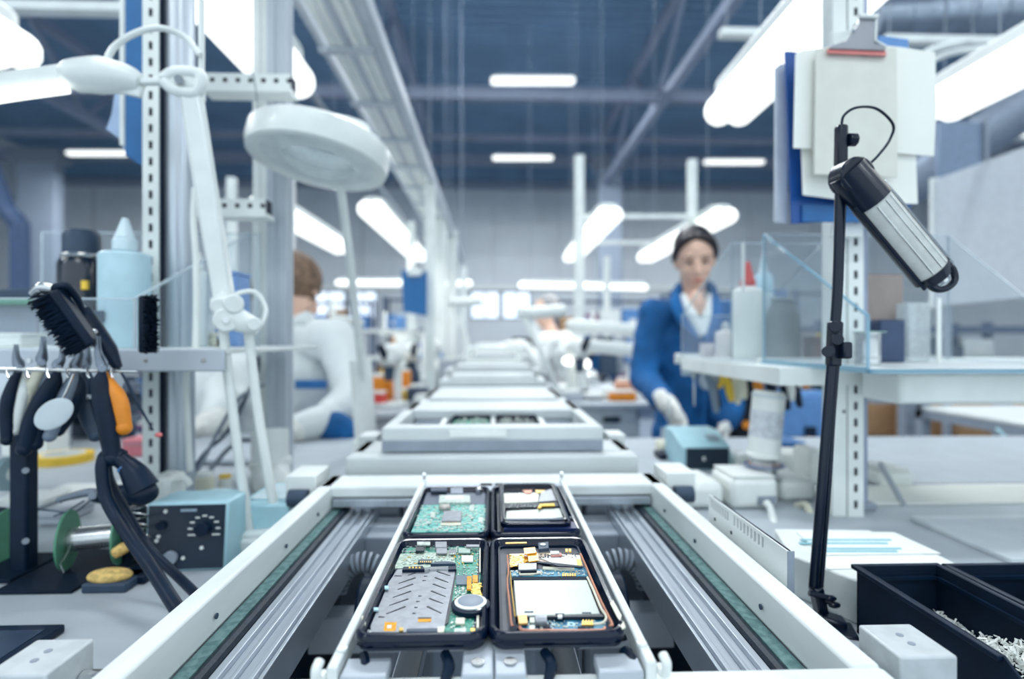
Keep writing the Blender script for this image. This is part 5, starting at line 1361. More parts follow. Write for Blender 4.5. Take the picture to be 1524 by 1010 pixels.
# rail they hang from
t = thing('hook_rail', 'thin metal rail with hooks along the ledge at the left', 'rail', P(60, 545, .60))
build('rail', MB().cyl(P(-60, 548, .605), P(205, 553, .605), .0018, n=8), STEEL, t)
for x in (10, 40, 70, 100, 130, 165): build('hook', MB().tube([P(x, 548, .605), P(x, 556, .600), P(x + 3, 562, .598)], .0012, 6), STEEL, t)


def brush(label, A_, B_, n_out, wid, thick, bl, seed, bm=BLACK, rows=4, per=20, grp='black brushes at the left', blen=None, bw=None):
    """block from A_ to B_, bristles pointing n_out"""
    t = thing('brush', label, 'brush', A_.lerp(B_, .5), grp)
    d = (B_ - A_).normalized(); n_ = (n_out - d * n_out.dot(d)).normalized(); s_ = d.cross(n_)
    build('block', MB().bar(A_, B_, wid, thick, n_), bm, t, bevel=thick * .3)
    rn = random.Random(seed); L = (B_ - A_).length; cnt = 0
    m = MB()
    for i in range(per):
        for j in range(rows):
            p = A_ + d * (L * (i + .5) / per) + s_ * (wid * .8 * ((j + .5) / rows - .5)) + n_ * thick * .4
            for k in range(3):
                q_ = n_ * bl * rn.uniform(.85, 1.05) + d * rn.uniform(-.25, .25) * bl + s_ * rn.uniform(-.2, .2) * bl
                m.tube([p, p + q_], [.0012, .0005], 4, False)
    build('bristles', m, BLACKM, t, kind='stuff')
    return t


b = brush('large black brush leaning over the pliers at the left', P(84, 432, .585), P(140, 512, .60), V((-.8, -.25, -.35)), .024, .009, .022, 3, rows=6, per=24)
build('handle', MB().tube([P(76, 430, .585), P(96, 425, .59), P(112, 440, .60), P(122, 460, .61)], [.004, .0045, .004, .003], 10), BLACK, b)
build('end_cap', MB().tube([P(48, 438, .583), P(62, 428, .583), P(80, 430, .585)], [.004, .0065, .006], 10), STEEL, b)
t = thing('anti_static_brush', 'black pen-like brush with metal ferrule behind the large brush', 'brush', P(150, 510, .62), 'black brushes at the left')
build('handle', MB().tube([P(122, 462, .62), P(140, 490, .62), P(160, 520, .62), P(176, 547, .62)], [.0085, .010, .0095, .0045], 12), BLACK, t)
build('ferrule', MB().tube([P(116, 462, .618), P(126, 462, .618)], [.0045, .006], 10, False), STEEL, t); build('metal_band', MB().ell(P(135, 494, .61), (.0075, .005, .0045), 14, 8), STEEL, t)
build('cord', MB().tube([P(176, 547, .62), P(190, 570, .63), P(205, 600, .64), P(228, 640, .66)], [.0014, .002, .002, .001], 6), DARKGREY, t); build('red_tip', MB().ell(P(236, 647, .66), (.0045, .003, .003), 10, 6), mat('pink_tip', (220, 120, 120), .5), t)
brush('round black brush hanging upright at the right end of the left shelf', P(220, 440, .645), P(220, 525, .645), V((.75, -.65, 0)), .018, .009, .010, 4, rows=5, per=26)

# ------------------------------------------------------------ black stand, iron, cables, reel, station
BB = ZBN
t = thing('tool_stand', 'upright black post stand on the bench at the left edge', 'stand', G(34, 850, HB - .0) + V((0, 0, 0)))
Yt = G(34, 852, HB).y
build('post', MB().box(P(19, 0, Yt).x, P(46, 0, Yt).x, Yt - .006, Yt + .012, BB, P(0, 556, Yt).z), BLACK, t, bevel=.003)
build('foot_plate', MB().box(P(-60, 0, Yt).x, P(48, 0, Yt).x, Yt - .03, Yt + .05, BB, BB + .005), BLACKM, t, bevel=.001)
for y_ in (700, 805): build('screw', MB().cyl(P(38, y_, Yt - .006), P(38, y_, Yt - .009), .0035, n=12), MIDGREY, t)
t = thing('dark_reel', 'dark reel with a pale face left of the black post stand', 'reel', P(6, 805, .68))
for x in (-14, 12): build('disc', MB().cyl(P(x, 800, .69), P(x + 3, 800, .69), .036, n=28), GREEN if x > 0 else DARKGREY, t)
build('core', MB().cyl(P(-14, 800, .69), P(12, 800, .69), .014, n=20), STEEL, t)
t = thing('grey_reel', 'pale grey reel leaning behind the black post stand', 'reel', P(14, 710, .8)); build('disc', MB().cyl(P(8, 705, .80), P(18, 705, .80), .024, n=28), mat('pale_teal', (160, 186, 192), .5), t); build('hub', MB().cyl(P(18, 705, .80), P(21, 705, .80), .010, n=16), WHITE2, t)
# solder reel on its base
Yr = .655
t = thing('solder_reel', 'green flanged reel of solder wire on a black base', 'reel', P(125, 835, Yr))
c0 = P(101, 803, Yr - .004); ax = V((1, .30, 0)).normalized()
rz_ = .0335
for k, off in enumerate((0, .052)):
    c_ = c0 + ax * off; build('flange', MB().cyl(c_ - ax * .0012, c_ + ax * .0012, rz_, n=32), GREEN, t, bevel=.0005)
build('wire_winding', MB().cyl(c0, c0 + ax * .052, .0125, n=24), STEEL, t)
for k in range(14): c_ = c0 + ax * (.004 + k * .0033); build('wire_turn', MB().cyl(c_ - ax * .001, c_ + ax * .001, .0131, n=20), STEEL, t)
build('axle', MB().cyl(c0 - ax * .006, c0 + ax * .058, .004, n=12), STEEL, t)
bz = P(0, 842, Yr).z
build('base_plate', MB().box(P(52, 0, Yr).x, P(160, 0, Yr).x, .60, .72, BB, BB + .004), BLACKM, t, bevel=.001)
build('cheek', MB().box(P(158, 0, Yr).x, P(185, 0, Yr).x, .665, .70, BB, P(0, 765, Yr).z), BLACK, t, bevel=.003)
build('bracket', MB().bar(c0 - ax * .006, V((c0.x, c0.y, BB)), .012, .003), BLACK, t)
build('loose_wire', MB().tube([c0 + ax * .012 + V((0, -.013, .0)), P(96, 830, .63), P(90, 838, .62), P(95, 852, .61)], .0007, 6), STEEL, t)
t = thing('sponge_tray', 'dark tray holding a yellow cleaning sponge', 'tray', P(175, 852, .63)); x0, x1 = P(140, 0, .62).x, P(205, 0, .62).x
build('tray', MB().box(x0, x1, .60, .64, BB, BB + .010), DARKGREY, t, bevel=.002)
sp = MB(); sp.ell(V(((x0 + x1) / 2 - .003, .615, BB + .013)), (.024, .014, .0075), 18, 10); sp.tube([P(168, 825, .63), P(185, 815, .635), P(200, 811, .64)], [.006, .007, .003], 10)
tag(build('sponge', sp, mat('wet_sponge', (214, 182, 112), .9, var=.25, scale=200, bump=.8), None, mods=(('REMESH', dict(mode='VOXEL', voxel_size=.002, use_smooth_shade=True)),)), 'crumpled yellow sponge lying on the dark tray', 'sponge')


def station(label, Pbl, w_, h_, dep, rz, tilt, logo=True, dial=True):
    """soldering station: pale blue case with a dark front panel; local frame at the bottom front left corner"""
    t = thing('soldering_station', label, 'machine', Pbl, 'soldering stations', rz)
    sl = h_ * math.tan(R(tilt))
    def fr(u, v, o=0):      # point on the front face
        return V((u, sl * v / h_ - o, v))
    m = MB().add([(0, 0, 0), (w_, 0, 0), (w_, dep, 0), (0, dep, 0), (0, sl, h_), (w_, sl, h_), (w_, dep, h_ * .96), (0, dep, h_ * .96)], [(0, 3, 2, 1), (4, 5, 6, 7), (0, 1, 5, 4), (1, 2, 6, 5), (2, 3, 7, 6), (3, 0, 4, 7)])
    build('case', m, LBLUE, t, bevel=.003, local=True)
    e = .003
    pn = MB().add([fr(e, e), fr(w_ - e, e), fr(w_ - e, h_ - e), fr(e, h_ - e), fr(e, e, .0015), fr(w_ - e, e, .0015), fr(w_ - e, h_ - e, .0015), fr(e, h_ - e, .0015)], [(4, 5, 6, 7), (0, 1, 5, 4), (1, 2, 6, 5), (2, 3, 7, 6), (3, 0, 4, 7), (3, 2, 1, 0)])
    panel = build('front_panel', pn, mat('station_panel', (14, 36, 56), .35), t, local=True)
    if dial:
        c_ = fr(w_ * .72, h_ * .62, .001)
        build('dial', MB().cyl(c_, c_ + V((0, -.010, .001)), w_ * .085, n=24), BLACK, t, local=True, bevel=.0008)
        for k in range(9):
            a = R(210 - k * 30); p = fr(w_ * .72 + w_ * .17 * math.cos(a), h_ * .62 + w_ * .155 * math.sin(a), .0018)
            build('scale_mark', MB().obox(p, (.0052, .0008, .0018) if k not in (0, 8) else (.009, .0008, .0016)), WHITE2, panel, local=True)
        c_ = fr(w_ * .34, h_ * .22, .001); build('socket', MB().cyl(c_, c_ + V((0, -.006, 0)), w_ * .085, n=24), MIDGREY, t, local=True, bevel=.001)
        c_ = fr(w_ * .28, h_ * .82, .0)
        for u, v_ in ((.24, .88), (.17, .52), (.15, .46), (.48, .2), (.70, .34)):
            c_ = fr(w_ * u, h_ * v_, .001); build('indicator', MB().cyl(c_, c_ + V((0, -.0015, 0)), .0022, n=10), WHITE2, panel, local=True)
        c_ = fr(w_ * .2, h_ * .68, .001); build('switch', MB().cyl(c_, c_ + V((0, -.004, 0)), w_ * .06, n=16), BLACK, t, local=True)
        build('label_print', MB().add([fr(w_ * .42, h_ * .87, .0019), fr(w_ * .62, h_ * .87, .0019), fr(w_ * .62, h_ * .91, .0019), fr(w_ * .42, h_ * .91, .0019)], [(0, 1, 2, 3)]), mat('panel_print', (150, 170, 186), .5), panel, local=True)
    return t


pb = G(213, 852, HB); station('soldering station with dark dial panel at the left beside the frame', V((pb.x, pb.y, BB)), .092, .078, .075, R(3), 6)
bpy.context.view_layer.update()
t = thing('blue_case', 'pale blue case behind the soldering station under the swing lamp arms', 'box', P(370, 800, .74)); a = P(350, 0, .72); b = P(440, 0, .74)
build('body', MB().box(a.x, -.262, .72, .83, BB, P(0, 748, .74).z), LBLUE, t, bevel=.003); build('lid', MB().box(a.x + .01, -.268, .74, .81, P(0, 748, .74).z, P(0, 738, .76).z), mat('milky_cap', (206, 224, 230), .4), t, bevel=.002)

t = thing('soldering_iron', 'black soldering iron hanging in its coil holder, left', 'tool', P(200, 715, .61))
build('grip', MB().tube([P(172, 680, .60), P(185, 688, .60), P(200, 705, .60), P(214, 728, .60)], [.0085, .0085, .013, .0155], 14), BLACK, t)
build('knob', MB().ell(P(211, 733, .60), (.0165, .014, .013), 18, 12), BLACK, t); build('blue_ring', MB().cyl(P(188, 692, .60), P(191, 696, .60), .0098, n=16), BLUEL, t)
build('collar', MB().tube([P(152, 690, .60), P(156, 678, .60), P(168, 672, .60), P(184, 678, .60)], .006, 12), BLACK, t)
tag(build('tool_cable', MB().tube([P(155, 680, .595), P(152, 700, .59), P(160, 745, .585), P(190, 795, .57), P(225, 845, .54), P(255, 892, .50), P(280, 930, .47)], .0062, 12, True, 8), BLACK), 'thick black cable dropping from the soldering iron to the frame, left one', 'cable', 'black cables of the soldering iron')
tag(build('tool_cable', MB().tube([P(158, 682, .61), P(164, 715, .61), P(190, 765, .605), P(222, 815, .59), P(262, 855, .57), P(292, 884, .54)], .0046, 12, True, 8), BLACK), 'thinner black cable crossing in front of the soldering station', 'cable', 'black cables of the soldering iron')
pliers('black cutters lying behind the reel', .66, (138, 738), (90, 748), [(160, 735), (180, 732), (200, 728)], [(160, 742), (180, 745), (200, 740)], BLACK, BLACK, w=.009)
t = thing('tweezer_wire', 'thin wires lying behind the black cutters', 'wire', P(110, 755, .67))
for i, pts in enumerate((((50, 757), (80, 760), (110, 762), (140, 740)), ((80, 768), (100, 760), (125, 745)), ((225, 745), (240, 765), (255, 790)))): build('wire', MB().tube([P(x, y, .67) for x, y in pts], .0009, 6), DARKGREY, t)
t = thing('coil_holder', 'metal coil spring of the iron holder behind the cables', 'holder', P(215, 770, .64)); m = MB()
m.tube([P(205 + 14 * math.cos(k * .9) + k * .25, 752 + k * 2.2, .64 + .012 * math.sin(k * .9)) for k in range(30)], .0009, 6, True, 3); build('coil', m, STEEL, t); build('base', MB().box(P(190, 0, .64).x, P(232, 0, .64).x, .62, .66, BB, BB + .01), BLACK, t, bevel=.002)
t = thing('dark_tablet', 'dark flat tablet lying at the bottom left corner of the bench', 'tablet', G(0, 965, HB)); a = G(98, 940, HB)
build('body', MB().box(a.x - .22, a.x, .30, a.y, BB, BB + .008), BLACK, t, bevel=.002); build('screen', MB().box(a.x - .21, a.x - .01, .31, a.y - .012, BB + .008, BB + .0085), mat('dark_screen', (50, 66, 88), .25), t)
for i, (px, py, Y, rr, m_, lab, nm) in enumerate(((95, 668, 1.25, .055, YELLOW, 'roll of yellow tape on the bench behind the pliers', 'tape_roll'),)):
    p = P(px, py, Y); t = thing(nm, lab, 'tape', (p.x, Y, BB))
    build('roll', MB().lathe([(rr * .72, 0), (rr, 0), (rr, .018), (rr * .72, .018), (rr * .72, 0)], (p.x, Y, BB), 36), YELLOW, t); build('core', MB().lathe([(rr * .66, 0), (rr * .72, 0), (rr * .72, .019), (rr * .66, .019), (rr * .66, 0)], (p.x, Y, BB), 36), WHITE2, t)
# pale machines and jars behind the station
def jar(nm, lab, px, py0, py1, wpx, Y, m_, capm=None, cat='jar', grp='jars and cups behind the left soldering station', zb=None):
    p = P(px, py1, Y); hh = P(px, py0, Y).z; zb = BB if zb is None else zb
    t = thing(nm, lab, cat, (p.x, Y, zb), grp); r_ = wpx / 2 * Y / F
    build('body', MB().lathe([(r_ * .9, 0), (r_, .004), (r_, (hh - zb) * .8), (r_ * .8, (hh - zb) * .86), (r_ * .8, (hh - zb) * .9)], (p.x, Y, zb), 22), m_, t)
    build('cap', MB().lathe([(r_ * .86, (hh - zb) * .86), (r_ * .86, hh - zb - .002), (r_ * .8, hh - zb), (.0001, hh - zb)], (p.x, Y, zb), 22), capm or WHITE2, t); return t


jar('plastic_jar', 'white jar standing behind the soldering station, nearer the slotted post', 305, 702, 740, 26, .95, CREAM, WHITE2)
jar('plastic_jar', 'white jar with a yellowish cap behind the soldering station', 335, 706, 742, 20, .98, WHITE2, YELLOW)
jar('glass_dish', 'wide clear dish behind the soldering station', 325, 730, 752, 46, .88, GLASS, mat('milky_cap', (206, 224, 230), .4))
jar('plastic_jar', 'small white cup near the foot of the swing lamp', 285, 735, 758, 20, .86, WHITE2)
t = thing('white_adapter', 'white plastic adapter block at the foot of the left slotted post', 'box', P(245, 745, .8)); a = P(228, 0, .8); b = P(262, 0, .8); build('body', MB().box(a.x, b.x, .78, .83, BB, P(0, 708, .8).z), WHITE2, t, bevel=.006); build('plug', MB().tube([P(262, 715, .8), P(275, 712, .8), P(283, 722, .8)], .005, 8), WHITE2, t)
for i, (px0, px1, py0, py1, Y, m_, lab) in enumerate(((52, 130, 735, 775, .95, WHITE2, 'low white case behind the solder reel'), (55, 90, 760, 800, .82, mat('grey_case', (186, 192, 200), .5), 'small grey case between post stand and reel'), (150, 205, 742, 770, 1.0, WHITE, 'low white case behind the iron'), (-20, 60, 745, 790, .9, WHITE2, 'white case at the left edge behind the post stand'),
                                         (0, 70, 640, 672, 1.3, WHITE2, 'white box at the far left on the bench'), (180, 215, 655, 672, 1.3, mat('rosy_pad', (206, 120, 130), .6), 'rose coloured pad on the bench behind the slotted post'))):
    a = P(px0, 0, Y); b = P(px1, 0, Y); t = thing('white_case' if m_ is not None else '', lab, 'case', (a.x, Y, BB), 'cases on the left bench'); zt_ = max(P(0, py0, Y).z, BB + .01)
    build('body', MB().box(a.x, b.x, Y, Y + .07, BB, zt_), m_, t, bevel=.004); build('lid_line', MB().box(a.x - .001, b.x + .001, Y - .001, Y + .071, zt_ - .012, zt_ - .010), MIDGREY, t)
t = thing('component_rack', 'dark rack with small drawers behind the pliers', 'rack', P(130, 640, 1.5)); 
for i in range(3):
    for j in range(4):
        a = P(68 + i * 42, 632 - j * 16, 1.5); mm = [DARKGREY, BLACK, mat('drab_grey', (92, 104, 120), .5)][(i + j) % 3]; build('drawer', MB().box(a.x, a.x + .066, 1.5, 1.56, a.z, a.z + .025), mm, t, bevel=.002)
a = P(64, 650, 1.56); b = P(196, 560, 1.56); build('back', MB().box(a.x, b.x, 1.56, 1.58, BB, b.z), DARKGREY, t)
t = thing('equipment_shelf', 'open steel frame with dark instruments behind the swing lamp arms', 'rack', P(350, 720, 1.25))
for y_ in (682, 732): a = P(262, y_, 1.22); b = P(400, y_, 1.22); build('shelf', MB().box(a.x, b.x, 1.2, 1.38, a.z - .008, a.z), ALU_MATT, t)
for px in (266, 396): a = P(px, 0, 1.22); build('leg', MB().box(a.x - .008, a.x + .008, 1.2, 1.22, BB, P(0, 680, 1.2).z), ALU_MATT, t)
for i, px in enumerate((285, 312, 340, 368)): a = P(px, 728, 1.26); build('instrument', MB().box(a.x - .018, a.x + .018, 1.24, 1.32, a.z, a.z + (.045 if i % 2 else .06)), DARKGREY if i % 2 else MIDGREY, t, bevel=.004)
for i, (pts, m_, lab) in enumerate((([(395, 570), (350, 600), (300, 690), (262, 760)], MIDGREY, 'grey cable slanting behind the lower arms of the swing lamp'), ([(290, 745), (320, 690), (360, 655), (400, 670), (410, 700)], MIDGREY, 'grey hose arching behind the swing lamp'), ([(270, 745), (300, 680), (340, 640), (380, 560), (385, 530)], DARKGREY, 'thin dark cable rising behind the swing lamp'))):
    tag(build('loose_cable', MB().tube([P(x, y, 1.02 + .03 * i) for x, y in pts], .0035 + .001 * (i == 1), 8), m_), lab, 'cable', 'loose cables behind the swing lamp')

# ------------------------------------------------------------ white swing lamp at left
YS = .72
t = thing('swing_lamp', 'white two-armed swing lamp with its tube head at the left edge', 'lamp', P(385, 785, YS))
SW = mat('white_enamel', (226, 231, 228), .3, var=.03, coat=.2)
build('lower_arm', MB().tube([P(332, 490, YS), P(350, 640, YS), P(372, 800, YS)], .0062, 12, flat=.9), SW, t)
build('lower_arm', MB().tube([P(368, 480, YS + .01), P(385, 620, YS + .01), P(414, 790, YS + .01)], .0062, 12, flat=.9), SW, t)
build('foot', MB().bar(P(362, 806, YS), P(424, 800, YS), .03, .03), SW, t, bevel=.004)
build('foot_clamp', MB().box(P(362, 0, YS).x, P(420, 0, YS).x, YS - .02, YS + .03, BB, P(0, 800, YS).z), SW, t, bevel=.004)
build('elbow_plate', MB().tube([P(322, 440, YS - .012), P(345, 470, YS - .012), P(385, 488, YS - .012)], [.011, .017, .010], 14, flat=.45), SW, t)
for x, y, r_ in ((336, 476, .015), (348, 452, .012), (378, 482, .009), (325, 455, .010)): build('elbow_disc', MB().cyl(P(x, y, YS - .022), P(x, y, YS + .012), r_, n=24), SW, t, bevel=.002)
build('elbow_bolt', MB().cyl(P(336, 476, YS - .026), P(336, 476, YS - .02), .004, n=12), STEEL, t)
build('upper_arm', MB().bar(P(284, 128, YS + .004), P(338, 470, YS + .004), .016, .024), SW, t, bevel=.003)
build('upper_rod', MB().tube([P(300, 0, YS + .02), P(300, 110, YS + .02), P(302, 150, YS + .015)], .004, 8), SW, t)
build('upper_rod', MB().tube([P(272, 150, YS + .016), P(300, 330, YS + .016), P(326, 460, YS + .01)], .0030, 8), SW, t)
build('head_bracket', MB().tube([P(243, 118, YS), P(262, 108, YS), P(298, 112, YS), P(292, 138, YS), P(262, 134, YS), P(243, 120, YS)], .008, 10), SW, t)
build('head_bracket_plate', MB().bar(P(246, 121, YS), P(298, 123, YS), .008, .024), SW, t, bevel=.003)
build('bracket_bolt', MB().cyl(P(266, 118, YS - .012), P(266, 118, YS + .006), .0055, n=14), STEEL, t)
build('neck_bar', MB().bar(P(196, 122, YS), P(250, 121, YS), .010, .0085), SW, t, bevel=.002)
hd_ = MB().tube([P(96, 122, YS), P(110, 114, YS), P(150, 112, YS), P(190, 118, YS), P(210, 124, YS)], [.012, .020, .023, .018, .010], 18); build('head_cover', hd_, SW, t)
build('head_fin', MB().bar(P(178, 130, YS), P(212, 138, YS), .008, .014), SW, t, bevel=.002)
build('shade', MB().tube([P(-140, 150, YS - .03), P(0, 128, YS - .01), P(104, 113, YS)], .0155, 16, flat=.9), SW, t)
build('lit_tube', MB().tube([P(-120, 165, YS - .045), P(0, 144, YS - .025), P(100, 130, YS - .012)], .0075, 12), LAMP, t)
build('cable', MB().tube([P(156, 95, YS), P(172, 68, YS), P(205, 48, YS), P(240, 42, YS), P(275, 55, YS + .01), P(298, 82, YS + .01)], .0040, 10, True, 8), SW, t)
build('cable', MB().tube([P(336, 452, YS), P(356, 436, YS + .01), P(382, 436, YS + .02), P(396, 462, YS + .02), P(384, 488, YS + .01), P(360, 486, YS), P(330, 450, YS)], .0032, 8, True, 8), SW, t)
tag(build('post_cable', MB().tube([P(290, 280, .8), P(288, 330, .8), P(292, 400, .8), P(290, 520, .81), P(277, 560, .82), P(283, 700, .84)], .0045, 8), WHITE2), 'white cable running down beside the arm of the swing lamp', 'cable')
tag(build('fine_wire', MB().tube([P(343, 0, .95), P(360, 60, .95), P(378, 118, .95), P(384, 170, .95)], .0008, 6), DARKGREY), 'fine dark wire hanging before the top left tube lamp', 'wire')

# ------------------------------------------------------------ round magnifier lamp
YM = 1.0
def magnifier(label, C_, rad, hgt, rot, arms, group='round magnifier lamps', detail=True):
    t = thing('magnifier_lamp', label, 'lamp', C_, group)
    M_ = Matrix.Translation(C_) @ rot.to_4x4()
    r_ = rad
    build('ring_housing', MB(M_).lathe([(r_ * .58, hgt * .5), (r_ * .9, hgt * .5), (r_ * .985, hgt * .34), (r_, -hgt * .1), (r_ * .97, -hgt * .45), (r_ * .90, -hgt * .5), (r_ * .58, -hgt * .1), (r_ * .58, hgt * .5)], n=48), SW, t)
    build('underside', MB(M_).lathe([(r_ * .90, -hgt * .5), (r_ * .88, -hgt * .42), (r_ * .84, -hgt * .38), (r_ * .62, -hgt * .34), (r_ * .58, -hgt * .40), (r_ * .54, -hgt * .46), (r_ * .50, -hgt * .40), (r_ * .50, hgt * .5), (r_ * .9, hgt * .45), (r_ * .90, -hgt * .5)], n=48), mat('frosted_ring', (214, 222, 222), .4), t)
    build('lens', MB(M_).lathe([(.0001, -hgt * .30), (r_ * .3, -hgt * .27), (r_ * .5, -hgt * .18), (r_ * .5, hgt * .1), (.0001, hgt * .2)], n=36), GLASS, t)
    if detail:
        build('handle', MB(M_).tube([(-r_ * .55, -r_ * .1, hgt * .5), (-r_ * .55, -r_ * .1, hgt * 1.25), (-r_ * .3, 0, hgt * 1.42), (r_ * .3, 0, hgt * 1.40), (r_ * .62, 0, hgt * 1.12), (r_ * .64, 0, hgt * .35)], r_ * .035, 10), SW, t)
        build('knob', MB(M_).cap((r_ * .34, -.02, hgt * .5), (r_ * .34, -.02, hgt * .78), r_ * .07), SW, t)
    for a in arms: build('arm', MB().tube(a, .009, 10, False), SW, t)
    return t


magnifier('large white round magnifier lamp hanging beside the grooved post', P(476, 226, YM), .124, .050, Euler((R(-7), R(7), 0)).to_matrix(), [[P(505, 268, YM + .1), P(520, 380, YM + .2), P(537, 535, YM + .3), P(548, 650, YM + .35), P(550, 690, YM + .36)]])
t = thing('lamp_sleeve', 'wide white sleeve around the foot of the round magnifier arm', 'sleeve', P(545, 650, 1.34)); build('sleeve', MB().cyl(P(536, 535, 1.33), P(545, 655, 1.33), .026, n=20), WHITE2, t); build('foot', MB().cyl(P(546, 655, 1.33), P(546, 672, 1.33), .034, n=20), WHITE2, t)


# ------------------------------------------------------------ right shelf and clear boxes
SR = CZ - .037
XS = .478
t = thing('glass_shelf', 'pale shelf with blue-edged glass at the right, carrying the tin can', 'shelf', (.9, .82, SR))
build('shelf_plate', MB().box(XS + .004, 1.5, .69, .97, SR - .006, SR), mat('frosted_shelf', (214, 220, 220), .35, var=.03), t, bevel=.001)
build('glass_edge', MB().box(XS, 1.5, .684, .69, SR - .0065, SR - .001), ACRYLB, t); build('glass_edge', MB().box(XS, XS + .004, .684, .97, SR - .0065, SR - .001), ACRYLB, t)
build('bracket', MB().box(.545, .86, .72, .80, SR - .050, SR - .0065), WHITE, t, bevel=.006)
build('back_rail', MB().box(XS, 1.5, .97, .985, SR - .02, SR + .004), WHITE, t, bevel=.002)
t = thing('glass_shelf', 'pale shelf behind the black lamp carrying the white bottles', 'shelf', (.5, 1.1, SR), )
build('shelf_plate', MB().box(.434, .66, .99, 1.28, SR - .010, SR), mat('frosted_shelf', (214, 220, 220), .35, var=.03), t, bevel=.001)
build('end_rail', MB().box(.430, .66, 1.28, 1.295, SR - .02, SR + .004), WHITE, t, bevel=.002)
a = P(1340, 566, .95); b = P(1515, 551, .95); tag(build('power_bar', MB().box(a.x, b.x, .93, .965, SR - .040, SR - .0065), BLACK, None, bevel=.004), 'black power bar fixed under the right shelf', 'power bar')
t = thing('acrylic_box', 'clear acrylic box with a sloping left side around the white bottles at right', 'box', (.5, 1.1, SR))
yn, yr = .995, 1.262
xB0, xB1 = .437, .607
zt1 = P(0, 355, yn).z; zt0 = P(0, 468, yr).z
acr(t, [(xB0, yn, SR), (xB1, yn, SR), (xB1, yn, zt1), (xB0, yn, zt1)], .003)
acr(t, [(xB0, yr, SR), (xB1, yr, SR), (xB1, yr, zt0), (xB0, yr, zt0)], .003)
acr(t, [(xB0, yn, SR), (xB0, yr, SR), (xB0, yr, zt0), (xB0, yn, zt1)], .003)
acr(t, [(xB1, yn, SR), (xB1, yr, SR), (xB1, yr, zt0), (xB1, yn, zt1)], .003)
build('hanging_strip', MB().box(P(1104, 0, .99).x, P(1108, 0, .99).x, .987, .992, P(0, 430, .99).z, zt1), WHITE2, t, bevel=.001)
t = thing('acrylic_box', 'large clear acrylic box behind the black lamp at right, around the tin', 'box', (.7, .85, SR))
ya, yc = .69, .962
xc = P(1411, 0, yc).x; zt_ = P(0, 341, yc).z; zlo = P(0, 468, ya).z
acr(t, [(XS + .003, yc, SR), (xc, yc, SR), (xc, yc, zt_), (XS + .003, yc, zt_)], .003)
acr(t, [(XS + .002, ya, SR), (XS + .002, yc, SR), (XS + .002, yc, zt_), (XS + .002, ya, zlo)], .004, em=ACRYLB)
acr(t, [(xc, ya + .10, SR), (xc, yc, SR), (xc, yc, zt_), (xc, ya + .10, P(0, 462, ya + .1).z)], .003)
build('inner_strip', MB().box(P(1394, 0, .86).x, P(1400, 0, .86).x, .858, .862, SR, P(0, 440, .86).z), WHITE2, t, bevel=.001)


def bot(px, ybot, ytop, wpx, Y, m_, lab, **k):
    x = P(px, 0, Y).x; h_ = P(0, ytop, Y).z - SR
    return bottle(k.pop('nm', 'white_bottle'), lab, V((x, Y, SR)), wpx / 2 * Y / F, h_, m_, **k)


WB = mat('milky_bottle', (244, 246, 240), .35, var=.02)
bot(1113, 530, 422, 46, 1.10, WB, 'tall milky bottle with a red pointed cap in the right clear box', cap_m=RED, tip=.036, tipm=RED, neck=.42, shoulder=.1, caph=.014)
bot(1136, 530, 432, 34, 1.20, mat('pale_aqua', (206, 226, 232), .35), 'milky bottle with a pale blue cap and pointed nozzle behind the red-capped one', cap_m=mat('aqua_cap', (190, 222, 234), .4), tip=.042, tipm=mat('milky_cap', (206, 224, 230), .4), neck=.70, shoulder=.06, caph=.040)
bot(1080, 530, 490, 30, 1.16, mat('rosy_bottle', (226, 222, 222), .35), 'small milky bottle with a round cap at the left of the right clear box', cap_m=GLASS, tip=.006, tipm=GLASS, neck=.38, shoulder=.12, caph=.012)
t = bot(1165, 530, 446, 48, 1.08, GLASS, 'wide clear glass jar right of the red-capped bottle', cap_m=mat('grey_lid', (176, 186, 190), .4), tip=None, neck=.62, shoulder=.25, caph=.008, nm='glass_jar')
t['category'] = 'jar'
build('contents', MB().lathe([(.0001, .003), (.021, .003), (.021, .055), (.0001, .055)], (P(1165, 0, 1.08).x, 1.08, SR), 20), mat('jar_contents', (212, 216, 208), .6), t)
for i, (px0, px1, py0, Y, m_, lab) in enumerate(((1190, 1215, 493, 1.12, mat('pale_carton', (216, 210, 214), .5), 'pale carton behind the black lamp in the clear box'), (1208, 1238, 502, 1.05, mat('coral_carton', (212, 122, 112), .5), 'coral red carton beside the black lamp in the clear box'), (1048, 1064, 512, 1.18, mat('pale_carton', (216, 210, 214), .5), 'small pale carton at the left end of the right shelf'),
                                         (1150, 1172, 428, 1.22, BLUEL, 'pale blue block behind the glass jar'), (1310, 1348, 475, .86, mat('slate_box', (52, 72, 104), .5), 'dark rounded box behind the tin in the large clear box'), (1352, 1386, 448, .88, GLASS, 'cloudy clear bag-like box at right in the large clear box'), (1288, 1345, 404, .925, mat('brown_pack', (158, 146, 140), .7), 'dull brown pack high in the large clear box'), (1205, 1226, 495, 1.14, YELLOW, 'yellow carton corner behind the coral carton'))):
    a = P(px0, 0, Y); b = P(px1, 0, Y); zt2 = P(0, py0, Y).z
    z0_ = SR if 'high' not in lab else SR
    t = thing('small_carton', lab, 'box', (a.x, Y, z0_), 'cartons in the right clear boxes'); build('body', MB().box(a.x, b.x, Y, Y + .03, z0_, zt2), m_, t, bevel=.003); build('flap', MB().box(a.x + .001, b.x - .001, Y + .001, Y + .029, zt2, zt2 + .0015), m_, t)
xt = P(1291, 0, .78).x; rt = 18 * .78 / F; ht = P(0, 494, .78).z
t = thing('tin_can', 'shiny tin can with a greenish lid on the right shelf edge', 'can', (xt, .78, SR))
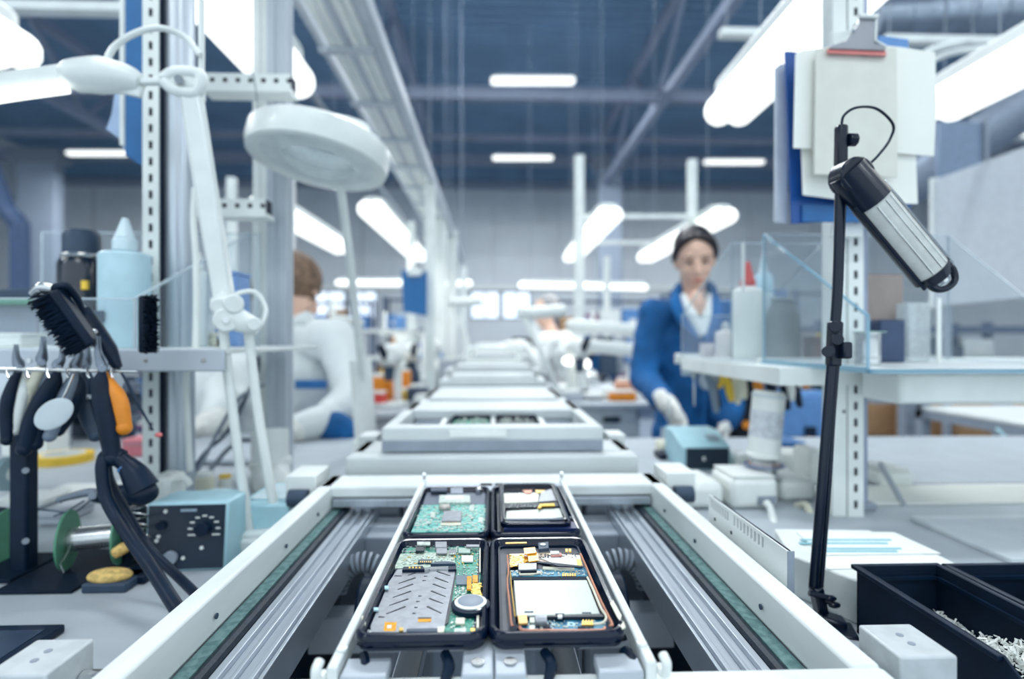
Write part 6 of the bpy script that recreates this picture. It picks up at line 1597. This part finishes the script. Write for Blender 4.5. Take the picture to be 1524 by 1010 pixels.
build('body', MB().lathe([(rt * .96, 0), (rt, .002), (rt * .97, .005), (rt * .97, .012), (rt, .014), (rt * .97, .016), (rt * .97, ht - SR - .006), (rt, ht - SR - .004), (rt, ht - SR)], (xt, .78, SR), 36), STEEL, t)
build('lid', MB().lathe([(rt * 1.25, 0), (rt * 1.28, .0012), (.0001, .002)], (xt + .002, .78, ht), 32), mat('greenish_lid', (168, 200, 188), .35), t)
t = thing('hook_strip', 'clear strip with a row of hooks under the right shelf', 'rail', (.4, 1.24, SR - .02))
build('strip', MB().box(P(1015, 0, 1.24).x, P(1110, 0, 1.24).x, 1.24, 1.245, P(0, 561, 1.24).z, P(0, 548, 1.24).z), ACRYLE, t); build('strip', MB().box(P(1015, 0, 1.24).x, P(1215, 0, 1.24).x, 1.248, .812, P(0, 552, 1.24).z, SR - .006), WHITE, t)
for k in range(9): x = P(1030 + k * 21, 0, 1.24).x; z_ = P(0, 552, 1.24).z; build('hook', MB().tube([(x, 1.246, z_ + .004), (x, 1.228, z_ - .002), (x, 1.224, z_ + .003)], .002, 8), STEEL, t)


def hung(label, Y, top, ends, mats, w=.0095, jaws=True):
    t = thing('hand_tool', label, 'tool', P(top[0], top[1], Y), 'tools hanging under the right shelf')
    if jaws: build('jaw', MB().tube([P(top[0], top[1] - 2, Y), P(top[0], top[1] + 6, Y)], [.004, .007], 8, False), STEEL, t)
    for (pts, m_) in zip(ends, mats):
        pp = [P(x, y, Y + (.003 if pts is ends[0] else -.003)) for x, y in pts]; build('handle', MB().tube(pp, [w * .6, w, w, w * .75], 10, flat=.8).ell(pp[-1], (w * .75,) * 3, 8, 6), m_, t)
    return t


hung('long thin metal pick hanging before the blue coat', 1.24, (1033, 556), [[(1033, 560), (1033, 585), (1033, 603)]], [STEEL], .0024)
hung('black and pale pliers left of the yellow handled ones', 1.24, (1060, 552), [[(1058, 556), (1064, 585), (1069, 604)], [(1050, 558), (1060, 575), (1066, 610)]], [BLACK, mat('grey_grip', (120, 134, 150), .4)])
hung('yellow handled pliers hanging under the right shelf', 1.24, (1078, 550), [[(1078, 554), (1074, 564), (1070, 574)], [(1080, 554), (1084, 575), (1088, 594)]], [YELLOW, YELLOW])
hung('cream handled pliers right of the yellow handled ones', 1.24, (1095, 552), [[(1093, 558), (1095, 580), (1098, 598)], [(1098, 558), (1102, 575), (1100, 592)]], [CREAM, CREAM])
hung('black handled cutters with a cream inner handle', 1.24, (1108, 552), [[(1107, 556), (1112, 575), (1118, 602)], [(1105, 560), (1106, 575), (1108, 590)]], [BLACK, CREAM])
hung('orange handled pliers above the white cartridge', 1.22, (1132, 550), [[(1128, 556), (1128, 570), (1132, 588)], [(1138, 554), (1146, 570), (1150, 588)]], [ORANGE, BLACK], .0115)
hung('black and white pliers right of the white cartridge', 1.24, (1164, 552), [[(1162, 556), (1168, 580), (1172, 606)], [(1170, 560), (1176, 575), (1178, 592)]], [BLACK, WHITE2], .010)
hung('black handled pliers rightmost under the shelf', 1.24, (1177, 554), [[(1176, 558), (1184, 580), (1190, 602)], [(1180, 558), (1186, 566), (1192, 572)]], [BLACK, WHITE2], .010)
t = thing('hand_lens', 'round metal framed hand lens hanging among the tools at right', 'lens', P(1052, 566, 1.24)); c_ = P(1054, 564, 1.236); build('frame', MB().lathe([(.022, -.002), (.026, -.002), (.026, .002), (.022, .002), (.022, -.002)], c_, 28, Euler((R(90), 0, R(8))).to_matrix()), mat('grey_grip', (120, 134, 150), .4), t); build('glass', MB().lathe([(.0001, -.0005), (.022, -.0005), (.022, .0005), (.0001, .0005)], c_, 24, Euler((R(90), 0, R(8))).to_matrix()), GLASS, t)
tag(build('orange_hose_end', MB().tube([P(1186, 563, .9), P(1196, 566, .9), P(1202, 576, .9)], .006, 10), ORANGE), 'orange hose end right of the hanging pliers', 'hose')
tag(build('green_cord', MB().tube([P(1184, 562, .95), P(1205, 570, .95), P(1230, 578, .95), P(1250, 580, .95)], .003, 8), mat('dark_green_cord', (30, 90, 84), .6)), 'dark green cord behind the orange hose end', 'cord')
# white cartridge pointing down on its stand
YK = .92
t = thing('dispenser_cartridge', 'white cartridge bottle standing nozzle down on a metal ring', 'bottle', P(1138, 700, YK))
A_ = P(1145, 582, YK); B_ = P(1136, 676, YK); d_ = (B_ - A_)
build('barrel', MB().tube([A_, A_.lerp(B_, .06), A_.lerp(B_, .5), A_.lerp(B_, .93), B_], [.024, .0265, .0255, .0265, .0245], 24, False), WHITE2, t)
build('top_ring', MB().cyl(A_.lerp(B_, .04), A_.lerp(B_, .10), .0275, n=24), mat('pale_band', (206, 214, 216), .4), t); build('printed_label', MB().cyl(A_.lerp(B_, .3), A_.lerp(B_, .72), .0262, n=28), mat('label_grey', (206, 210, 216), .5, var=.15, scale=90), t)
build('collar', MB().cyl(B_ - d_ * .02, B_ + d_ * .04, .0285, n=24), WHITE2, t, bevel=.002); build('nozzle', MB().tube([B_ + d_ * .03, B_ + d_ * .15, B_ + d_ * .24], [.018, .015, .012], 16, False), WHITE2, t)
t = thing('metal_ring_stand', 'metal ring stand carrying the white cartridge', 'stand', P(1137, 735, YK))
build('ring', MB().lathe([(.014, 0), (.033, .003), (.034, .005), (.014, .003)], P(1137, 692, YK) - V((0, 0, .003)), 28), mat('bluish_ring', (150, 160, 190), .3, .7), t)
build('rose_liner', MB().lathe([(.016, .0), (.025, .0015), (.016, .003)], P(1137, 690, YK), 24), mat('rose_liner', (220, 180, 160), .5), t)
build('cup', MB().lathe([(.022, 0), (.022, .03), (.018, .034)], V((P(1137, 0, YK).x, YK, P(0, 722, YK).z)), 24), STEEL, t)


def block(name, lab, px0, px1, pyt, Y, dep, m_, cat='box', grp=None, zb=None, bev=.005, line=True):
    a = P(px0, 0, Y); b = P(px1, 0, Y); zt_ = P(0, pyt, Y).z; zb = ZBN if zb is None else zb
    if zt_ < zb + .004: zt_ = zb + .004
    t = thing(name, lab, cat, ((a.x + b.x) / 2, Y, zb), grp)
    build('body', MB().box(a.x, b.x, Y, Y + dep, zb, zt_), m_, t, bevel=min(bev, (zt_ - zb) * .3))
    if line: build('lid', MB().box(a.x + .004, b.x - .004, Y + .004, Y + dep - .004, zt_, zt_ + .003), m_, t, bevel=.001)
    return t, a, b, zt_


GB = 'white boxes on the right bench'
t, a, b, z_ = block('adapter_box', 'white adapter box with a grey socket under the white cartridge', 1090, 1160, 722, .86, .09, WHITE2, grp=GB, bev=.010)
p0 = P(1128, 752, .858); p1_ = P(1155, 738, .858); build('socket', MB().box(p0.x, p1_.x, .856, .861, p0.z, p1_.z), MIDGREY, t, bevel=.002)
build('plug_cable', MB().tube([P(1140, 748, .85), P(1146, 755, .84), P(1150, 772, .82), P(1152, 784, .80)], [.006, .005, .006, .0075], 12), WHITE2, t)
t, a, b, z_ = block('adapter_box', 'white adapter box right of the one under the cartridge, with a pale cable', 1164, 1216, 728, .90, .1, WHITE2, grp=GB, bev=.008)
p0 = P(1182, 760, .898); p1_ = P(1212, 744, .898); build('socket', MB().box(p0.x, p1_.x, .896, .901, p0.z, p1_.z), MIDGREY, t, bevel=.002)
build('plug_cable', MB().tube([P(1186, 752, .88), P(1200, 752, .86), P(1206, 770, .84), P(1208, 786, .82)], [.006, .006, .006, .006], 12), CREAM, t)
block('adapter_box', 'low rounded white box beside the far right corner of the frame', 1020, 1080, 728, .86, .10, WHITE2, grp=GB, bev=.014, line=False)
block('adapter_box', 'small white box outside the frame in front of the woman', 1000, 1018, 715, .98, .05, WHITE, grp=GB)
block('adapter_box', 'white sloping case behind the adapter boxes, left of the black lamp', 1150, 1220, 690, 1.1, .1, WHITE2, grp=GB)
block('adapter_box', 'narrow white case directly left of the black lamp', 1205, 1225, 680, 1.0, .06, WHITE2, grp=GB)
block('adapter_box', 'white case left of the metal ring stand behind the station', 1095, 1122, 688, 1.12, .08, WHITE2, grp=GB)
block('adapter_box', 'white case right of the slotted post on the bench', 1310, 1362, 712, .98, .08, WHITE2, grp=GB, bev=.01)
tag(build('white_cable', MB().tube([P(1310, 738, .93), P(1340, 742, .93), P(1362, 745, .93), P(1380, 752, .92)], .005, 8), WHITE2), 'thick white cable right of the slotted post', 'cable')
tag(build('diagonal_strut', MB().bar(P(1310, 690, .95), P(1362, 782, .84), .005, .010), ALU_MATT, None), 'thin metal strut slanting down right of the slotted post', 'strut')
t, a, b, z_ = block('storage_bin', 'deep blue open box on the bench behind the white cartridge', 1152, 1196, 664, 1.35, .1, BLUE, cat='bin', line=False)
build('rim', MB().box(a.x - .003, b.x + .003, 1.348, 1.352, z_ - .006, z_), BLUEL, t)
block('test_block', 'yellowish block on a dark base before the woman', 985, 1022, 668, 1.28, .06, CREAM, cat='block'); block('test_block', 'dark base plate before the woman', 982, 1016, 682, 1.22, .05, BLACK, cat='block', line=False)
# right soldering station
pb = V((P(1016, 0, 1.12).x, 1.12, ZBN)); hS = P(0, 648, 1.16).z - ZBN
t = thing('soldering_station', 'pale blue soldering station with dark slanted front before the woman', 'machine', pb, 'soldering stations')
wS = P(1088, 0, 1.12).x - pb.x; zf_ = P(0, 672, 1.12).z - ZBN
build('case', MB().add([(0, 0, 0), (wS, 0, 0), (wS, .12, 0), (0, .12, 0), (0, .0, zf_), (wS, .0, zf_), (0, .07, hS), (wS, .07, hS), (wS, .12, hS), (0, .12, hS)],
      [(0, 3, 2, 1), (0, 1, 5, 4), (4, 5, 7, 6), (6, 7, 8, 9), (2, 3, 9, 8), (1, 2, 8, 7, 5), (3, 0, 4, 6, 9)]), LBLUE, t, bevel=.004, local=True)
pn = build('front_panel', MB().box(.007, wS - .005, -.003, 0, .004, zf_ - .002), mat('station_panel', (14, 36, 56), .35), t, local=True, bevel=.001)
build('indicator', MB().box(wS * .40, wS * .45, -.005, -.003, zf_ * .45, zf_ * .6), WHITE2, pn, local=True)
build('badge', MB().add([(wS * .62, .020, zf_ + (hS - zf_) * .29 + .0015), (wS * .86, .020, zf_ + (hS - zf_) * .29 + .0015), (wS * .86, .045, zf_ + (hS - zf_) * .64 + .0015), (wS * .62, .045, zf_ + (hS - zf_) * .64 + .0015)], [(0, 1, 2, 3)]), mat('station_badge', (140, 156, 166), .5), pn, local=True)
t = thing('spoon_tool', 'white round-headed tool lying before the right soldering station', 'tool', P(1060, 708, 1.08)); build('head', MB().ell(P(1076, 702, 1.07), (.013, .006, .013), 18, 12), WHITE2, t); build('handle', MB().tube([P(1070, 708, 1.07), P(1045, 713, 1.06), P(1018, 718, 1.05)], .004, 10), WHITE2, t)
t = thing('office_chair', 'pale blue padded chair back behind the right bench', 'chair', (P(1195, 0, 2.0).x, 2.0, 0), 'chairs')
a = P(1152, 655, 2.0); b = P(1258, 582, 2.0); build('backrest', MB().box(a.x, b.x, 2.0, 2.06, a.z, b.z), BLUEL, t, bevel=.02); build('seat', MB().box(a.x, b.x + .1, 1.70, 2.0, .46, .53), mat('grey_blue_seat', (92, 106, 134), .7), t, bevel=.02); build('base_column', MB().cyl(V(((a.x + b.x) / 2, 1.85, .05)), V(((a.x + b.x) / 2, 1.85, .46)), .03, n=12), BLACK, t)
build('back_bar', MB().box((a.x + b.x) / 2 - .02, (a.x + b.x) / 2 + .02, 1.99, 2.03, .5, a.z + .05), BLACK, t)
t = thing('dark_jacket', 'dark jacket with an orange badge hanging right of the blue coat', 'garment', P(1112, 640, 2.1)); m = MB(); m.tube([P(1108, 565, 2.12), P(1110, 600, 2.1), P(1112, 690, 2.1)], [.06, .085, .09], 14, flat=.5); build('cloth', m, mat('dark_cloth', (16, 28, 40), .9, var=.2), t)
build('badge', MB().cyl(P(1111, 632, 2.055), P(1111, 632, 2.045), .016, n=18), ORANGE, t); build('hanger', MB().box(P(1112, 0, 2.12).x - .01, P(1112, 0, 2.12).x + .01, 2.12, 2.14, 0, P(0, 690, 2.1).z + .1), BLACK, t)
# white mats and documents
t = thing('white_mat', 'white mat lying on the bench at right beyond the post', 'mat', (1.0, .95, ZBN)); build('sheet', MB().box(.56, 1.8, .875, .985, ZBN, ZBN + .004), PAPER, t, bevel=.001); build('border', MB().box(.56, 1.8, .985, .99, ZBN, ZBN + .005), MIDGREY, t)
tag(build('bench_cable', MB().tube([P(1362, 744, .93), P(1400, 752, .91), P(1460, 765, .88), P(1498, 780, .83)], .003, 8), BLACK), 'dark cable running over the white mat at right', 'cable', 'cables on the right bench')
tag(build('bench_cable', MB().tube([P(1500, 760, .88), P(1530, 772, .86)], .002, 6), BLACK), 'short thin dark cable at the right edge of the bench', 'cable', 'cables on the right bench')
tag(build('blue_strap', MB().tube([P(1484, 638, 1.9), P(1505, 660, 1.8), P(1515, 690, 1.35)], .006, 8), LBLUE), 'pale blue strap hanging at the right edge above the bench', 'strap')
t = thing('bench_riser', 'long pale riser box across the right bench in front of the slotted post', 'box', (.9, .74, ZBN)); build('body', MB().box(.62, 1.6, .64, .80, ZBN, CZ - .262), mat('riser_grey', (196, 204, 208), .5, var=.03), t, bevel=.002); build('lower_step', MB().box(.62, 1.6, .57, .64, ZBN, CZ - .266), mat('riser_pale', (210, 216, 218), .5), t, bevel=.002)
hT = .228
t = thing('document_case', 'flat white case with printed sheets on it at the right of the frame', 'case', (.45, .55, ZBN))
pl = [G(1152, 786, hT), G(1294, 788, hT), G(1436, 852, hT), V((.60, .508, 0)), V((.345, .508, 0)), G(1178, 826, hT)]
pl2 = [(p.x, p.y) for p in pl]
build('body', MB().prism(pl2[::-1] if sum(pl2[i][0] * pl2[(i + 1) % 6][1] - pl2[(i + 1) % 6][0] * pl2[i][1] for i in range(6)) < 0 else pl2, ZBN, CZ - hT), WHITE, t, bevel=.002)
sheetp = mat('printed_sheet', (228, 232, 228), .8, var=.02)
for i, (q4, lab) in enumerate((((( 1185, 792), (1330, 792), (1400, 824), (1225, 826)), 'printed sheet with blue green lines on the white case, upper one'), (((1215, 827), (1395, 825), (1432, 843), (1232, 846)), 'blank white sheet on the white case behind the black bin'))):
    t = thing('paper_sheet', lab, 'paper', G(*q4[0], hT), 'sheets on the white case'); pp = [G(x, y, hT - .0006 - .0004 * i) for x, y in q4]; pp2 = [(p.x, p.y) for p in pp]
    build('sheet', MB().prism(pp2[::-1], CZ - hT + .0002, CZ - hT + .0008 + .0004 * (1 - i)), sheetp, t)
    if i == 0:
        TL = mat('teal_print', (132, 186, 196), .8)
        for (x0, x1, y_, dx) in ((1190, 1325, 803, 0), (1188, 1320, 808, 4), (1215, 1340, 816, 0), (1222, 1334, 820, 0)):
            pp = [G(x0, y_ - 1.5, hT - .0013), G(x1, y_ - 1.5, hT - .0013), G(x1 + 3, y_ + 1.5, hT - .0013), G(x0 + 3, y_ + 1.5, hT - .0013)]; build('print_line', MB().prism([(p.x, p.y) for p in pp][::-1], CZ - hT + .0011, CZ - hT + .00135), TL, t)

# ------------------------------------------------------------ clipboard and papers at upper right
YP = .74
def hang_sheet(name, lab, cat, pts, Y, m_, th=.001, grp=None, bev=0):
    t = thing(name, lab, cat, P(pts[0][0], pts[0][1], Y), grp)
    a = [P(x, y, Y) for x, y in pts]; n = len(a); o_ = V((0, th, 0))
    build('sheet', MB().add(a + [v + o_ for v in a], [tuple(range(n)), tuple(range(2 * n - 1, n - 1, -1))] + [(i, i + n, (i + 1) % n + n, (i + 1) % n) for i in range(n)]), m_, t, bevel=bev)
    return t


t = hang_sheet('clipboard', 'grey beige clipboard with a steel clip hanging at upper right', 'clipboard', [(1215, 72), (1335, 70), (1336, 264), (1212, 259)], YP, mat('clipboard_grey', (218, 218, 208), .55, var=.03), .003, bev=.0006)
build('clip_plate', MB().add([P(1232, 72, YP - .003), P(1318, 75, YP - .003), P(1319, 83, YP - .006), P(1231, 79, YP - .006), P(1232, 72, YP), P(1318, 75, YP), P(1319, 83, YP), P(1231, 79, YP)], [(0, 1, 2, 3), (4, 7, 6, 5), (0, 4, 5, 1), (1, 5, 6, 2), (2, 6, 7, 3), (3, 7, 4, 0)]), mat('red_strip', (206, 120, 116), .5), t)
cl = [P(x, y, YP - .006) for x, y in ((1234, 72), (1318, 75), (1318, 70), (1302, 64), (1300, 34), (1304, 26), (1280, 22), (1278, 34), (1260, 60), (1240, 67))]; n = len(cl); o_ = V((0, .004, 0))
build('clip', MB().add(cl + [v + o_ for v in cl], [tuple(range(n)), tuple(range(2 * n - 1, n - 1, -1))] + [(i, i + n, (i + 1) % n + n, (i + 1) % n) for i in range(n)]), mat('clip_steel', (146, 148, 154), .4, .5), t, bevel=.0008)
build('clip_roll', MB().cyl(P(1279, 24, YP - .008), P(1306, 25, YP - .008), .003, n=12), WHITE2, t); build('clip_edge', MB().tube([P(1304, 26, YP - .006), P(1303, 60, YP - .006), P(1320, 70, YP - .006)], .0016, 8, False), WHITE2, t)
hang_sheet('paper_sheet', 'white sheet behind the clipboard, sticking out at its left', 'paper', [(1196, 74), (1240, 70), (1300, 80), (1300, 225), (1181, 220), (1184, 80)], YP + .012, PAPER, .001, 'papers behind the clipboard')
hang_sheet('paper_sheet', 'white sheet behind the clipboard, sticking out at its right', 'paper', [(1300, 66), (1342, 70), (1392, 78), (1394, 160), (1390, 232), (1300, 225)], YP + .016, PAPER, .001, 'papers behind the clipboard')
hang_sheet('paper_sheet', 'lower white sheet below the clipboard', 'paper', [(1192, 200), (1362, 200), (1366, 303), (1300, 303), (1195, 290)], YP + .022, PAPER, .001, 'papers behind the clipboard')
t = hang_sheet('blue_folder', 'dark blue folder hanging behind the papers at upper right', 'folder', [(1168, 76), (1178, 76), (1300, 95), (1360, 290), (1352, 322), (1178, 333)], YP + .040, mat('deep_blue', (16, 76, 148), .35, var=.05), .003, 'folders hanging from posts', .001)
build('inner_pocket', MB().box(P(1192, 0, YP + .04).x, P(1345, 0, YP + .04).x, YP + .036, YP + .040, P(0, 322, YP + .04).z, P(0, 295, YP + .04).z), BLUE, t, bevel=.001)
t = hang_sheet('pale_folder', 'pale grey folder hanging left of the dark blue one', 'folder', [(1155, 100), (1163, 94), (1174, 96), (1172, 332), (1153, 330), (1154, 300)], YP + .06, mat('pale_folder', (196, 204, 214), .5, var=.05), .006, 'folders hanging from posts', .001)
t = hang_sheet('blue_folder', 'lighter blue folder top peeping above the papers at upper right', 'folder', [(1308, 52), (1352, 58), (1354, 78), (1308, 78)], YP + .05, BLUEL, .003, 'folders hanging from posts', .001)
t = thing('post_hook', 'white hook head on the slotted post carrying clipboard and folders', 'hook', P(1275, 45, YP + .06)); build('plate', MB().box(P(1240, 0, .79).x, P(1290, 0, .79).x, .79, .80, P(0, 62, .79).z, P(0, 20, .79).z), WHITE, t, bevel=.002)
build('pegs', MB().cyl(P(1270, 40, .79), P(1270, 46, YP - .01), .0022, n=10), STEEL, t); build('lower_bracket', MB().box(P(1238, 0, .79).x, P(1285, 0, .79).x, .79, .80, P(0, 344, .79).z, P(0, 322, .79).z), WHITE, t, bevel=.002)
# blue folders at upper left
t = hang_sheet('blue_folder', 'blue folder hanging edge-on left of the left slotted post', 'folder', [(186, -60), (214, -60), (215, 246), (206, 244), (186, 230)], .88, mat('folder_blue', (28, 104, 164), .4, var=.06), .01, 'folders hanging from posts', .001)
build('pale_sleeve', MB().box(P(181, 0, .90).x, P(187, 0, .90).x, .895, .90, P(0, 215, .9).z, P(0, -60, .9).z), WHITE2, t)
hang_sheet('paper_sheet', 'crumpled clear sleeve sticking out left of the upper left blue folder', 'paper', [(180, 90), (186, 90), (186, 225), (176, 205), (158, 192), (166, 170), (172, 130)], .905, mat('clear_sleeve', (168, 190, 220), .4), .001, 'papers at the upper left')
# blue folder in the middle distance
t = hang_sheet('blue_folder', 'blue folder hanging from a post in the middle distance', 'folder', [(597, 402), (606, 402), (610, 408), (626, 408), (632, 403), (636, 403), (635, 470), (600, 464)], 3.35, mat('folder_blue', (28, 104, 164), .4, var=.06), .02, 'folders hanging from posts', .003)
build('hanger_clip', MB().box(P(606, 0, 3.33).x, P(628, 0, 3.33).x, 3.33, 3.36, P(0, 408, 3.33).z, P(0, 396, 3.33).z), STEEL, t, bevel=.005)

# ------------------------------------------------------------ clutter on the benches down the hall
def far_monitor(x, y, lab, rz=0):
    t = thing('monitor', lab, 'monitor', (x, y, CZ - .30), 'monitors on the far benches', rz)
    build('screen', MB().box(-.16, .16, -.012, .012, .10, .32), BLACK, t, local=True, bevel=.004); build('stand', MB().box(-.03, .03, -.01, .03, 0, .12), DARKGREY, t, local=True); build('foot', MB().box(-.09, .09, -.06, .06, 0, .012), DARKGREY, t, local=True, bevel=.003); return t


far_monitor(P(788, 0, 5.1).x, 5.1, 'dark monitor left of the grey-haired worker'); far_monitor(P(800, 0, 5.6).x, 5.7, 'dark monitor farther back beside the bright windows'); far_monitor(P(905, 0, 4.9).x, 5.0, 'dark monitor right of the white post')
def scope(x, y, z, lab, k=1.0, rz=0):
    t = thing('microscope', lab, 'microscope', (x, y, z), 'inspection microscopes on the far benches', rz)
    build('base', MB().box(-.07 * k, .07 * k, -.08 * k, .08 * k, 0, .02 * k), WHITE, t, local=True, bevel=.005); build('column', MB().box(-.02 * k, .02 * k, .05 * k, .08 * k, 0, .26 * k), WHITE2, t, local=True, bevel=.006)
    build('body', MB().tube([(0, .06 * k, .24 * k), (0, 0, .26 * k), (0, -.05 * k, .22 * k)], [.045 * k, .055 * k, .035 * k], 14), WHITE2, t, local=True); build('objective', MB().cyl((0, -.02 * k, .2 * k), (0, -.02 * k, .13 * k), .03 * k, .022 * k, n=14), DARKGREY, t, local=True)
    build('eyepiece', MB().cyl((.0, -.05 * k, .24 * k), (0, -.10 * k, .30 * k), .018 * k, n=12), BLACK, t, local=True); return t


for i, (px, py, Y, k, lab) in enumerate(((582, 580, 2.5, .9, 'white microscope on the left bench below the blue folder'), (612, 575, 3.0, .9, 'white microscope on the left bench beside the middle posts'), (645, 560, 4.3, 1.0, 'white microscope in the middle cluster, farther left one'), (860, 575, 2.9, 1.0, 'white microscope on the right bench left of the drawer cabinet'), (846, 560, 4.4, 1.0, 'white microscope farther back behind the grey-haired worker'))):
    scope(P(px, 0, Y).x, Y, CZ - .30, lab, k, R(20 if i % 2 else -20))
SHF = [(-.75, 3.0, 'white instrument shelf behind the blue folder'), (-.72, 4.5, 'white instrument shelf in the left middle cluster'), (.62, 4.45, 'white instrument shelf right of the grey-haired worker')]
for x, y_, lab in SHF:
    t = thing('instrument_shelf', lab, 'shelf', (x, y_, CZ - .30), 'instrument shelves on the far benches')
    for z_ in (.18, .34): build('shelf_plate', MB().box(x - .25, x + .28, y_ + .2, y_ + .45, CZ - .30 + z_, CZ - .28 + z_), WHITE, t, bevel=.003)
    for xx in (x - .24, x + .27): build('post', MB().box(xx - .012, xx + .012, y_ + .42, y_ + .45, CZ - .30, CZ + .25), WHITE, t)
FB = 'small items on the far benches'
rn = random.Random(12)
itm = [(565, 560, 2.6, ORANGE, 'orange lump'), (591, 552, 2.8, ORANGE, 'orange tin'), (583, 540, 2.9, YELLOW, 'yellow card'), (600, 580, 2.7, YELLOW, 'yellow pot'), (560, 585, 2.5, RED, 'red pad'), (610, 540, 3.0, DARKGREY, 'dark meter'), (622, 575, 2.6, DARKGREY, 'dark case'), (640, 590, 2.45, WHITE2, 'white lump'), (575, 535, 3.0, mat('brown_pouch', (110, 90, 80), .7), 'brown pouch'),
       (655, 540, 3.6, WHITE2, 'white pot'), (668, 535, 3.55, mat('grey_case', (186, 192, 200), .5), 'grey case'), (650, 520, 4.4, BLUE, 'blue pot'), (636, 500, 4.5, WHITE2, 'white tub'), (600, 500, 4.5, WHITE2, 'white roll'), (615, 485, 4.6, mat('rose_connector', (186, 128, 120), .4, .2), 'rose pot'), (592, 500, 5.2, CARD, 'brown carton'), (596, 470, 5.4, BLUEL, 'pale blue crate'),
       (885, 585, 2.75, WHITE2, 'white bundle'), (905, 583, 2.75, WHITE2, 'white roll of wipes'), (925, 590, 2.7, ORANGE, 'orange tray'), (868, 583, 2.85, BLACK, 'black foot switch'), (930, 565, 2.9, mat('peach_pot', (230, 170, 140), .5), 'peach coloured pot'), (845, 590, 2.7, mat('grey_case', (186, 192, 200), .5), 'grey case'), (835, 570, 3.2, WHITE2, 'white case'), (880, 555, 3.6, STEEL, 'steel cup'), (905, 520, 4.7, DARKGREY, 'dark meter'), (880, 500, 4.9, DARKGREY, 'dark case'), (920, 500, 4.8, MIDGREY, 'grey tub'), (870, 475, 5.3, BLUE, 'blue tub')]
for i, (px, py, Y, m_, nm) in enumerate(itm):
    p = P(px, py, Y); z0_ = CZ - .30; w_ = rn.uniform(.045, .075)
    side = 'left' if px < 734 else 'right'
    t = thing('bench_item', 'blurred %s on the %s far bench about %s' % (nm, side, ['near the bench front', 'mid bench', 'at the bench back'][0 if Y < 2.8 else 1 if Y < 4 else 2]), 'item', (p.x, Y, z0_), FB)
    top = max(p.z, z0_ + .04)
    if i % 3 == 0: build('body', MB().lathe([(w_ * .9, 0), (w_, .01), (w_, (top - z0_) * .85), (w_ * .7, top - z0_)], (p.x, Y, z0_), 18), m_, t); build('lid', MB().lathe([(w_ * .72, 0), (w_ * .7, .012), (.0001, .015)], (p.x, Y, top), 18), WHITE2, t)
    elif i % 3 == 1: build('body', MB().box(p.x - w_, p.x + w_, Y - .04, Y + .05, z0_, top), m_, t, bevel=.008); build('lid', MB().box(p.x - w_ * .9, p.x + w_ * .9, Y - .035, Y + .045, top, top + .01), WHITE2, t, bevel=.003)
    else: build('body', MB().ell((p.x, Y, z0_ + (top - z0_) * .5), (w_, .05, (top - z0_) * .5), 18, 12), m_, t); build('foot', MB().cyl((p.x, Y, z0_), (p.x, Y, z0_ + .01), w_ * .6, n=16), DARKGREY, t)
# lamps with swing arms down the line
for i, (x0, y0, x1, y1, Y, lab) in enumerate(((778, 465, 830, 580, 2.6, 'white swing lamp arm slanting before the grey-haired worker'), (672, 450, 700, 520, 3.6, 'white swing lamp arm right of the middle posts'))):
    t = thing('swing_lamp', lab, 'lamp', P(x1, y1, Y), 'swing lamps down the line'); build('arm', MB().bar(P(x0, y0, Y), P(x1, y1, Y), .025, .03), WHITE2, t, bevel=.006); build('base', MB().cyl(P(x1, y1, Y), V((P(x1, y1, Y).x, Y, CZ - .30)), .03, n=16), WHITE2, t)
    a = P(x0, y0, Y); build('head', MB().tube([a, a + V((.06, .0, .0)), a + V((.2, 0, .01))], [.02, .03, .03], 12, False), WHITE2, t); build('joint', MB().ell(a, (.028,) * 3, 12, 8), SW, t)
for i, (px0, px1, py, Y, lab) in enumerate(((850, 940, 490, 3.1, 'white tube lamp head between distant worker and woman, upper'), (872, 938, 520, 2.9, 'white tube lamp head between distant worker and woman, lower'), (500, 535, 480, 2.3, 'white tube lamp head over the seated worker'))):
    t = thing('bench_lamp', lab, 'lamp', P(px0, py, Y), 'bench lamp heads'); m = MB(); m.cap(P(px0, py - 6, Y), P(px1, py, Y), .035 if i < 2 else .02); build('shade', m, WHITE2, t); build('arm', MB().tube([P(px1, py, Y), P(px1 + 4, py + 30, Y + .1), V((P(px1, py, Y).x, Y + .15, CZ - .3))], .012, 8), WHITE2, t)
for i, (px, py, w_) in enumerate(((845, 537, 9), (862, 543, 5), (873, 541, 7))):
    p = P(px, py, 2.9); t = thing('small_lit_lamp', 'small glowing lamp on the far right bench, %s' % ['left of three', 'middle of three', 'right of three'][i], 'lamp', (p.x, 2.9, CZ - .3), 'glowing lamps on the far right bench'); build('bulb', MB().ell(p, (w_ * .003, .02, .022), 14, 10), lamp_mat('warm_bulb', 3.0), t); build('stem', MB().cyl(V((p.x, 2.9, CZ - .3)), p - V((0, 0, .02)), .01, n=10), WHITE2, t)
